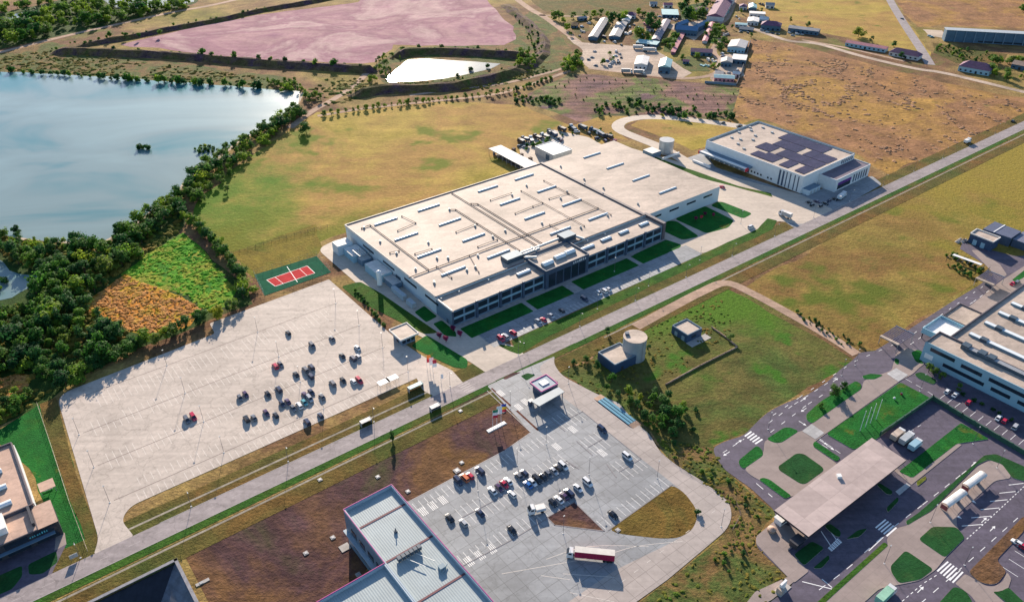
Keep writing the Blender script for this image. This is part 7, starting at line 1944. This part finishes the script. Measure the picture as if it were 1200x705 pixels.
# trucks and containers in the yard behind the factory
yt = [(612, 168.5, 6, M_dark, 'small rust dark truck nearest the white roofed loading shed in the back yard'), (623, 166.5, 9, M_navy, 'dark navy truck, second in the back yard of the factory'), (631, 163.5, 7, M_dark, 'black truck with pale load in the middle of the back yard'), (640, 162, 8, M_unit_d, 'dark truck beside the big blue black trailer in the back yard'), (650, 160, 10, M_darkblue, 'big blue black trailer truck in the back yard of the factory'), (660, 154, 6, M_dark, 'dark truck behind the blue black trailer in the back yard'), (705, 160, 10, M_navy, 'long dark blue trailer truck right of the square white roofed hall'), (697, 155, 8, M_vdark, 'dark teal truck behind the square white roofed hall'), (684, 152, 7, M_unit_d, 'dark truck at the far end of the back yard'), (617, 165.5, 7, M_navy, 'navy box truck between the rust dark truck and the dark navy one'), (672, 152.5, 9, M_vdark, 'teal dark trailer left of the square white roofed hall'), (715, 163, 6, M_dark, 'short black truck nearest the tank track in the back yard'), (645, 157.5, 6, M_navy, 'navy truck tucked behind the big blue black trailer')]
ry = random.Random(9)
for x, y, L, m, l in yt: truck(W(x, y), R(128 if x < 664 else 140) + R(ry.uniform(-28, 28)), L * ry.uniform(.55, .85), m, l, cab=m if ry.random() < .6 else M_cabw, H=ry.uniform(2.4, 3.4), top=m)
for i, (x, y, c) in enumerate(((609, 172, 'black'), (615, 173, 'grey'), (627, 170, 'dark blue'), (636, 169, 'black'), (655, 163, 'black'), (658, 165, 'violet'), (650, 168, 'silver'), (676, 155, 'white'), (690, 157, 'black'), (700, 163, 'dark blue'), (709, 166, 'violet'), (719, 166, 'red'))):
    car(W(x, y), ry.uniform(0, 3.1), c, c + ' car in the yard behind the factory, ' + nth(i, 12), 'cars in the factory back yard')
for k, (x, y, l) in enumerate(((602, 176, 'small brown crate lying left in the back yard of the factory'), (611, 182.5, 'small brown crate beside the loading shed end'), (621.5, 187, 'brown crate nearest the factory wall in the back yard'))):
    o = thing('crate', l, 'crate', tuple(W(x, y)), SA); boxpart('box', M_duct, o, -1.2, 1.2, -1, 1, 0, 1.4); boxpart('lid', M_bark, o, -1.3, 1.3, -1.1, 1.1, 1.4, 1.55)
truck(W(663, 180), R(128), 3, M_dark, 'dark forklift like truck standing before the square white roofed hall', cab=M_unit_d, H=2.6, cablen=1.5)
# village vehicles
vt = [(747, 57.5, 9, 'white box trailer left of two in front of the teal open shed'), (760, 60.5, 11, 'white box trailer right of two in front of the teal open shed'), (733, 85.5, 8, 'dark grey trailer at the lower edge of the village yard, left one'), (747.5, 86.5, 8, 'dark grey trailer at the lower edge of the village yard, right one')]
for k, (x, y, L, l) in enumerate(vt): truck(W(x, y), R(-4), L, M_unit if k < 2 else M_gray, l, H=3.8, cablen=1.8)
vc = [(708, 49.5, 'white'), (720, 50, 'white'), (728, 53.5, 'black'), (697, 61, 'silver'), (690, 70.5, 'black'), (694, 68, 'grey'), (722, 61, 'white'), (726, 64, 'silver'), (721, 66, 'white'), (716, 70, 'orange'), (712, 72, 'blue'), (716, 75, 'silver'), (719, 73, 'white'), (724, 71, 'silver'), (725, 74, 'black'), (728, 68, 'black'), (715, 78, 'silver'), (698, 77.5, 'dark blue'), (679, 43, 'black'), (675, 32.5, 'dark blue'), (682, 32, 'white'), (690, 28, 'white'), (700, 30, 'white'), (697, 33, 'dark blue'), (738, 32, 'white'), (743, 30, 'black'), (773, 20, 'silver'), (781, 18, 'white'), (866, 23, 'white'), (863, 20, 'silver'), (868, 38, 'black'), (876, 39, 'black'), (846, 64, 'white'), (847, 67, 'violet'), (864, 83, 'white'), (862, 88, 'white'), (854, 86, 'silver')]
for x, y, c in vc:
    car(W(x, y), rc.uniform(0, 3.1), c, c + ' car among the sheds of the village', 'cars in the village')
uc = [(893, 36, 'silver'), (899, 38, 'white'), (905, 39.5, 'dark blue'), (911, 40.5, 'black'), (925, 39, 'white'), (929, 42, 'silver'), (934, 40.5, 'white'), (940, 41, 'silver')]
for x, y, c in uc: car(W(x, y), R(-20) + rc.uniform(-.3, .3), c, c + ' car parked before the farmhouse and long shed on the upper field road', 'cars on the upper field road')
for k, (x, y, c) in enumerate(((1089, 42.5, 'silver'), (1092, 44, 'teal'), (1126, 47.5, 'white'), (1133, 48, 'white'), (1138, 48.5, 'orange'))):
    car(W(x, y), R(0), c, c + ' car before the very long dark shed at the upper right, ' + nth(k, 5), 'cars before the long dark shed')

# heaps on the customs side and small things
t = thing('kiosk_dome', 'small low round hut on the tan paving left of the big canopy', 'hut', tuple(W(904, 622)))
mb = MB(); mb.cyl(0, 0, .1, 1.3, 1.5, 12); mb.build('wall', M_track, t); mb = MB(); mb.cyl(0, 0, 1.3, 1.9, 1.6, 12, r1=.3); mb.build('roof', M_roof_pink, t)

# ================================================================== lamp posts
M_pole = plain('dark_lamp_pole', (.13, .12, .13), .6)
def lamp_mesh(h, arm):
    mb = MB(); mb.cyl(0, 0, 0, h, .085, 6, r1=.05)
    if arm: mb.tube([(0, 0, h - .1), (arm, 0, h + .25)], .05, 5)
    a = mb.mesh('pole', M_pole)
    mb = MB(); mb.box((arm or 0) - .35, (arm or 0) + .35, -.16, .16, h + .18 if arm else h, h + .34 if arm else h + .16, bottom=True)
    b = mb.mesh('lamp_head', M_unit)
    mb = MB(); mb.box(-.25, .25, -.25, .25, 0, .22); c = mb.mesh('footing', M_white)
    return a, b, c
LP = {'lot': lamp_mesh(8.5, 0), 'road': lamp_mesh(8.0, 1.4), 'plaza': lamp_mesh(9, 0)}
def lamp(kind, p, ang, label, group):
    o = bpy.data.objects.new('lamp_post', None); COL.objects.link(o); o.location = p; o.rotation_euler = (0, 0, ang); tag(o, label, 'lamp post', group)
    for nm, me in zip(('pole', 'lamp_head', 'footing'), LP[kind]):
        c = bpy.data.objects.new(nm, me); COL.objects.link(c); c.parent = o
    if kind == 'lot':
        c = bpy.data.objects.new('lamp_head', LP[kind][1]); COL.objects.link(c); c.parent = o; c.rotation_euler = (0, 0, R(90))
for j, v in enumerate((55, 79.5, 102.4, 125)):
    for i, u in enumerate((-161.5, -119, -76.3, -35.2)):
        if (i, j) == (0, 0): continue
        lamp('lot', S(u, v, .03), SA, 'lamp post of the pale parking lot, ' + nth(i, 4) + ' in ' + ['row nearest the wood', 'second row from wood', 'second row from road', 'row nearest the road'][j], 'lamp posts of the parking lot')
for i in range(18):
    u = -176 + i * 37.5
    lamp('road', S(u, 144.9), SA - R(90), 'street lamp on the upper verge of the main road, ' + (ORD[i] if i < len(ORD) else '') + ' from the left end', 'street lamps along the main road')
for k, (x, y) in enumerate(((666, 449), (640, 520), (690, 556), (770, 560), (598, 478), (606, 545), (660, 625), (560, 575), (845, 617))):
    lamp('plaza', W(x, y), SA, 'tall lamp post on the plaza, ' + ['by the bend of the cream road', 'before the pale gate canopy', 'at the end of the third car row', 'beside the olive traffic island', 'on the red planting bed', 'between the upper car rows', 'before the red truck', 'in the bays near the orange car', 'at the outer bend of the ring road'][k], 'lamp posts of the plaza')
for k, (x, y) in enumerate(((986, 440), (1002, 428), (900, 503), (1078, 458), (1140, 520), (1168, 548), (1090, 612), (1036, 660), (1130, 662))):
    lamp('plaza', W(x, y, 0), SA, 'lamp post of the customs roads, ' + ['at the dirt track junction', 'beside the road gate', 'at the upper zebra crossing', 'at the pale crossing by the wall', 'on the triangular lawn', 'on the curved island', 'on the strip left of the shelters', 'at the five sided lawn', 'at the lower zebra crossing'][k], 'lamp posts of the customs roads')
for k, (x, y) in enumerate(((700, 362), (760, 335), (820, 305), (720, 318), (868, 262), (614, 402))):
    lamp('lot', W(x, y), SA, 'thin lamp post before the factory, ' + ['on the green verge near the middle', 'on the green verge under the entrance', 'on the green verge right of the entrance', 'between the lawns of the entrance', 'at the end of the green verge', 'at the left end of the parking strip'][k], 'lamp posts before the factory')
